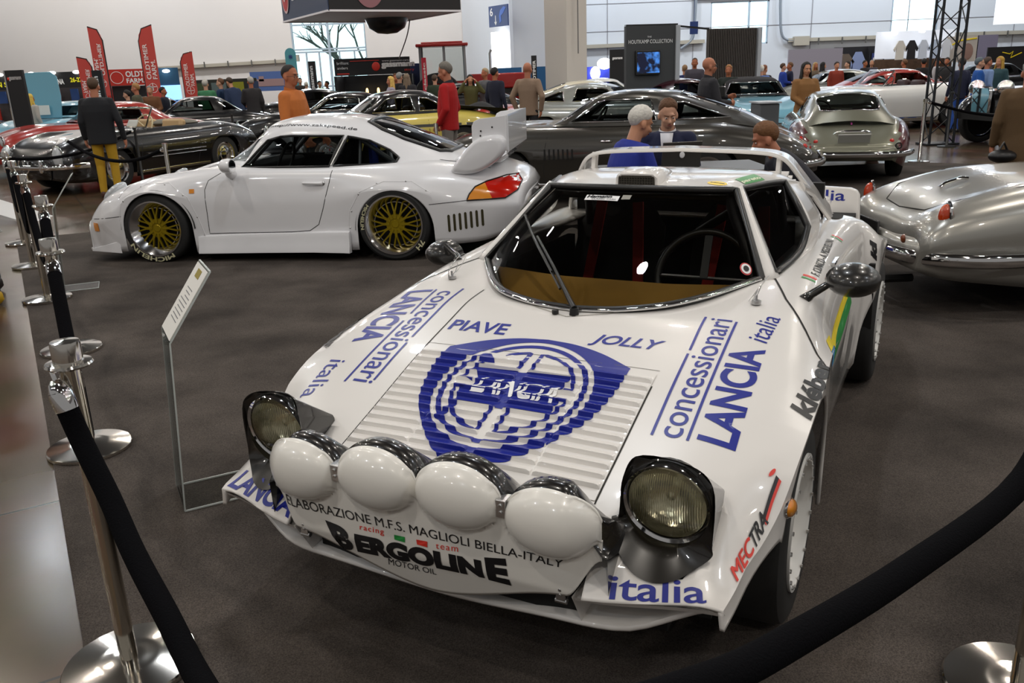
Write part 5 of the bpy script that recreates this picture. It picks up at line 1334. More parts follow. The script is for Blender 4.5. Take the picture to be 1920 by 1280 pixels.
# side detail on both flanks
for s in (1, -1):
    def ln(P, r=.0035, mt=GAP, nm='door_seam'):
        b = B(); b.tube(on_side(PBV, P, s, -.001, 6)[:-5], r, 5); return b.obj(nm, mt, PO)
    ln([(-.66, .80), (-.55, .74), (-.515, .66), (-.515, .45), (-.51, .262), (-1.30, .265), (-1.47, .275), (-1.56, .33), (-1.62, .48), (-1.69, .70), (-1.71, .80), (-1.71, .80)])
    ln([(.70, .40), (.32, .44), (.31, .44)], nm='bumper_seam'); ln([(-2.60, .50), (-2.95, .525), (-3.0, .53)], nm='bumper_seam')
    ln([(.25, .72), (.33, .60), (.34, .60)], .002, nm='fuel_flap')
    # fender flare edges
    for pts in ([(.33, .40), (.28, .60), (.05, .72), (-.18, .73), (-.36, .60), (-.43, .40), (-.47, .24), (-.47, .23)], [(-1.84, .24), (-1.87, .45), (-1.98, .62), (-2.2, .705), (-2.45, .70), (-2.62, .60), (-2.62, .59)]):
        ln(pts, .004, PW, 'flare_edge')
    rp = [(.26, .58), (.1, .70), (-.14, .715), (-.32, .62), (-.42, .42), (-.46, .25), (-1.86, .30), (-1.89, .45), (-1.97, .60), (-2.14, .69), (-2.4, .70), (-2.58, .62)]
    for p in rp:
        h = PBV.ray_cast(Vector((p[0], 2 * s, p[1])), Vector((0, -s, 0)))[0]
        b = B(); b.ell(h, (.008, .004, .008), n=8, m=5); b.obj('rivet', STEEL, PO, smooth=60)
    sx = -.5
    while sx > -1.85:
        h = PBV.ray_cast(Vector((sx, 2 * s, .235)), Vector((0, -s, 0)))[0]
        b = B(); b.ell(h, (.006, .004, .006), n=8, m=5); b.obj('rivet', STEEL, PO, smooth=60); sx -= .12
    # sill skirt
    b = B(); R = []
    for x, z1, o in ((-.40, .235, .0), (-.47, .24, .01), (-1.0, .25, .015), (-1.5, .258, .02), (-1.8, .265, .04), (-1.86, .268, .05)):
        y = psh.fy[-1](x)
        R.append([(x, (y + d + o) * s, z) for d, z in ((-.03, z1 + .01), (.012, z1), (.02, z1 - .03), (.025, .15), (.045, .10), (.045, .085), (-.03, .08))])
    b.rings(R); b.obj('side_skirt', PW, PO, smooth=40)
    # lamps
    tl = [(-2.93, .525), (-2.95, .575), (-3.0, .635), (-3.1, .675), (-3.25, .705), (-3.34, .70), (-3.385, .65), (-3.36, .585), (-3.26, .53)]
    b = patch(PBV, tl, s, .006, 8); am = M('amber'if 'amber' in MATS else 'amber', 'e08a10', .2, 0, 1)
    b.obj('tail_lamp', M('lamp_red', 'c01808', .15, 0, 1), PO, smooth=60)
    b = patch(PBV, [(-2.932, .527), (-2.95, .572), (-3.0, .632), (-3.08, .665), (-3.15, .53)], s, .009, 6); b.obj('turn_lamp', am, PO, smooth=60)
    b = B(); b.tube([p + Vector((0, .004 * s, 0)) for p in on_side(PBV, tl, s, .006)], .006, 5, closed=True); b.obj('lamp_rubber', BLACK, PO)
    b = patch(PBV, [(.655, .375), (.58, .375), (.575, .30), (.64, .295)], s, .006, 4); b.obj('turn_lamp', am, PO, smooth=60)
    b = patch(PBV, [(-.375, .672), (-.42, .672), (-.42, .635), (-.375, .635)], s, .006, 3); b.obj('side_repeater', am, PO, smooth=60)
    for k in range(7):
        x = -2.765 - .049 * k; z0, z1 = .25 + .007 * k, .405 + .006 * k
        b = patch(PBV, [(x + .012, z0 + .01), (x + .012, z1 - .01), (x + .006, z1), (x - .004, z1), (x - .01, z1 - .01), (x - .01, z0 + .01), (x - .004, z0), (x + .006, z0)], s, .002, 2); b.obj('bumper_slot', M('slot_dark', '3a3418', .8), PO)
    # door handle, mirror
    h = PBV.ray_cast(Vector((-1.54, 2 * s, .695)), Vector((0, -s, 0)))[0]
    b = B(); b.tube([h + Vector((.10, .002 * s, .004)), h + Vector((.06, .02 * s, .004)), h + Vector((-.05, .022 * s, 0)), h + Vector((-.09, .012 * s, 0))], [.008, .011, .013, .02], 8); b.obj('door_handle', PW, PO, smooth=60)
    b = B(); b.ell(h + Vector((-.09, .008 * s, 0)), (.02, .01, .02)); b.obj('lock', STEEL, PO, smooth=60)
    b = B(); c = Vector((-.79, .90 * s, .875)); b.lathe([(.001, .065), (.035, .06), (.06, .03), (.066, -.02), (.062, -.05), (.001, -.05)], 20, 'x'); b.v = [tuple(Vector((p[0], p[1] * 1.25, p[2] * 1.0)) + c) for p in b.v]
    b.tube([Vector((-.77, .775 * s, .79)), Vector((-.77, .83 * s, .80)), c + Vector((.02, -.03 * s, -.03))], [.05, .035, .03], 10); mi_ = b.obj('mirror', PW, PO, smooth=50)
    b = B(); b.ell(c + Vector((-.052, 0, 0)), (.004, .07, .055)); b.obj('mirror_glass', CHROME, mi_, smooth=60)
    # front splitter
    b = B(); b.rings([[(x, y * s, z) for x, y, z in q] for q in (((.80, .45, .13), (.80, .45, .115), (.6, .45, .115), (.6, .45, .13)), ((.78, .70, .125), (.79, .70, .11), (.5, .70, .11), (.5, .70, .13)), ((.70, .80, .13), (.71, .80, .105), (.40, .84, .095), (.40, .84, .20)), ((.45, .86, .19), (.45, .87, .1), (.37, .86, .09), (.38, .86, .21)))]); b.obj('splitter', PW, PO, smooth=40, bevel=.004)
    # headlamp
    h = PBV.ray_cast(Vector((.50, .60 * s, 2)), Vector((0, 0, -1)))[0]
    b = B(); b.ell(h, (.14, .10, .05), Matrix.Rotation(.65, 3, 'Y')); b.obj('headlamp', M('lamp_glass', (.55, .58, .6), .08, .2, 1), PO, smooth=60)
# bonnet, engine lid lines
b = B(); b.tube(on_top(PBV, [(.42, -.45), (.42, .45), (-.45, .55), (-.45, -.55)], 0, 12), .003, 5, closed=True); b.obj('bonnet_seam', GAP, PO)
b = B(); b.tube([PBV.ray_cast(Vector((x, .52, 2)), Vector((0, 0, -1)))[0] for x in np.linspace(-2.62, -3.1, 8)], .004, 5); b.obj('lid_seam', GAP, PO)
for k in range(6):
    x = -2.78 - .035 * k; b = B(); P = [PBV.ray_cast(Vector((x, y, 2)), Vector((0, 0, -1)))[0] + Vector((0, 0, .006)) for y in np.linspace(.12, .5, 6)]; b.tube(P, .008, 6); b.obj('grille_slat', PW, PO, smooth=60)
# wing
for s in (1, -1):
    pr = [(-2.78, .775), (-2.85, .87), (-2.94, .97), (-3.03, 1.04), (-3.12, 1.06), (-3.24, 1.06), (-3.275, 1.03), (-3.275, .94), (-3.2, .85), (-3.05, .76), (-2.95, .735), (-2.85, .735), (-2.79, .75)]
    pr = [(p.x, p.y) for p in catmull([(x, z, 0) for x, z in pr], 3, True)]
    cx_ = sum(p[0] for p in pr) / len(pr); cz_ = sum(p[1] for p in pr) / len(pr)
    b = B(); b.rings([[(cx_ + (x - cx_) * k, y * s, cz_ + (z - cz_) * k) for x, z in pr] for y, k in ((.56, .9), (.60, 1), (.71, 1), (.745, .96), (.765, .86), (.77, .7))]); wg = b.obj('wing_scoop', PW, PO, smooth=50)
    b = B(); b.prism([(-2.98, .95), (-2.98, 1.14), (-3.0, 1.18), (-3.04, 1.20), (-3.28, 1.225), (-3.29, .93)], .014, Matrix(((1, 0, 0, 0), (0, 0, 1, .70 * s), (0, 1, 0, 0), (0, 0, 0, 1)))); ep = b.obj('wing_endplate', PW, PO, bevel=.003)
    for x, z in ((-3.06, 1.10), (-3.055, 1.06), (-3.16, 1.13)):
        b = B(); b.ell((x, (.70 + (.014 if s > 0 else 0)) * s + (0.004 * s), z), (.008, .004, .008), n=8, m=5); b.obj('bolt', BLACK, ep)
b = B(); b.rings([[(x, y, z) for x, z in ((-3.275, .90), (-3.275, 1.222), (-3.295, 1.23), (-3.30, 1.22), (-3.30, .92), (-3.22, .835), (-3.05, .80), (-3.05, .82), (-3.2, .855))] for y in (-.70, .70)]); b.obj('rear_wing', PW, PO, smooth=30)
b = B(); b.box((-3.0, 0, .83), (.4, .9, .06)); b.obj('wing_base', PW, PO, bevel=.02)
b = B(); b.tube([Vector((-3.46, .35, .43)) + Vector((0, .035 * cos(t), .035 * sin(t))) for t in np.linspace(0, 2 * pi, 17)[:-1]], .009, 6, closed=True); b.obj('tow_eye', YELV, PO, smooth=60)
# wheels, underbody, cabin
GOLD = M('wheel_gold', 'a08a14', .35, .55); LIP = M('polished_lip', (.75, .75, .76), .12, 1)
LET = M('tyre_white', 'c8c4a0', .6)
for s in (1, -1):
    wf_ = wheel(PO, 0, .755 * s, .318, .24, .245, 'lattice', mat_c=GOLD, mat_l=LIP)
    wr_ = wheel(PO, -2.272, .745 * s, .325, .32, .252, 'lattice', mat_c=GOLD, mat_l=LIP)
    if s > 0:
        ring_text('tyre_lettering', 'MICHELIN', LET, wf_, .262, pi * 1.32, pi * 1.84, .042, .125, 1)
        ring_text('tyre_lettering', 'MICHELIN', LET, wr_, .30, pi * .72 - pi * .5, pi * .46 - pi * .5, -.03, .166, 1)
        ring_text('tyre_lettering', '7H', LET, wr_, .27, pi * 1.16, pi * 1.26, .045, .166, 1)
b = B(); b.box((-1.15, 0, .22), (2.4, 1.2, .2)); b.box((-1.15, 0, .3), (1.4, 1.6, .2)); b.box((-2.9, 0, .3), (.7, 1.2, .25)); b.box((.3, 0, .35), (.5, 1.0, .3)); b.obj('underbody', MATT, PO)
for s in (1, -1):
    for xc, zc, R in ((-.03, .315, .36), (-2.28, .28, .37)):
        b = B(); b.lathe([(R, .22), (R, -.17), (.05, -.17)], 20, 'y', (xc, .66 * s, zc), arc=pi); 
        if s < 0: b.v = [(x, -.66 * 2 - y, z) for x, y, z in b.v]
        b.obj('wheel_well', MATT, PO)
for s in (1, -1):
    b = B(); b.box((-1.45, .33 * s, .52), (.5, .46, .14)); b.rings([[(x, .33 * s + w * a_, z) for a_ in (-1, 1)] + [(x - .08, .33 * s + w * a_, z) for a_ in (1, -1)] for x, w, z in ((-1.62, .24, .52), (-1.70, .25, .8), (-1.74, .2, .95), (-1.77, .12, 1.03), (-1.78, .1, 1.1))]); st = b.obj('bucket_seat', FAB, PO, bevel=.03)
    if s > 0: flat_text('seat_lettering', 'RECARO', WHT, st, (-1.60, .59, .93), (-.16, 0, 0), (0, 0, .028), bold=.02)
    b = B(); b.tube([(-1.85, .5 * s, .5), (-1.9, .46 * s, 1.05), (-1.15, .46 * s, 1.14), (-.85, .55 * s, .85)], .02, 8); b.tube([(-1.9, .45 * s, 1.04), (-2.35, .42 * s, .72)], .02, 8); b.tube([(-1.9, .4 * s, 1.05), (-2.1, -.1 * s, .7)], .02, 8); b.obj('roll_cage', M('cage_alu', (.6, .6, .62), .35, .4), PO, smooth=60)
b = B(); tw = Matrix.Rotation(1.2, 3, 'Y'); b.tube([tw @ Vector((.17 * cos(t), .17 * sin(t), 0)) + Vector((-1.12, .33, .86)) for t in np.linspace(0, 2 * pi, 33)[:-1]], .014, 8, closed=True); b.obj('steering_wheel', BLACK, PO, smooth=60)
b = B(); b.box((-.85, 0, .78), (.25, 1.1, .12)); b.obj('dashboard', FAB, PO, bevel=.03)
b = B(); b.box((-1.95, .25, .85), (.03, .2, .3)); b.obj('seat_belt', M('belt_blue', '2040b0', .7), PO)
# words on the roof edge
bz = pchip([.9, 1.065, 1.223, 1.363, 1.502, 1.64, 1.774, 1.9], [1.15, 1.167, 1.172, 1.172, 1.165, 1.154, 1.132, 1.113]); by = pchip([.9, 1.065, 1.223, 1.363, 1.64, 1.774, 1.9], [.45, .481, .523, .527, .535, .533, .515])
def roof_word(u, v):
    x = 1.06 + .83 * u; h = GBV.find_nearest(Vector((-x, by(x) - .042 * v, bz(x) + .028 * v))); n = h[1] if h[1].z > 0 else -h[1]
    return h[0] + n * .003
decal(LT, INK, PO, roof_word, txt='http://www.zakspeed.de', nu=40, nv=4, bold=.012)

# ================================================================ the other cars of the show
def st_rows(S):
    return [(x, [(0, zc), (.42 * w, zc - .006), (.72 * w, zf), (.93 * w, zf * .5 + zb * .5 + .02), (w, zb), (.93 * w, zl)]) for x, zc, zf, zb, w, zl in S]
def gh_rows(S):
    return [(x, [(0, zc), (.6 * ye, zc - .012), (ye, ze), ((ye + yb) / 2 + .025, (ze + zb) / 2), (yb, zb)]) for x, zc, ye, ze, yb, zb in S]
S_SL = [(.93, .60, .55, .44, .52, .26), (.78, .73, .72, .5, .74, .2), (.4, .83, .86, .58, .85, .18), (0, .88, .915, .64, .89, .18), (-.5, .915, .91, .65, .88, .17), (-1.3, .92, .91, .65, .875, .17),
        (-2.0, .92, .915, .67, .88, .17), (-2.4, .925, .92, .68, .89, .18), (-2.9, .85, .855, .62, .85, .2), (-3.3, .72, .73, .56, .76, .25), (-3.6, .54, .53, .48, .56, .36)]
G_FAST = [(-.58, .945, .5, .935, .67, .91), (-.95, 1.19, .5, 1.12, .68, .90), (-1.15, 1.268, .5, 1.215, .68, .90), (-1.5, 1.30, .49, 1.245, .68, .90), (-1.9, 1.275, .47, 1.21, .68, .90), (-2.3, 1.18, .44, 1.115, .67, .90), (-2.7, 1.04, .42, .99, .65, .89), (-3.05, .89, .40, .865, .6, .82)]
G_NOTCH = [(-.62, .945, .5, .935, .67, .91), (-.95, 1.17, .5, 1.12, .68, .90), (-1.12, 1.26, .5, 1.21, .68, .90), (-1.5, 1.30, .5, 1.245, .68, .90), (-1.85, 1.28, .49, 1.22, .68, .90), (-2.1, 1.18, .47, 1.12, .67, .90), (-2.4, .97, .45, .95, .64, .90), (-2.5, .915, .4, .905, .6, .88)]
W_DOOR = [(-.80, .95), (-1.10, 1.165), (-1.2, 1.19), (-1.72, 1.19), (-1.80, .95)]
W_QTR = [(-1.98, .955), (-2.02, 1.14), (-2.1, 1.145), (-2.62, .965)]
W_FRONT = [(-.58, .97), (.58, .97), (.46, 1.19), (-.46, 1.19)]
W_BACK = [(-2.05, -.36), (-2.05, .36), (-2.72, .34), (-2.72, -.34)]
def classic(name, label, loc, rz, mat, sc=1, S=S_SL, gh=None, side=(W_DOOR, W_QTR), front=W_FRONT, back=W_BACK, arches=((0, .33, .375), (-2.4, .33, .375)), track=.735, wk='disc', wr=.33,
            roofmat=None, cockpit=None, group=None, detail=True, bumpers=True, low=None, split=None, glass=None, lamp=True, cat='car'):
    car = thing(name, label, cat, loc, rz, group); car.scale = (sc,) * 3
    sh = Shell(st_rows(S), arches, nprof=3, nside=5, dx=.09); f = sh.build(); sh.cap(f, True); sh.cap(f, False)
    bv = bvh_of(f); bs = f
    if cockpit: bs = knife(f, [(cockpit, 'z', None)])[0]
    if low is not None:
        bs.mi = [1 if (lambda c: split(c))(sum((Vector(bs.v[i]) for i in q), Vector()) / len(q)) else 0 for q in bs.f]
        bs.obj('body_shell', [mat, low], car, smooth=40, solid=.01)
    else: bs.obj('body_shell', mat, car, smooth=40, solid=.01)
    if gh:
        g = loft(gh_rows(gh), 4, 4); gb = bvh_of(g); L = []
        for w_ in side: L += both(w_)
        n_s = len(L)
        if front: L.append((front, 'x', lambda c: c.x > -1.25))
        if back: L.append((back, 'z', lambda c: c.x < -1.7))
        g2, pn = knife(g, L); g2.obj('roof', roofmat or mat, car, smooth=45)
        for i, q in enumerate(pn): q.obj('side_window' if i < n_s else ('windscreen' if front and i == n_s else 'rear_window'), glass or GLASS, car, smooth=60)
        if detail:
            for s in (1, -1):
                for w_ in side: b = B(); b.tube(on_side(gb, w_, s, .002), .012, 6, closed=True); b.obj('window_trim', CHROME, car, smooth=60)
            if back: b = B(); b.tube(on_top(gb, back, .002), .013, 6, closed=True); b.obj('window_trim', CHROME, car, smooth=60)
            if front:
                P = [gb.ray_cast(Vector((1, y, z)), Vector((-1, 0, 0)))[0] for y, z in [tuple(Vector(front[i]).lerp(Vector(front[(i + 1) % 4]), k / 5)) for i in range(4) for k in range(5)]]
                b = B(); b.tube([p + Vector((.004, 0, 0)) for p in P if p], .013, 6, closed=True); b.obj('window_trim', CHROME, car, smooth=60)
    for xc, zc, R in arches:
        for s in (1, -1): wheel(car, xc, track * s, wr, .19, .21, wk)
    b = B(); x0, x1 = arches[0][0], arches[1][0]; b.box(((x0 + x1) / 2, 0, .38), (x0 - x1 - .8, 1.5, .3)); b.box(((x0 + x1) / 2, 0, .45), (x0 - x1 + 1.4, 1.0, .3)); b.obj('underbody', MATT, car)
    if detail:
        for s in (1, -1):
            b = B(); b.tube(on_side(bv, [(-.55, .86), (-.5, .5), (-.5, .26), (-1.72, .26), (-1.78, .5), (-1.78, .86)], s, -.001, 5)[:-4], .004, 5); b.obj('door_seam', GAP, car)
            b = B(); b.tube([h + Vector((0, .015 * s, 0)) for h in on_side(bv, [(-.42, .24), (-1.98, .24)], s, .0, 6)[:7]], .02, 6, sx=.5); b.obj('rocker_trim', CHROME, car, smooth=60)
    if bumpers:
        for xe, xo, d in ((S[0][0], .06, 1), (S[-1][0], -.06, -1)):
            w = .80; P = catmull([(xe - d * .42, w + .06, .45), (xe - d * .12, w - .06, .45), (xe + xo, .45, .45), (xe + xo * 1.3, 0, .45)], 5); P = P + [Vector((p.x, -p.y, p.z)) for p in P[::-1][1:]]
            b = B(); b.tube(P, .042, 8, sx=.6); b.obj('bumper', CHROME, car, smooth=60)
    if lamp:
        x = S[1][0]
        for s in (1, -1):
            h = bv.ray_cast(Vector((3, .58 * s, .66)), Vector((-1, 0, 0)))[0]
            if h is None: continue
            b = B(); b.ell(h, (.05, .085, .10)); lm_ = b.obj('headlamp', M('lamp_glass'), car, smooth=60)
            b = B(); b.tube([h + Vector((.01, .09 * cos(t), .105 * sin(t))) for t in np.linspace(0, 2 * pi, 25)[:-1]], .012, 6, closed=True); b.obj('headlamp_ring', CHROME, lm_, smooth=60)
            h = bv.ray_cast(Vector((-6, .52 * s, .62)), Vector((1, 0, 0)))[0]
            if h is not None: b = B(); b.ell(h + Vector((.015, 0, 0)), (.03, .035, .035)); b.obj('tail_lamp', M('lamp_red'), car, smooth=60)
        b = B(); P = [bv.ray_cast(Vector((3, .42 * cos(t), .50 + .085 * sin(t))), Vector((-1, 0, 0)))[0] for t in np.linspace(0, 2 * pi, 33)[:-1]]
        P = [p for p in P if p is not None]
        b.tube(P, .014, 6, closed=True); gr = b.obj('grille', CHROME, car, smooth=60)
        b = B(); b.add([p + Vector((.003, 0, 0)) for p in P], [tuple(range(len(P)))]); b.obj('grille_mesh', MATT, gr)
    return car, bv
def cabin_bits(car, seat='6a4a2a', wheelcol='b8a890', s=1):
    for k in (1, -1):
        b = B(); b.box((-1.45, .34 * k, .60), (.5, .5, .16)); b.box((-1.72, .34 * k, .80), (.14, .48, .42), Matrix.Rotation(-.2, 3, 'Y')); b.obj('seat', M('seat_' + seat, seat, .6), car, bevel=.05)
    b = B(); tw = Matrix.Rotation(1.1, 3, 'Y'); c = Vector((-1.08, .34 * s, .93)); ring = [tw @ Vector((.2 * cos(t), .2 * sin(t), 0)) + c for t in np.linspace(0, 2 * pi, 29)[:-1]]; b.tube(ring, .013, 6, closed=True)
    for t in (0, 2.1, 4.2): b.bar(c, tw @ Vector((.2 * cos(t), .2 * sin(t), 0)) + c, .02, .005)
    b.obj('steering_wheel', M('wheel_' + wheelcol, wheelcol, .4), car, smooth=60)
    b = B(); b.box((-.85, 0, .82), (.18, 1.2, .14)); b.obj('dashboard', M('seat_' + seat, seat), car, bevel=.03)
def screen(car, x0=-.62, x1=-.95, z0=.92, z1=1.22, w0=.66, w1=.56, mat=CLEAR):
    P = [(x0 - .22, -w0, z0), (x0 - .04, -w0 * .72, z0 + .01), (x0, 0, z0 + .01), (x0 - .04, w0 * .72, z0 + .01), (x0 - .22, w0, z0)]
    Q = [(x1 - .16, -w1, z1), (x1 - .03, -w1 * .72, z1 + .01), (x1, 0, z1 + .015), (x1 - .03, w1 * .72, z1 + .01), (x1 - .16, w1, z1)]
    p, q = catmull(P, 4), catmull(Q, 4); b = B(); b.grid([p, q]); ws = b.obj('windscreen', mat, car, smooth=60)
    b = B(); b.tube(p + q[::-1], .016, 6, closed=True); b.obj('screen_frame', CHROME, ws, smooth=60)
COCK = [(-.72, -.56), (-.72, .56), (-1.0, .62), (-1.8, .62), (-1.95, .5), (-1.95, -.5), (-1.8, -.62), (-1.0, -.62)]
KBLK = paint('gloss_black', (.006, .006, .007), .25)
# dark grey-brown gullwing coupe behind the two white cars
GWM = paint('taupe', (.028, .025, .020), .3, .2)
GW, bv = classic('grand_tourer', 'dark taupe fastback coupe behind the men at the table, chrome-edged windows', (.22, 11.45, 0), 2.86, GWM, 1.02, gh=G_FAST)
cabin_bits(GW, '3a2a1c', '202020')
for k in range(7):
    b = B(); h = bv.ray_cast(Vector((-.52 - .055 * k, 2, .60)), Vector((0, -1, 0)))[0]; b.box(h, (.02, .012, .12)); b.obj('wing_vent', MATT, GW)
b = B(); h = bv.ray_cast(Vector((-1.25, 2, .74)), Vector((0, -1, 0)))[0]; b.ell(h + Vector((0, .008, 0)), (.07, .012, .014)); b.obj('door_handle', CHROME, GW)
# black roadster by the man in mustard trousers
A_, bv = classic('roadster', 'black open roadster with chrome star grille behind the man in mustard trousers', (-6.95, 14.25, 0), 4.25, KBLK, 1, cockpit=COCK)
screen(A_); cabin_bits(A_, 'b89a70', 'd8c8a0')
b = B(); b.ell((-1.98, 0, .93), (.32, .62, .07)); b.obj('hood_cover', M('hood_grey', '6a665c', .8), A_, smooth=60)
b = B(); c = Vector((1.0, 0, .47)); b.tube([c + Vector((0, .115 * cos(t), .115 * sin(t))) for t in np.linspace(0, 2 * pi, 25)[:-1]], .014, 6, closed=True)
for k in range(3): t = pi / 2 + k * 2 * pi / 3; b.bar(c, c + Vector((0, .11 * cos(t), .11 * sin(t))), .025, .02)
b.obj('star_badge', CHROME, A_)
for s in (1, -1):
    b = B(); h = bv.ray_cast(Vector((3, .60 * s, .60)), Vector((-1, 0, 0)))[0]; b.ell(h + Vector((.01, 0, -.03)), (.05, .10, .17)); b.obj('headlamp_cover', M('lamp_glass'), A_, smooth=60)
    b = B(); b.tube(on_side(bv, [(-.6, .52), (-1.9, .52)], s, .008, 6)[:7], .012, 6); b.tube(on_side(bv, [(-.6, .46), (-1.9, .46)], s, .008, 6)[:7], .01, 6); b.obj('side_trim', CHROME, A_)
    for yy in (.42,): b = B(); b.box((1.02, yy * s, .47), (.06, .05, .2)); b.obj('overrider', CHROME, A_, bevel=.02)
b = B(); b.box((-.98, .2, .98), (.02, .22, .13), Matrix.Rotation(-.6, 3, 'Y')); tag(b.obj('windscreen_card', M('paper', 'e8e6e0', .7)), 'white paper card behind the windscreen of the black roadster', 'card'); o_ = bpy.data.objects['windscreen_card']; o_.matrix_world = Matrix.LocRotScale(Vector((-6.95, 14.25, 0)), Matrix.Rotation(4.25, 3, 'Z'), None)
# red coupe beyond it
RED = paint('signal_red', (.33, .02, .012), .3)
B_, bv = classic('hardtop_coupe', 'red hardtop coupe parked behind the black roadster', (-9.2, 17.5, 0), 3.83, RED, 1, gh=G_NOTCH, side=([(-.85, .95), (-1.10, 1.15), (-1.2, 1.18), (-1.75, 1.18), (-1.80, .95)],), back=[(-2.02, -.42), (-2.02, .42), (-2.40, .40), (-2.40, -.40)])
cabin_bits(B_, '301a14', '101010')
# light blue car with its bonnet up
LB = paint('light_blue', (.16, .40, .52), .35)
C_, bv = classic('open_bonnet_car', 'light blue car with its bonnet standing open, far left', (-11.1, 20.9, 0), 4.5, LB, 1, gh=G_NOTCH, detail=False)
b = B(); oc = [(-.52, 0), (.52, 0), (.56, .5), (.50, .95), (.34, 1.06), (-.34, 1.06), (-.50, .95), (-.56, .5)]
b.rings([[(-.30 - .10 * h - t_, y * (1 - t_), .93 + h * (1 - t_ * .5)) for y, h in oc] for t_ in (0, .035)]); b.obj('raised_bonnet', LB, C_, smooth=40, bevel=.015)
b = B(); b.box((-.26, .1, 1.12), (.02, .30, .22)); b.obj('info_card', M('paper'), C_)
# yellow coupe
YL = paint('pale_yellow', (.62, .50, .10), .35)
Y_, bv = classic('yellow_coupe', 'pale yellow coupe with black waist stripe behind the man in the red sweater', (-3.35, 15.8, 0), 3.5, YL, 1.03, gh=G_NOTCH, roofmat=KBLK, side=([(-.85, .95), (-1.10, 1.15), (-1.2, 1.18), (-1.55, 1.18), (-1.60, .95)], [(-1.68, .95), (-1.7, 1.17), (-1.85, 1.15), (-2.05, 1.05), (-2.15, .95)]), back=[(-2.02, -.42), (-2.02, .42), (-2.40, .40), (-2.40, -.40)])
cabin_bits(Y_, '8a6a3a', '181818')
for s in (1, -1): b = patch(bv, [(.5, .70), (.5, .745), (-3.35, .71), (-3.35, .66)], s, .004, 14); b.obj('waist_stripe', BLACK, Y_)
b = B(); b.grid([[(-2.35 - .95 * u, -.72 + 1.44 * v, .99 - .10 * u + .07 * sin(7 * u + 5 * v) * sin(pi * v) + .05 * sin(13 * v)) for v in np.linspace(0, 1, 15)] for u in np.linspace(0, 1, 12)]); b.obj('hood_cover', M('cloth_black', '0e0e10', .85), Y_, smooth=80)
# silver-grey racer with numbers
SG = paint('silver_grey', (.30, .31, .29), .3, .4)
R_, bv = classic('racing_saloon', 'silver-grey racing coupe with white start numbers behind the taupe coupe', (3.35, 18.3, 0), -.30, SG, 1.0, gh=G_FAST, glass=DGLASS)
cabin_bits(R_, '2a1418', '101010')
NW = M('number_grey', 'a8a8a4', .5)
for k, ch in enumerate('328'):
    decal('start_number', NW, R_, quad_fn((-1.75 + .33 * k, -1, .40), (-1.47 + .33 * k, -1, .40), (-1.47 + .33 * k, -1, .80), (-1.75 + .33 * k, -1, .80), lift=drop_on(bv, (0, 1, 0), .004)), txt=ch, bold=.03, nu=4, nv=6)
gl_ = [o for o in R_.children if o.name.startswith('windscreen')][0]
decal('start_number', M('number_cream', 'd8c890', .5), gl_, lambda u, v: Vector((-.78 - .16 * v, -.42 + .34 * u, 1.0 + .13 * v)), txt='28', bold=.04)
# two-tone coupe seen from behind
GT = paint('sage_silver', (.20, .20, .15), .3, .4); WINE = paint('wine_red', (.09, .006, .008), .25)
J_, bv = classic('two_tone_coupe', 'sage and wine red coupe seen from behind, blank number plate on its tail', (5.35, 14.2, 0), 1.30, GT, .89, gh=G_FAST, low=WINE, split=lambda c: abs(c.y) > .60 + .2 * max(0, c.z - .5) and c.z < .86, back=[(-2.08, -.43), (-2.08, .43), (-2.2, .46), (-2.62, .42), (-2.72, .3), (-2.72, -.3), (-2.62, -.42), (-2.2, -.46)], side=(W_DOOR,))
cabin_bits(J_, '50101c', '101010')
def tail_pt(bv, y, z): return bv.ray_cast(Vector((-6, y, z)), Vector((1, 0, 0)))[0]
h = tail_pt(bv, 0, .62); b = B(); b.box(h + Vector((-.02, 0, .02)), (.02, .44, .20), Matrix.Rotation(-.5, 3, 'Y')); b.obj('number_plate', M('plate_grey', 'b4b4b0', .3, .3), J_)
h2 = tail_pt(bv, 0, .74); b = B(); b.tube(catmull([h2 + Vector((-.02, -.25, -.03)), h2 + Vector((-.07, -.2, .0)), h2 + Vector((-.08, 0, .01)), h2 + Vector((-.07, .2, .0)), h2 + Vector((-.02, .25, -.03))], 4), .026, 8); b.obj('plate_lamp', CHROME, J_, smooth=60)
b = B(); h = bv.ray_cast(Vector((-3.0, 0, 2)), Vector((0, 0, -1)))[0]; b.bar(h + Vector((.08, 0, .03)), h + Vector((-.05, 0, .02)), .02, .03); b.obj('boot_badge', M('badge_pink', 'b04a90', .3), J_)
for s in (1, -1):
    b = B(); h = tail_pt(bv, .60 * s, .56); b.lathe([(.045, -.02), (.05, -.05), (.03, -.05), (.028, 0)], 16, 'x', h); b.obj('exhaust_trim', CHROME, J_)
    
# silver open car on the right
SV = paint('silver_beige', (.36, .35, .32), .28, .45)
S_K = [(.95, .6, .56, .45, .5, .25), (.7, .78, .80, .55, .76, .2), (0, .86, .88, .62, .80, .18), (-.6, .90, .88, .64, .80, .17), (-1.5, .90, .88, .64, .80, .17), (-2.1, .92, .90, .66, .815, .17), (-2.6, .90, .89, .66, .81, .19), (-3.1, .80, .81, .6, .77, .24), (-3.4, .68, .71, .55, .72, .28), (-3.55, .54, .55, .5, .66, .33)]
K_, bv = classic('open_tourer', 'silver-beige open tourer with chrome rear bumper at the right, seen from behind', (5.72, 5.80, 0), .02, SV, .90, S=S_K, cockpit=[(-.72, -.5), (-.72, .5), (-1.6, .52), (-1.6, -.52)], bumpers=False, lamp=False)
screen(K_, z1=1.2); cabin_bits(K_, '4a2018', '101010')
P = catmull([(-2.75, .84, .42), (-3.2, .82, .42), (-3.52, .62, .42), (-3.62, .3, .42), (-3.64, 0, .42)], 6); P = P + [Vector((p.x, -p.y, p.z)) for p in P[::-1][1:]]
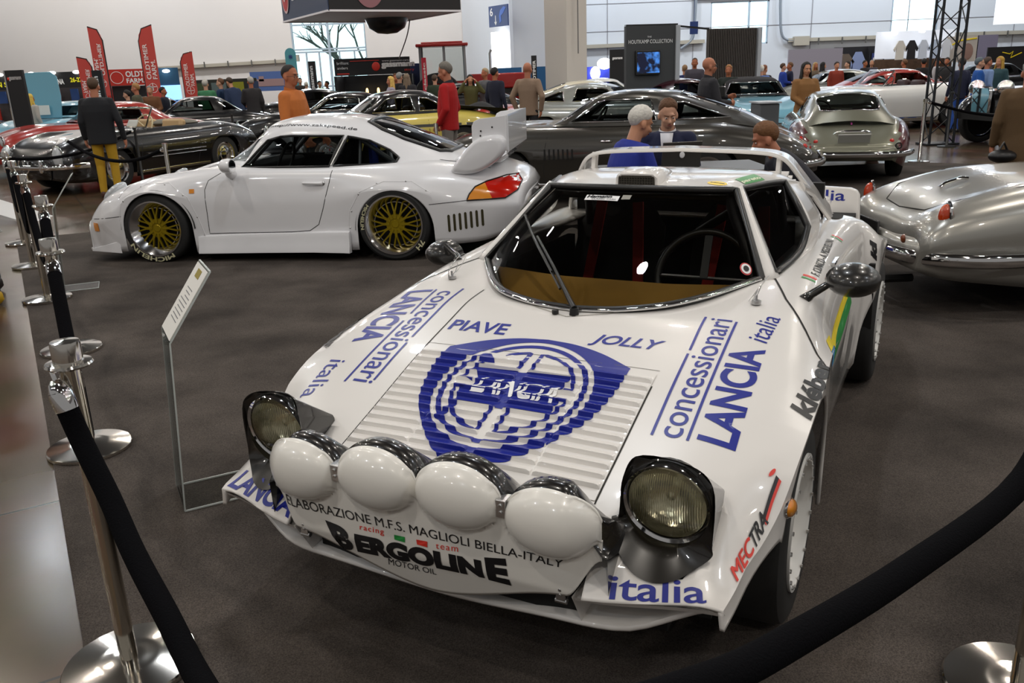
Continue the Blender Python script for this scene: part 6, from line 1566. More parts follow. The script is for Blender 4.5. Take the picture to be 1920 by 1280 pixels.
b = B(); b.tube(P, .05, 10, sx=.55); b.obj('bumper', CHROME, K_, smooth=60)
for s in (1, -1):
    h = bv.ray_cast(Vector((-6, .60 * s, .70)), Vector((1, 0, 0)))[0]
    b = B(); b.ell(h + Vector((.015, 0, 0)), (.05, .04, .085)); tl_ = b.obj('tail_lamp', M('lamp_orange', 'b83a10', .15, 0, 1), K_, smooth=60)
    b = B(); b.tube([h + Vector((.03, .045 * cos(t), .095 * sin(t))) for t in np.linspace(0, 2 * pi, 21)[:-1]], .01, 6, closed=True); b.obj('lamp_ring', CHROME, tl_)
    h = bv.ray_cast(Vector((-6, .42 * s, .52)), Vector((1, 0, 0)))[0]
    b = B(); b.ell(h, (.02, .028, .032)); b.obj('reflector', M('reflector_amber', '7a3a18', .3, 0, 1), K_)
h = tail_pt(bv, .12, .53); b = B(); b.box(h + Vector((-.03, 0, -.02)), (.02, .40, .16)); b.obj('number_plate', M('plate_black', '0a0a0a', .4), K_, bevel=.01)
b = B(); b.ell(h + Vector((-.05, 0, -.10)), (.03, .10, .02)); b.obj('plate_lamp', CHROME, K_)
h = bv.ray_cast(Vector((-2.95, 0, 2)), Vector((0, 0, -1)))[0]; b = B(); b.tube([h + Vector((.05, 0, .03)), h + Vector((0, 0, .035)), h + Vector((-.12, 0, .0)), h + Vector((-.16, 0, -.03))], .014, 6); b.obj('boot_handle', CHROME, K_, smooth=60)
b = B(); b.tube([bv.ray_cast(Vector((x, y, 2)), Vector((0, 0, -1)))[0] for x, y in [(-2.1, .58), (-2.8, .54), (-3.2, .46), (-3.36, .3), (-3.40, 0), (-3.36, -.3), (-3.2, -.46), (-2.8, -.54), (-2.1, -.58)]], .005, 5); b.obj('boot_seam', GAP, K_)
b = B(); b.tube([(-3.4, -.3, .2), (-3.62, -.3, .2)], .03, 8); b.obj('exhaust', BLACK, K_); b = B(); b.tube([(-3.4, .4, .2), (-3.62, .4, .2)], .03, 8); b.obj('exhaust', BLACK, K_)
# light blue car with dark soft top
M_, bv = classic('soft_top_car', 'light blue car with a dark soft top behind the display desk', (5.05, 17.2, 0), 4.6, LB, 1.0, gh=G_NOTCH, roofmat=M('soft_top', '1a181c', .9), glass=DGLASS)
# red coupe and white car at the right
L2, bv = classic('fastback_coupe', 'red coupe with curved rear screen at the right, behind the white car', (11.6, 22.9, 0), .05, RED, 1.0, gh=G_FAST, detail=False)
WC = paint('cream_white', (.72, .72, .70), .35)
L1, bv = classic('white_saloon', 'white open car with dark tyres behind the black lattice tower', (7.7, 20.6, 0), 3.15, WC, 1.05, cockpit=COCK)
screen(L1); cabin_bits(L1, '301010', '101010')
# cream saloons behind
for i, (p, rz, lb, mt) in enumerate((((4.55, 27.2, 0), .0, 'cream saloon just left of the grey stand wall', WC), ((3.75, 23.8, 0), -.08, 'cream saloon with dark side windows behind the silver-grey racer', paint('ivory', (.70, .64, .48), .35)), ((5.6, 20.7, 0), .05, 'dark maroon car behind the taupe coupe roof', paint('maroon', (.03, .003, .008), .25)))):
    classic('show_saloon', lb, p, rz, mt, 1.0, gh=G_FAST if i else G_NOTCH, detail=i == 1, cockpit=None)
# rows of cars at the far left
FC = [((-16.8, 23.2, 0), 3.6, KBLK, 'black coupe in the far row, left of the red flags'), ((-12.0, 26.2, 0), 3.6, SG, 'silver car in the far row behind the red coupe'), ((-7.6, 28.4, 0), 3.6, KBLK, 'black car in the far row below the blue-lit booth'),
      ((-8.9, 21.4, 0), 3.5, KBLK, 'black long car with gleaming wings behind the red coupe tail'), ((-4.4, 23.6, 0), 3.6, paint('night_blue', (.01, .014, .04), .25), 'dark blue open car behind the man in the orange shirt'),
      ((-4.85, 19.2, 0), 3.25, KBLK, 'black coupe with large headlamps beside the man in the orange shirt'), ((-2.7, 27.2, 0), 3.5, KBLK, 'black car in front of the black dealer booth'), ((-16.2, 19.5, 0), 4.3, SG, 'silver car at the far left edge'), ((8.6, 26.5, 0), 3.2, SG, 'grey convertible behind the woman with long dark hair'), ((14.2, 28, 0), 3.4, KBLK, 'black car by the clothes stall')]
for i, (p, rz, mt, lb) in enumerate(FC):
    classic('classic_car', lb, p, rz, mt, 1.0, gh=(G_FAST, G_NOTCH)[i % 2] if i != 4 else None, detail=i == 5, cockpit=COCK if i == 4 else None)
# small red racer
T_, bv = classic('small_racer', 'small red open racer numbered 189 beside the tractor', (-.95, 21.0, 0), 4.4, paint('racer_red', (.45, .03, .02), .3), .85, cockpit=[(-1.0, -.4), (-1.0, .4), (-1.7, .4), (-1.7, -.4)])
decal('start_number', M('number_orange', 'e07020', .4), T_, quad_fn((.30, -.28, 2), (.30, .28, 2), (-.12, .28, 2), (-.12, -.28, 2), lift=drop_on(bv, (0, 0, -1), .005)), txt='189', bold=.05)
# black pre-war car at the right edge
V_ = thing('prewar_car', 'black pre-war car with large wire wheels at the right edge, behind the brown coat', 'car', (8.95, 15.55, 0), .12)
for x in (0, 2.9):
    for s in (1, -1): wheel(V_, x, .68 * s, .40, .16, .30, 'wire')
for x in (0, 2.9):
    for s in (1, -1):
        b = B(); b.rings([[((.46 + dr) * cos(t) + x, (.68 + dy) * s, .40 + (.46 + dr) * sin(t)) for dr, dy in ((0, -.11), (.03, -.06), (.04, 0), (.03, .08), (0, .12), (-.01, 0))] for t in np.linspace(.1, 2.75, 16)]); b.obj('mudguard', KBLK, V_, smooth=60)
b = B(); b.rings([[(x, y, z) for y, z in ((-w, .45), (-w, h * .8), (-w * .6, h), (w * .6, h), (w, h * .8), (w, .45))] for x, w, h in ((-.45, .30, .95), (.2, .34, 1.0), (1.1, .5, 1.05), (1.3, .6, .95), (2.9, .6, .95), (3.6, .4, .8))]); b.obj('body_shell', KBLK, V_, smooth=40)
b = B(); b.bar((-.6, 0, .52), (3.6, 0, .52), 1.1, .12); b.obj('chassis', MATT, V_)
for s in (1, -1):
    b = B(); b.ell((-.35, .38 * s, 1.0), (.14, .13, .13)); b.obj('headlamp', CHROME, V_, smooth=60)
b = B(); b.box((-.5, 0, .78), (.06, .5, .5)); b.obj('radiator', CHROME, V_, bevel=.03)
# tractor
TR = thing('tractor', 'red tractor with glazed cab in front of the bright doorway', 'tractor', (-1.0, 30.8, 0), .05)
TRD = M('tractor_red', 'a81c18', .4, 0, .4)
b = B(); b.box((-1.0, 0, 2.52), (1.75, 1.5, .10)); b.box((-1.0, 0, 2.60), (1.4, 1.2, .06)); b.obj('cab_roof', TRD, TR, bevel=.03)
for x in (-1.75, -.95, -.25):
    for y in (-.68, .68): b = B(); b.bar((x, y, 1.35), (x * .98 - .02, y * .95, 2.48), .07); b.obj('cab_post', M('cab_grey', '8a8a8c', .5), TR)
b = B(); b.box((-1.0, .67, 1.9), (1.5, .01, 1.1)); b.box((-1.0, -.67, 1.9), (1.5, .01, 1.1)); b.box((-.22, 0, 1.9), (.01, 1.2, 1.1)); b.obj('cab_glass', CLEAR, TR)
b = B(); b.box((-1.0, 0, 1.15), (1.6, 1.3, .4)); b.box((.9, 0, 1.30), (2.0, .72, .5)); b.obj('bonnet', TRD, TR, bevel=.05)
b = B(); b.box((.9, 0, .85), (2.1, .5, .5)); b.box((-1, 0, .8), (1.2, .8, .5)); b.obj('engine', M('engine_dark', '2a2826', .6), TR)
b = B(); b.tube([(.6, -.3, 1.5), (.6, -.3, 2.2), (.66, -.3, 2.32)], .045, 8); b.obj('exhaust_stack', STEEL, TR)
for x, y, r, w in ((-1.2, .85, .82, .42), (1.5, .75, .5, .3)):
    for s in (1, -1):
        b = B(); b.lathe(tyre_prof(r, w, r * .58, 0), 32, 'y'); wh = b.obj('wheel', RUBBER, TR, smooth=40, loc=(x, y * s, r))
        b = B(); b.lathe([(r * .58, w * .4 * s), (r * .3, w * .1 * s), (.001, w * .2 * s)], 24, 'y'); b.obj('rim', TRD, wh)

# ================================================================ rope barrier and information stands
PST = M('polished_steel', (.72, .69, .64), .12, 1)
ROPE = M('velvet_black', (.004, .004, .005), 1, spec=.05, bump=.4, nscale=220)
def stanchion(x, y, label, group='polished stanchions of the rope barrier'):
    t = thing('stanchion', label, 'stanchion', (x, y, .006), 0, group)
    b = B(); b.lathe([(.178, 0), (.180, .004), (.180, .016), (.176, .021), (.09, .032), (.075, .034), (.06, .034), (.05, .036), (.001, .036)], 48); b.obj('base', PST, t, smooth=30)
    b = B(); b.lathe([(.024, .03), (.0235, .92), (.0235, .93)], 24); b.obj('pole', M('pole_steel', (.62, .58, .50), .1, 1), t, smooth=40)
    b = B(); b.lathe([(.024, .900), (.052, .906), (.058, .912), (.055, .918), (.036, .92), (.036, .965), (.034, .972), (.001, .976)], 32); b.obj('cap', PST, t, smooth=35)
    return t
base = Vector((-1.12, 2.04)); step = Vector((-.861, 1.512))
nm_ = ['nearest polished stanchion, at the lower left', 'second polished stanchion along the left rope', 'third polished stanchion along the left rope', 'fourth polished stanchion along the left rope', 'fifth polished stanchion along the left rope', 'sixth polished stanchion along the left rope, the farthest one']
SPOS = []
for k in range(6):
    p = base + Vector((-.83, 1.545)) * k if k < 3 else Vector(((-3.64, 6.52), (-4.47, 7.88), (-5.24, 9.15))[k - 3])
    SPOS.append(p)
    if k == 0: st0 = stanchion(p.x, p.y, nm_[0])
    else: copy_tree(st0, (p.x, p.y, .006), 0, nm_[k])
copy_tree(st0, (1.27, 1.80, .006), 0, 'stanchion base at the bottom right corner'); copy_tree(st0, (-.06, .60, .006), 0, 'stanchion just below the picture where both front ropes meet')
def rope(P, label, r=.027):
    t = thing('barrier_rope', label, 'rope', (0, 0, 0), 0, 'black velvet barrier ropes'); P = catmull(P, 6)
    b = B(); b.tube(P, r, 14); b.obj('velvet', ROPE, t, smooth=60)
    for q, d in ((P[0], (P[0] - P[1]).normalized()), (P[-1], (P[-1] - P[-2]).normalized())):
        b = B(); b.tube([q - d * .05, q - d * .01, q + d * .02, q + d * .03], [r * 1.08, r * 1.12, r * .75, r * .4], 12); b.tube([q + d * .02, q + d * .07], .006, 6); b.obj('hook_end', CHROME, t, smooth=50)
def sag(a, b_, z0, drop, n=6):
    a, b_ = Vector(a), Vector(b_); d = (b_ - a).normalized() * .05; a = a + d; b_ = b_ - d
    return [Vector((*a.lerp(b_, t), z0 - drop * (1 - (2 * t - 1) ** 2) - .06 * 0)) for t in np.linspace(0, 1, n)]
rope([(-1.135, 2.0, .86), (-1.10, 1.985, .74), (-1.0, 1.88, .62), (-.90, 1.75, .54), (-.77, 1.585, .48), (-.66, 1.437, .44), (-.4, 1.08, .50), (-.16, .74, .78), (-.10, .66, .86)], 'black velvet rope hanging from the nearest stanchion towards the camera')
rope([(-.03, .66, .86), (.06, .80, .85), (.178, .922, .785), (.304, 1.022, .742), (.431, 1.124, .718), (.70, 1.337, .688), (1.10, 1.657, .695), (1.21, 1.755, .78), (1.245, 1.78, .86)], 'black velvet rope sweeping across the lower right corner')
for k, (n1, n2) in enumerate((('nearest', 'second'), ('second', 'third'), ('third', 'fourth'), ('fourth', 'fifth'), ('fifth', 'sixth'))):
    P = sag(SPOS[k + 1], SPOS[k], .87, .42, 7); rope(P, 'black velvet rope between the %s and %s left stanchions' % (n1, n2))
# acrylic information stands
ACR = thin_glass('acrylic', (.88, .90, .89), 1.12); EDGE = M('acrylic_edge', (.75, .80, .78), .2, 0, 0, emit=0, alpha=.6); PAPER = M('paper', 'e8e6e0', .7)
def info_stand(loc, rz, label, s=1):
    # local x: the way the sign leans, local y: along its width
    t = thing('info_stand', label, 'information stand', loc, rz, 'clear acrylic information stands')
    w = .25
    b = B(); b.add([(0, 0, .008), (.265, 0, .008), (.265, w, .008), (0, w, .008)], [(0, 1, 2, 3)]); b.obj('foot', ACR, t)
    b = B(); b.bar((0, w / 2, .006), (.045, w / 2, .675), w, .005, up=(-1, 0, 0)); b.obj('post', ACR, t)
    R = Matrix.Rotation(-.95 + pi / 2, 3, 'Y'); d = Vector((cos(.95), 0, sin(.95)))
    L = .30
    for off, mt, nm, th in ((0, ACR, 'sign_holder', .004), (-.004, PAPER, 'paper', .0015)):
        c = Vector((.045, w / 2, .675)) + d * (L / 2) + Vector((-sin(.95), 0, cos(.95))) * (-off)
        b = B(); b.box(c, (.002 + th, w if nm != 'paper' else w - .014, L - (.0 if nm != 'paper' else .014)), Matrix.Rotation(pi / 2 - .95, 3, 'Y')); pp = b.obj(nm, mt, t)
    b = B(); n_ = Vector((-sin(.95), 0, cos(.95)))
    for v in (.0, w):
        b.bar((0, v, 0.006), (.045, v, .675), .004, .006); b.bar((.0, v, .006), (.265, v, .006), .004, .006); b.bar((.045, v, .675), Vector((.045, v, .675)) + d * L, .004, .006)
    b.bar((.265, 0, .005), (.265, w, .005), .005); b.bar(Vector((.045, 0, .675)) + d * L, Vector((.045, w, .675)) + d * L, .006)
    b.obj('edges', EDGE, t)
    GL = M('print_grey', '7a7a80', .8)
    b = B()
    def row(u, v0, v1, h=.004): c0 = Vector((.045, v0, .675)) + d * u + n_ * .0068; c1 = Vector((.045, v1, .675)) + d * u + n_ * .0068; b.bar(c0, c1, h, .0006, up=tuple(n_))
    for k, (a, c) in enumerate(((.06, .19), (.06, .19), (.05, .2), (.05, .18), (.05, .2), (.05, .2), (.05, .15), (.08, .17), (.07, .18))): row(.07 + .016 * k, a, c, .003)
    b.obj('printed_lines', GL, pp)
    b = B(); c0 = Vector((.045, .085, .675)) + d * .262 + n_ * .0068; b.bar(c0, c0 + Vector((0, .08, 0)), .034, .0006, up=tuple(n_)); b.obj('printed_badge', M('badge_gold', '9a8a40', .7), pp)
    return t
i1 = info_stand((-1.285, 2.94, .006), .47, 'clear acrylic information stand between the rope and the rally car nose')
copy_tree(i1, (-3.63, 6.74, .006), .40, 'clear acrylic information stand behind the fourth stanchion, in front of the white coupe')
copy_tree(i1, (-6.2, 9.9, 0), .6, 'clear acrylic information stand near the black roadster nose')
b = B(); b.box((-6.25, 10.9, .10), (1.15, .6, .02), Matrix.Rotation(.35, 3, 'Y')); tag(b.obj('ramp_board', M('ramp_white', 'c8c8c8', .5)), 'white sloping board on the floor in front of the black roadster', 'board')
# thin barrier posts by the other cars
def post(x, y, label, h=1.0, mat=PST):
    t = thing('barrier_post', label, 'post', (x, y, 0)); b = B(); b.lathe([(.16, 0), (.16, .015), (.03, .03), (.022, .04), (.022, h - .05), (.03, h - .05), (.03, h), (.001, h)], 20); b.obj('pole', mat, t, smooth=40)
    return t
PB_ = [(-3.87, 9.95, 'polished post in front of the black roadster door', PST), (-.92, 11.9, 'polished post in front of the man in the red sweater', PST), (*(6.48, 13.47, 0.00)[:2], 'polished post right of the two-tone coupe', PST), (*(7.97, 15.58, 0.00)[:2], 'dark post beside the lattice tower', BLACK), (*(-5.96, 14.18, 0.00)[:2], 'black post beside the roadster door', BLACK), (*(-5.71, 18.54, 0.00)[:2], 'black post behind the roadster tail', BLACK)]
for x, y, lb, mt in PB_: post(x, y, lb, .95, mt)
rope(sag(PB_[4][:2], (-6.9, 10.9), .9, .25), 'black rope slung across the mustard trousers in front of the roadster', .022)
rope(sag(PB_[0][:2], (-6.2, 12.4), .88, .2), 'black rope along the roadster flank', .022)
rope(sag(PB_[2][:2], (10.3, 14.2), .9, .30), 'black rope from the polished post towards the pre-war car wheel', .022)

# ================================================================ people
SK = {k: M('skin_' + k, c, .55, spec=.3) for k, c in dict(a='c08a6c', b='b0745a', c='a8684a', d='c99a80').items()}
def remesh(o, vox, smooth=3):
    q = o.modifiers.new('r', 'REMESH'); q.mode = 'VOXEL'; q.voxel_size = vox; q.use_smooth_shade = True
    if smooth: q = o.modifiers.new('s', 'SMOOTH'); q.factor = .5; q.iterations = smooth
def hand(b, w, d, side, curl=.5, thumb=None):
    """palm and five fingers from wrist w along d"""
    w, d = Vector(w), Vector(d).normalized(); n = Vector((side, 0, 0)); n = (n - d * n.dot(d))
    if n.length < .2: n = Vector((0, -1, 0)) - d * d.dot(Vector((0, -1, 0)))
    n.normalize(); a = d.cross(n)     # a: across the knuckles, n: back of hand
    b.cap(w, w + d * .045, .024, .027); b.ell(w + d * .065, (.022, .022, .022)); b.cap(w + d * .04 - a * .018, w + d * .085 - a * .028, .017, .014); b.cap(w + d * .04 + a * .018, w + d * .085 + a * .028, .017, .014)
    for k, (o, L) in enumerate(((-.03, .062), (-.01, .074), (.01, .07), (.03, .055))):
        p = w + d * .088 + a * o; e1 = (d - n * curl * .7).normalized(); e2 = (d * (1 - curl) - n * curl * 1.3).normalized()
        q = p + e1 * L * .55; b.cap(p, q, .0095, .009, 8); b.cap(q, q + e2 * L * .5, .009, .0075, 8)
    p = w + d * .035 - a * .022; q = p + (d * .6 - a * .7 - n * .3).normalized() * .042; b.cap(p, q, .013, .011, 8); b.cap(q, q + (d * .9 - n * .5).normalized() * .03, .011, .009, 8)
def torso(b, g, T, wide=1, belly=0, zlo=.84, top=1.475):
    prof = [(zlo, .165, .115, 0), (.98, .16, .112, 0), (1.12, .162, .115, 0), (1.27, .183, .122, 0), (1.37, .19, .112, 0), (1.43, .15, .09, .01), (top, .075, .07, .012)]
    R = []
    for z, rx_, ry, oy in prof:
        k = wide * (1 + belly * max(0, 1 - abs(z - 1.06) / .22)); R.append([T(Vector(((rx_ * k + g) * cos(t), oy - belly * .12 * max(0, 1 - abs(z - 1.06) / .22) + (ry * k + g) * sin(t), z))) for t in np.linspace(0, 2 * pi, 21)[:-1]])
    b.rings(R)
ARM_D = ((.245, .03, 1.13), (.255, -.05, .88))
def person(name, label, top, yaw, shirt, pants, skin='a', hair='3a2a1c', hairstyle='short', lean=0, arms=(None, None), sit=False, vox=.016, wide=1, belly=0, head=(0, 0), shoes='1a1614', shirt_z=.84, group=None,
           long_coat=False, glasses=False, collar=None, seat=None, vest=None, face=False, stride=0, sleeves=True, bag=None):
    s = top[2] / (1.75 if not sit else 1.75 - .43); s = min(max(s, .86), 1.12)
    if lean: s = 1.0
    t = thing(name, label, 'person', (top[0], top[1], 0), yaw, group)
    zo = 0
    if sit: zo = -.43
    pv = Vector((0, 0, .93))
    def T(p):      # upper body
        q = Vector(p) - pv; q = Matrix.Rotation(lean, 3, 'X') @ q
        return (q + pv + Vector((0, 0, zo))) * s
    def Lg(p): return (Vector(p) + Vector((0, 0, 0))) * s
    hd = Matrix.Rotation(head[0], 3, 'Z') @ Matrix.Rotation(head[1], 3, 'X'); hp0 = Vector((0, .0, 1.50))
    def Hd(p): return T(hd @ (Vector(p) - hp0) + hp0)
    # limbs
    A = []
    for sd, ar in zip((1, -1), arms):
        e, w = ar if ar else ARM_D
        e, w = Vector((e[0] * sd, e[1], e[2])), Vector((w[0] * sd, w[1], w[2]))
        A.append((sd, T((.185 * sd, 0, 1.405)), T(e), T(w)))
    Lm = []
    for sd in (1, -1):
        if sit: h, k, a = Vector((.09 * sd, 0, .50)), Vector((.14 * sd, -.42, .50)), Vector((.13 * sd, -.40, .09))
        else: h, k, a = Vector((.09 * sd, 0, .92)), Vector((.10 * sd, -.02 - stride * sd * .5, .50)), Vector((.105 * sd, .03 - stride * sd, .085))
        Lm.append((sd, Lg(h), Lg(k), Lg(a)))
    # body: one continuous skin
    b = B()
    b.ell(Hd((0, .012, 1.655)), (.074 * s, .093 * s, .088 * s)); b.ell(Hd((0, -.022, 1.595)), (.057 * s, .068 * s, .082 * s)); b.ell(Hd((0, -.055, 1.545)), (.030 * s, .028 * s, .024 * s))
    b.cap(Hd((0, -.078, 1.628)), Hd((0, -.104, 1.592)), .010 * s, .015 * s, 8); b.ell(Hd((0, -.074, 1.648)), (.052 * s, .016 * s, .011 * s)); b.ell(Hd((0, -.080, 1.563)), (.024 * s, .012 * s, .010 * s))
    for sd in (1, -1): b.ell(Hd((.077 * sd, .008, 1.605)), (.012 * s, .022 * s, .034 * s)); b.ell(Hd((.036 * sd, -.062, 1.592)), (.022 * s, .018 * s, .02 * s))
    b.cap(T((0, .018, 1.42)), Hd((0, .012, 1.58)), .058 * s, .055 * s); b.cap(T((0, 0, 1.0)), T((0, .01, 1.36)), .09 * s, .10 * s)
    for sd, sh_, e, w in A:
        b.cap(T((0, .01, 1.38)), sh_, .06 * s, .045 * s); b.cap(sh_, e, .044 * s, .036 * s); b.cap(e, w, .036 * s, .026 * s)
        hb_ = B(); hand(hb_, (w) / s, (w - e), sd, .55); b.add([tuple(Vector(q) * s) for q in hb_.v], hb_.f)
    for sd, h, k, a in Lm:
        b.cap(T((0, 0, .98)), h, .08 * s, .075 * s); b.cap(h, k, .07 * s, .048 * s); b.cap(k, a, .045 * s, .034 * s)
    o = b.obj('body', SK[skin], t, smooth=0, fix=False); remesh(o, min(vox, .011) if face else vox * .8, 2)
    # clothes
    ST = M('cloth_' + shirt, shirt, .85, noise=.08, nscale=40)
    b = B(); zl = .52 if long_coat else shirt_z
    if not sit or not long_coat: torso(b, .012, T, wide, belly, shirt_z)
    if long_coat: b.rings([[Lg((r_ * 1.25 * cos(q), r_ * sin(q), z)) for q in np.linspace(0, 2 * pi, 19)[:-1]] for z, r_ in ((.50, .185), (.7, .17), (.9, .155), (1.0, .145))])
    for sd, sh_, e, w in A:
        b.cap(T((.08 * sd, .005, 1.40)), sh_, .07 * s, .066 * s); b.cap(sh_, e, .066 * s, .055 * s)
        if sleeves: b.cap(e, e.lerp(w, .93), .054 * s, .042 * s)
    o = b.obj('jacket' if long_coat else 'top', ST, t, smooth=0, fix=False); remesh(o, vox, 3)
    b = B(); PT = M('cloth_' + pants, pants, .85, noise=.08, nscale=40)
    hz = .93 if not sit else .50
    b.ell(Lg((0, 0, hz)), (.165 * s, .125 * s, .13 * s), n=16)
    for sd, h, k, a in Lm: b.cap(h, k, .092 * s, .068 * s); b.cap(k, a + (k - a).normalized() * .02, .066 * s, .052 * s)
    o = b.obj('trousers', PT, t, smooth=0, fix=False); remesh(o, vox, 3)
    for sd, h, k, a in Lm:
        b = B(); b.ell(a + Vector((.01 * sd, -.07, -.04)) * s, (.045 * s, .13 * s, .042 * s)); b.ell(a + Vector((0, .01, -.02)) * s, (.042 * s, .05 * s, .06 * s)); b.obj('shoe', M('shoe_' + shoes, shoes, .5), t, smooth=60)
    # hair
    if hairstyle != 'bald':
        HM = M('hair_' + hair, hair, .7, noise=.35, nscale=60, bump=.5)
        N_, K_ = 34, 10; G_ = []; rg = random.Random(len(label))
        lim = dict(short=(50, 78, 152), crop=(46, 74, 140), long=(50, 104, 155), fringe=(60, 86, 155), receding=(24, 76, 150))[hairstyle]
        hl = pchip([0, .7, 1.15, 1.6, 2.0, 2.4, pi], [lim[0], lim[0] + 5, lim[1], lim[1] + 10, lim[1] + 34, lim[2] - 6, lim[2]])
        for i in range(N_ + 1):
            az = 2 * pi * i / N_; c_ = abs((az + pi) % (2 * pi) - pi); mx_ = hl(c_) + rg.uniform(-2.5, 2.5); col = []
            for k in range(K_ + 1):
                th = math.radians(mx_) * k / K_; g = (.012 if hairstyle != 'crop' else .005) + (.008 * rg.random() if hairstyle != 'crop' else 0)
                g *= 1 - (k / K_) ** 4 * .95
                col.append(Hd((((.074 + g) * sin(th) * -sin(az)), .012 - (.093 + g) * sin(th) * cos(az), 1.655 + (.088 + g) * cos(th))))
            G_.append(col)
        G_[-1] = G_[0]
        b = B(); b.grid(G_); o = b.obj('hair', HM, t, smooth=70, weld=True)
        if hairstyle == 'long':
            b = B()
            for x, y, w_ in ((-.055, .045, .035), (0, .075, .045), (.055, .045, .035), (-.075, .0, .024), (.075, .0, .024)): b.cap(Hd((x * .95, y, 1.64)), Hd((x * 1.5, y + .02 if y > .02 else -.03, 1.36)), w_ * s, w_ * .8 * s)
            o = b.obj('hair', HM, t, smooth=0, fix=False); remesh(o, .014)
    if face:
        for sd in (1, -1):
            b = B(); b.ell(Hd((.030 * sd, -.079, 1.622)), (.012 * s, .006 * s, .006 * s), n=10, m=6); e_ = b.obj('eye', M('eye_white', 'cfc6be', .3), t, smooth=60); b = B(); b.ell(Hd((.030 * sd, -.084, 1.621)), (.0055 * s, .003 * s, .0055 * s), n=8, m=5); b.obj('iris', M('iris_dark', '20160f', .3), e_)
            b = B(); b.cap(Hd((.014 * sd, -.091, 1.643)), Hd((.048 * sd, -.080, 1.646)), .0045 * s, .003 * s, 6); b.obj('eyebrow', M('hair_' + hair, hair, .7), t)
        b = B(); b.ell(Hd((0, -.0925, 1.562)), (.022 * s, .005 * s, .006 * s), n=10, m=6); b.obj('mouth', M('lips', '8a4a40', .5), t, smooth=60)
    if glasses:
        b = B()
        for sd in (1, -1):
            b.tube([Hd((.033 * sd + .024 * cos(q), -.096, 1.618 + .017 * sin(q))) for q in np.linspace(0, 2 * pi, 17)[:-1]], .0022 * s, 5, closed=True); b.tube([Hd((.057 * sd, -.096, 1.622)), Hd((.08 * sd, -.01, 1.622))], .002 * s, 5)
        b.tube([Hd((-.009, -.098, 1.62)), Hd((.009, -.098, 1.62))], .002 * s, 5); b.obj('glasses', BLACK, t)
    if collar:
        b = B(); b.rings([[T(((rx_) * cos(q), .014 - .005 + ry * sin(q), z + .02 * sin(q))) for q in np.linspace(0, 2 * pi, 19)[:-1]] for z, rx_, ry in ((1.425, .088, .08), (1.475, .074, .07), (1.50, .068, .066))], cap=False); b.obj('collar', M('cloth_' + collar, collar, .8), t, smooth=60)
    if vest:       # shirt front showing in the opening of the cardigan
        b = B(); b.add([T(p) for p in ((-.055, -.088, 1.475), (.055, -.088, 1.475), (.045, -.128, 1.38), (.0, -.145, 1.16), (-.045, -.128, 1.38))], [(0, 1, 2, 3, 4)]); b.obj('shirt_front', M('cloth_' + vest, vest, .8), t, solid=.008)
    return t
PI2 = pi / 2
# --- those who read clearly
person('person', 'person in black jacket and mustard trousers with back turned at the left', (-5.91, 12.90, 1.72), pi + .15, '14161c', 'b08a1c', 'b', '4a3420', 'short', vox=.012, wide=1.18, arms=(None, ((.28, .03, 1.13), (.30, -.04, .86))), shirt_z=.80, head=(0, .15), shoes='4a2a20')
person('person', 'person in orange shirt and glasses behind the white coupe', (-2.35, 9.90, 1.75), PI2 - .25, 'b8682c', '2a2c34', 'c', '1c1410', 'crop', vox=.011, wide=1.08, glasses=True, face=True, arms=(((.25, -.04, 1.14), (.22, -.22, .96)), ((.25, -.02, 1.14), (.22, -.20, .97))), head=(-.15, .05), collar='b8682c')
person('person', 'person in red sweater and grey trousers beside the yellow coupe', (-0.75, 12.20, 1.74), -PI2 - .25, 'a80c10', '7c7670', 'b', '6a645c', 'short', vox=.012, face=True, belly=.18, arms=(((.25, .04, 1.13), (.20, -.10, .93)),) * 2, head=(0, .22), collar='20242c')
person('person', 'bald person in beige sweater with back turned by the silver-grey racer', (0.46, 15.60, 1.73), pi - .5, '8a7462', '1c1c22', 'b', '000000', 'bald', vox=.013, wide=1.02, arms=(((.30, .06, 1.16), (.24, .0, .92)),) * 2)
person('person', 'bald person with glasses and dark polo holding a device behind the taupe coupe', (2.78, 11.90, 1.67), PI2 + .1, '26262c', '1c1c22', 'b', 'c8c4bc', 'bald', vox=.011, wide=1.12, glasses=True, face=True, belly=.12, arms=(((.24, -.10, 1.16), (.06, -.30, 1.20)), ((.24, -.06, 1.14), (.10, -.28, 1.12))), collar='1a1a20')
b = B(); b.box((0, 0, 0), (.10, .05, .14)); q0 = Vector((2.91, 11.75, 1.22)); tag(b.obj('camera_device', BLACK, loc=q0, bevel=.01), 'black device held in the hands of the bald person with glasses', 'camera')
person('person', 'white-haired person in blue sweater seated at the table', (0.88, 6.75, 1.30), PI2 + .35, '1c2c8a', '2a2c34', 'a', 'd0ccc4', 'fringe', vox=.010, sit=True, face=True, wide=1.12, belly=.1, lean=.28, arms=(((.25, -.16, 1.16), (.16, -.42, 1.16)),) * 2, head=(0, .1))
person('person', 'young person with brown hair, navy cardigan and white shirt seated facing the camera', (1.43, 7.60, 1.32), -.25, '0e1638', '1c1c22', 'd', '5a3a20', 'short', vox=.010, sit=True, face=True, lean=.12, arms=(((.25, -.10, 1.15), (.08, -.36, 1.14)), ((.26, -.10, 1.14), (.12, -.38, 1.12))), head=(.25, .22), collar='e4e4e8', vest='dcdce2')
p_ = person('person', 'brown-haired person in dark sweater leaning low over the table', (2.46, 6.65, 1.27), -PI2 - .1, '1c1c26', '202028', 'b', '6a4424', 'fringe', vox=.010, face=True, sit=True, lean=.80, arms=(((.24, -.22, 1.22), (.14, -.46, 1.12)),) * 2, head=(0, -.45))
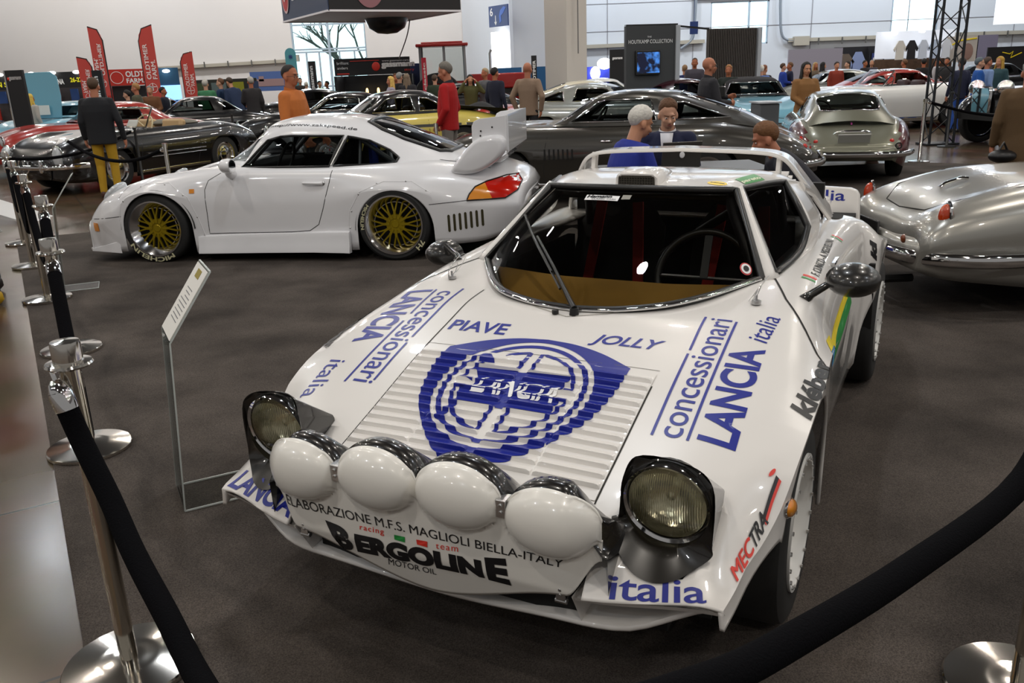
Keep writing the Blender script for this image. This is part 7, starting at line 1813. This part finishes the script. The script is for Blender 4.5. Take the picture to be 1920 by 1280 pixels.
person('person', 'woman with long dark hair, tan coat and pale scarf beside the two-tone coupe', (4.87, 14.20, 1.55), .15, '8a6238', '1c1a1c', 'a', '14100e', 'long', vox=.013, face=True, long_coat=True, arms=(((.24, -.06, 1.14), (.06, -.22, 1.04)), ((.24, -.04, 1.14), (.08, -.22, 1.0))), collar='c8b8a0')
person('person', 'grey-haired person in bright blue sweater and white collar at the right', (9.48, 17.60, 1.47), PI2 - .3, '1450a0', '8a8a90', 'd', '5c6870', 'short', vox=.013, belly=.15, collar='e8ecf0')
person('person', 'long-haired blonde person in dark green jacket at the right', (10.43, 18.60, 1.34), -PI2 + .4, '2c4a50', '20242c', 'a', 'b8923a', 'long', vox=.015)
person('person', 'person in navy jacket and blue jeans with back turned beside the lattice tower', (9.53, 18.40, 1.40), pi + .1, '20243c', '2a54a8', 'b', '2a2018', 'short', vox=.014, shirt_z=.8)
person('person', 'person in pale blue denim jacket behind the bright blue sweater', (9.97, 18.20, 1.41), PI2, '7a94c0', '3a4a78', 'b', '4a3a30', 'short', vox=.015)
p13 = person('person', 'person in brown tweed coat cut off by the right edge, holding a black bag', (4.72, 7.90, 1.51), pi - .4, '5a442a', '1a1a1e', 'b', '8a8a88', 'short', vox=.012, long_coat=True, wide=1.15, arms=(None, ((.27, .05, 1.13), (.25, -.02, .88))))
b = B(); b.ell((0, 0, 0), (.12, .10, .06)); b.tube([(-.05, 0, .03), (0, 0, .12), (.05, 0, .03)], .012, 6); tag(b.obj('handbag', M('bag_black', '0c0c0e', .4), loc=(4.48, 7.75, 0.69)), 'small black bag carried by the person in the tweed coat', 'bag')
# legs at the left edge
person('person', 'person in yellow shoes cut off by the left edge', (-4.02, 6.32, 1.78), -PI2, '8a6a5a', '2a2a30', 'b', '3a2a1c', 'short', shoes='c8a020', vox=.016)
person('person', 'person in dark shoes cut off by the left edge', (-4.33, 6.85, 1.75), -PI2 - .2, '6a3028', '3a3a40', 'b', '3a2a1c', 'short', shoes='2a2220', vox=.016)
# --- the crowd further back
CR = [
 ((-10.88, 20.50, 1.43), 2.6, 'b0aca4', '1a1a1e', 'blonde person in striped jacket in front of the black board, far left', 'd8b850', 'long'),
 ((-12.49, 24.00, 1.47), .3, '8a8a98', '2a2a30', 'grey-haired person behind the counter of the far left booth', '9a9488', 'short'),
 ((-12.37, 24.30, 1.42), -.4, '1c1c24', '1a1a1e', 'dark-clothed person beside the raised blue bonnet', '1a1410', 'short'),
 ((-8.87, 21.00, 1.50), -1.6, '18181c', '1a1a1e', 'dark-haired person in black behind the red coupe roof', '14100e', 'short'),
 ((-8.48, 20.60, 1.65), -1.5, '4a4a38', '2a3040', 'sandy-haired person in khaki jacket behind the red coupe', 'a07848', 'short'),
 ((-8.71, 22.00, 1.58), .2, '6a4428', '20202a', 'grey-haired person in brown with a dark waistcoat left of the blue-lit booth', '8a8884', 'short'),
 ((-8.61, 22.60, 1.54), PI2, '141828', '1a1a22', 'person in navy jacket in front of the blue-lit screen', '1c1612', 'short'),
 ((-7.65, 23.00, 1.68), pi, '3c7a54', '202428', 'grey-haired person in green sweater with back turned', 'b8b4ac', 'short'),
 ((-7.40, 23.40, 1.70), -PI2, '1c3454', '1c2028', 'person in dark blue jacket right of the green sweater', '6a4a34', 'receding'),
 ((-6.94, 23.20, 1.56), -2.2, '20304e', '15151a', 'person in blue bending forward with a dark backpack', '3a2a1c', 'short'),
 ((-6.26, 22.20, 1.70), -2.6, '2c2a2c', '1a1a1e', 'grey-haired person in dark coat left of the orange shirt', 'a8a49c', 'short'),
 ((-7.47, 33.00, 1.65), .4, '2a2420', '1a1a1e', 'person with dark hair below the pale blue banner', '120e0c', 'short'),
 ((-7.14, 32.50, 1.50), 2.8, '3a3a4a', '1a1a1e', 'white-haired person left of the black totem by the window', 'd8d0c4', 'short'),
 ((-6.55, 32.00, 1.52), .8, '5a9a30', '1a1a1e', 'person in bright green top right of the black totem', '1a1410', 'short'),
 ((-6.38, 32.40, 1.47), -1.2, '222226', '1a1a1e', 'dark-clothed person left of the black dealer booth', '1a1612', 'short'),
 ((-2.76, 22.00, 1.58), -1.2, '9a94a4', '2a2a34', 'blonde long-haired person in pale top in front of the dealer booth', 'd8b460', 'long'),
 ((-2.86, 24.00, 1.65), .3, '3a2c2a', '1a1a1e', 'person with reddish face behind the blonde person', '5a3a24', 'short'),
 ((-2.61, 22.80, 1.67), 2.7, '101014', '16161a', 'grey-haired person in black leather jacket by the dealer booth', '8a8a88', 'short'),
 ((-2.41, 22.60, 1.63), 3.0, '24242a', '1a1a1e', 'person with braided hair right of the black leather jacket', '7a6a58', 'long'),
 ((-1.73, 23.00, 1.58), 2.9, '2c3a28', '1a1a1e', 'person in dark green jacket left of the red sweater', '4a3a2c', 'short'),
 ((-0.74, 20.80, 1.55), .1, '4c4a24', '1e1e22', 'woman in olive jacket with hands raised to her hair', '14100c', 'long'),
 ((-0.40, 21.00, 1.68), -.9, '5a5a5e', '2a2a30', 'fair-haired person in grey left of the navy suit', 'a89070', 'short'),
 ((-0.14, 19.00, 1.68), 2.4, '181c30', '15151a', 'person in navy suit with back turned by the tractor', '14100e', 'short'),
 ((4.84, 23.50, 1.58), 2.8, '1c2a5c', '1a1a1e', 'person in navy coat with back turned right of the grey stand wall', '8a6a4a', 'receding'),
 ((4.99, 23.00, 1.75), -.2, '4a4650', '1a1a1e', 'tall person with a yellow-edged jacket right of the grey stand wall', '3a2a20', 'crop'),
 ((4.75, 18.60, 1.55), -.4, '1c2420', '1a1a1e', 'person in dark jacket and green shirt before the slatted wall', '9a6a40', 'short'),
 ((6.28, 21.50, 1.32), 2.9, '5a7ac0', '2a2c34', 'white-haired person in light blue shirt by the display desk', 'd8d4cc', 'short'),
 ((6.66, 22.50, 1.50), 2.2, '2c2a30', '1a1a1e', 'brown-haired person in dark jacket behind the light blue shirt', '7a4a30', 'short'),
 ((8.24, 26.00, 1.52), PI2, '1c3c9a', '1a1a22', 'person in royal blue shirt facing another near the pale partition', '4a3424', 'short'),
 ((8.49, 26.20, 1.54), -PI2, '161c38', '1a1a22', 'person in dark navy jacket facing the royal blue shirt', '6a4a30', 'short'),
 ((9.71, 27.50, 1.32), .2, '6a5a4a', '1a1a1e', 'fair-haired person behind the woman in the tan coat', 'b09060', 'long'),
 ((9.77, 27.00, 1.30), PI2, '15151a', '1a1a1e', 'dark-haired person in black before the pale partition', '100c0a', 'long'),
 ((9.62, 25.50, 1.28), .1, '8a3424', '2a2024', 'person in rust-red jacket below the hung brown jacket', '2a1e18', 'short'),
 ((10.89, 28.00, 1.39), -1.4, '17171a', '1a1a1e', 'person in black reaching towards the long pale blue coat', '2a201a', 'short'),
 ((12.27, 30.00, 1.30), .5, '222026', '1a1a1e', 'dark-clothed person under the framed picture', '1a1410', 'short'),
 ((12.62, 30.30, 1.27), -.3, '4a4650', '1a1a1e', 'grey-haired person right of the one under the framed picture', '9a9690', 'receding'),
 ((11.32, 25.00, 1.42), -2.6, '4c402a', '2a2620', 'person in olive-brown jacket before the lit stall', '6a4a30', 'short'),
 ((11.69, 24.60, 1.25), 2.7, '121216', '15151a', 'person in black with back turned before the lit stall', '14100e', 'short'),
 ((12.75, 26.00, 1.30), .8, 'b8b4b8', '2a2a30', 'person in pale top left of the lattice tower', '5a4030', 'short'),
 ((12.63, 25.20, 1.27), -.8, '2a2a2c', '1a1a1e', 'dark-clothed person behind the lattice tower', '2a201a', 'short'),
]
rg_ = random.Random(3)
for top, yaw, sc_, pc_, lb, hc, hs in CR:
    a = rg_.choice((None, ((.24, -.06, 1.14), (.14, -.26, 1.06)), ((.25, .02, 1.13), (.22, -.12, .93)))); c = rg_.choice((None, ((.24, -.04, 1.14), (.10, -.24, 1.12))))
    if 'hands raised' in lb: a = c = ((.34, -.08, 1.30), (.16, -.04, 1.56))
    person('person', lb, top, yaw, sc_, pc_, rg_.choice('abcd'), hc, hs, vox=.020, arms=(a, c), stride=rg_.choice((0, .1, -.1)), lean=.35 if 'bending' in lb else 0)
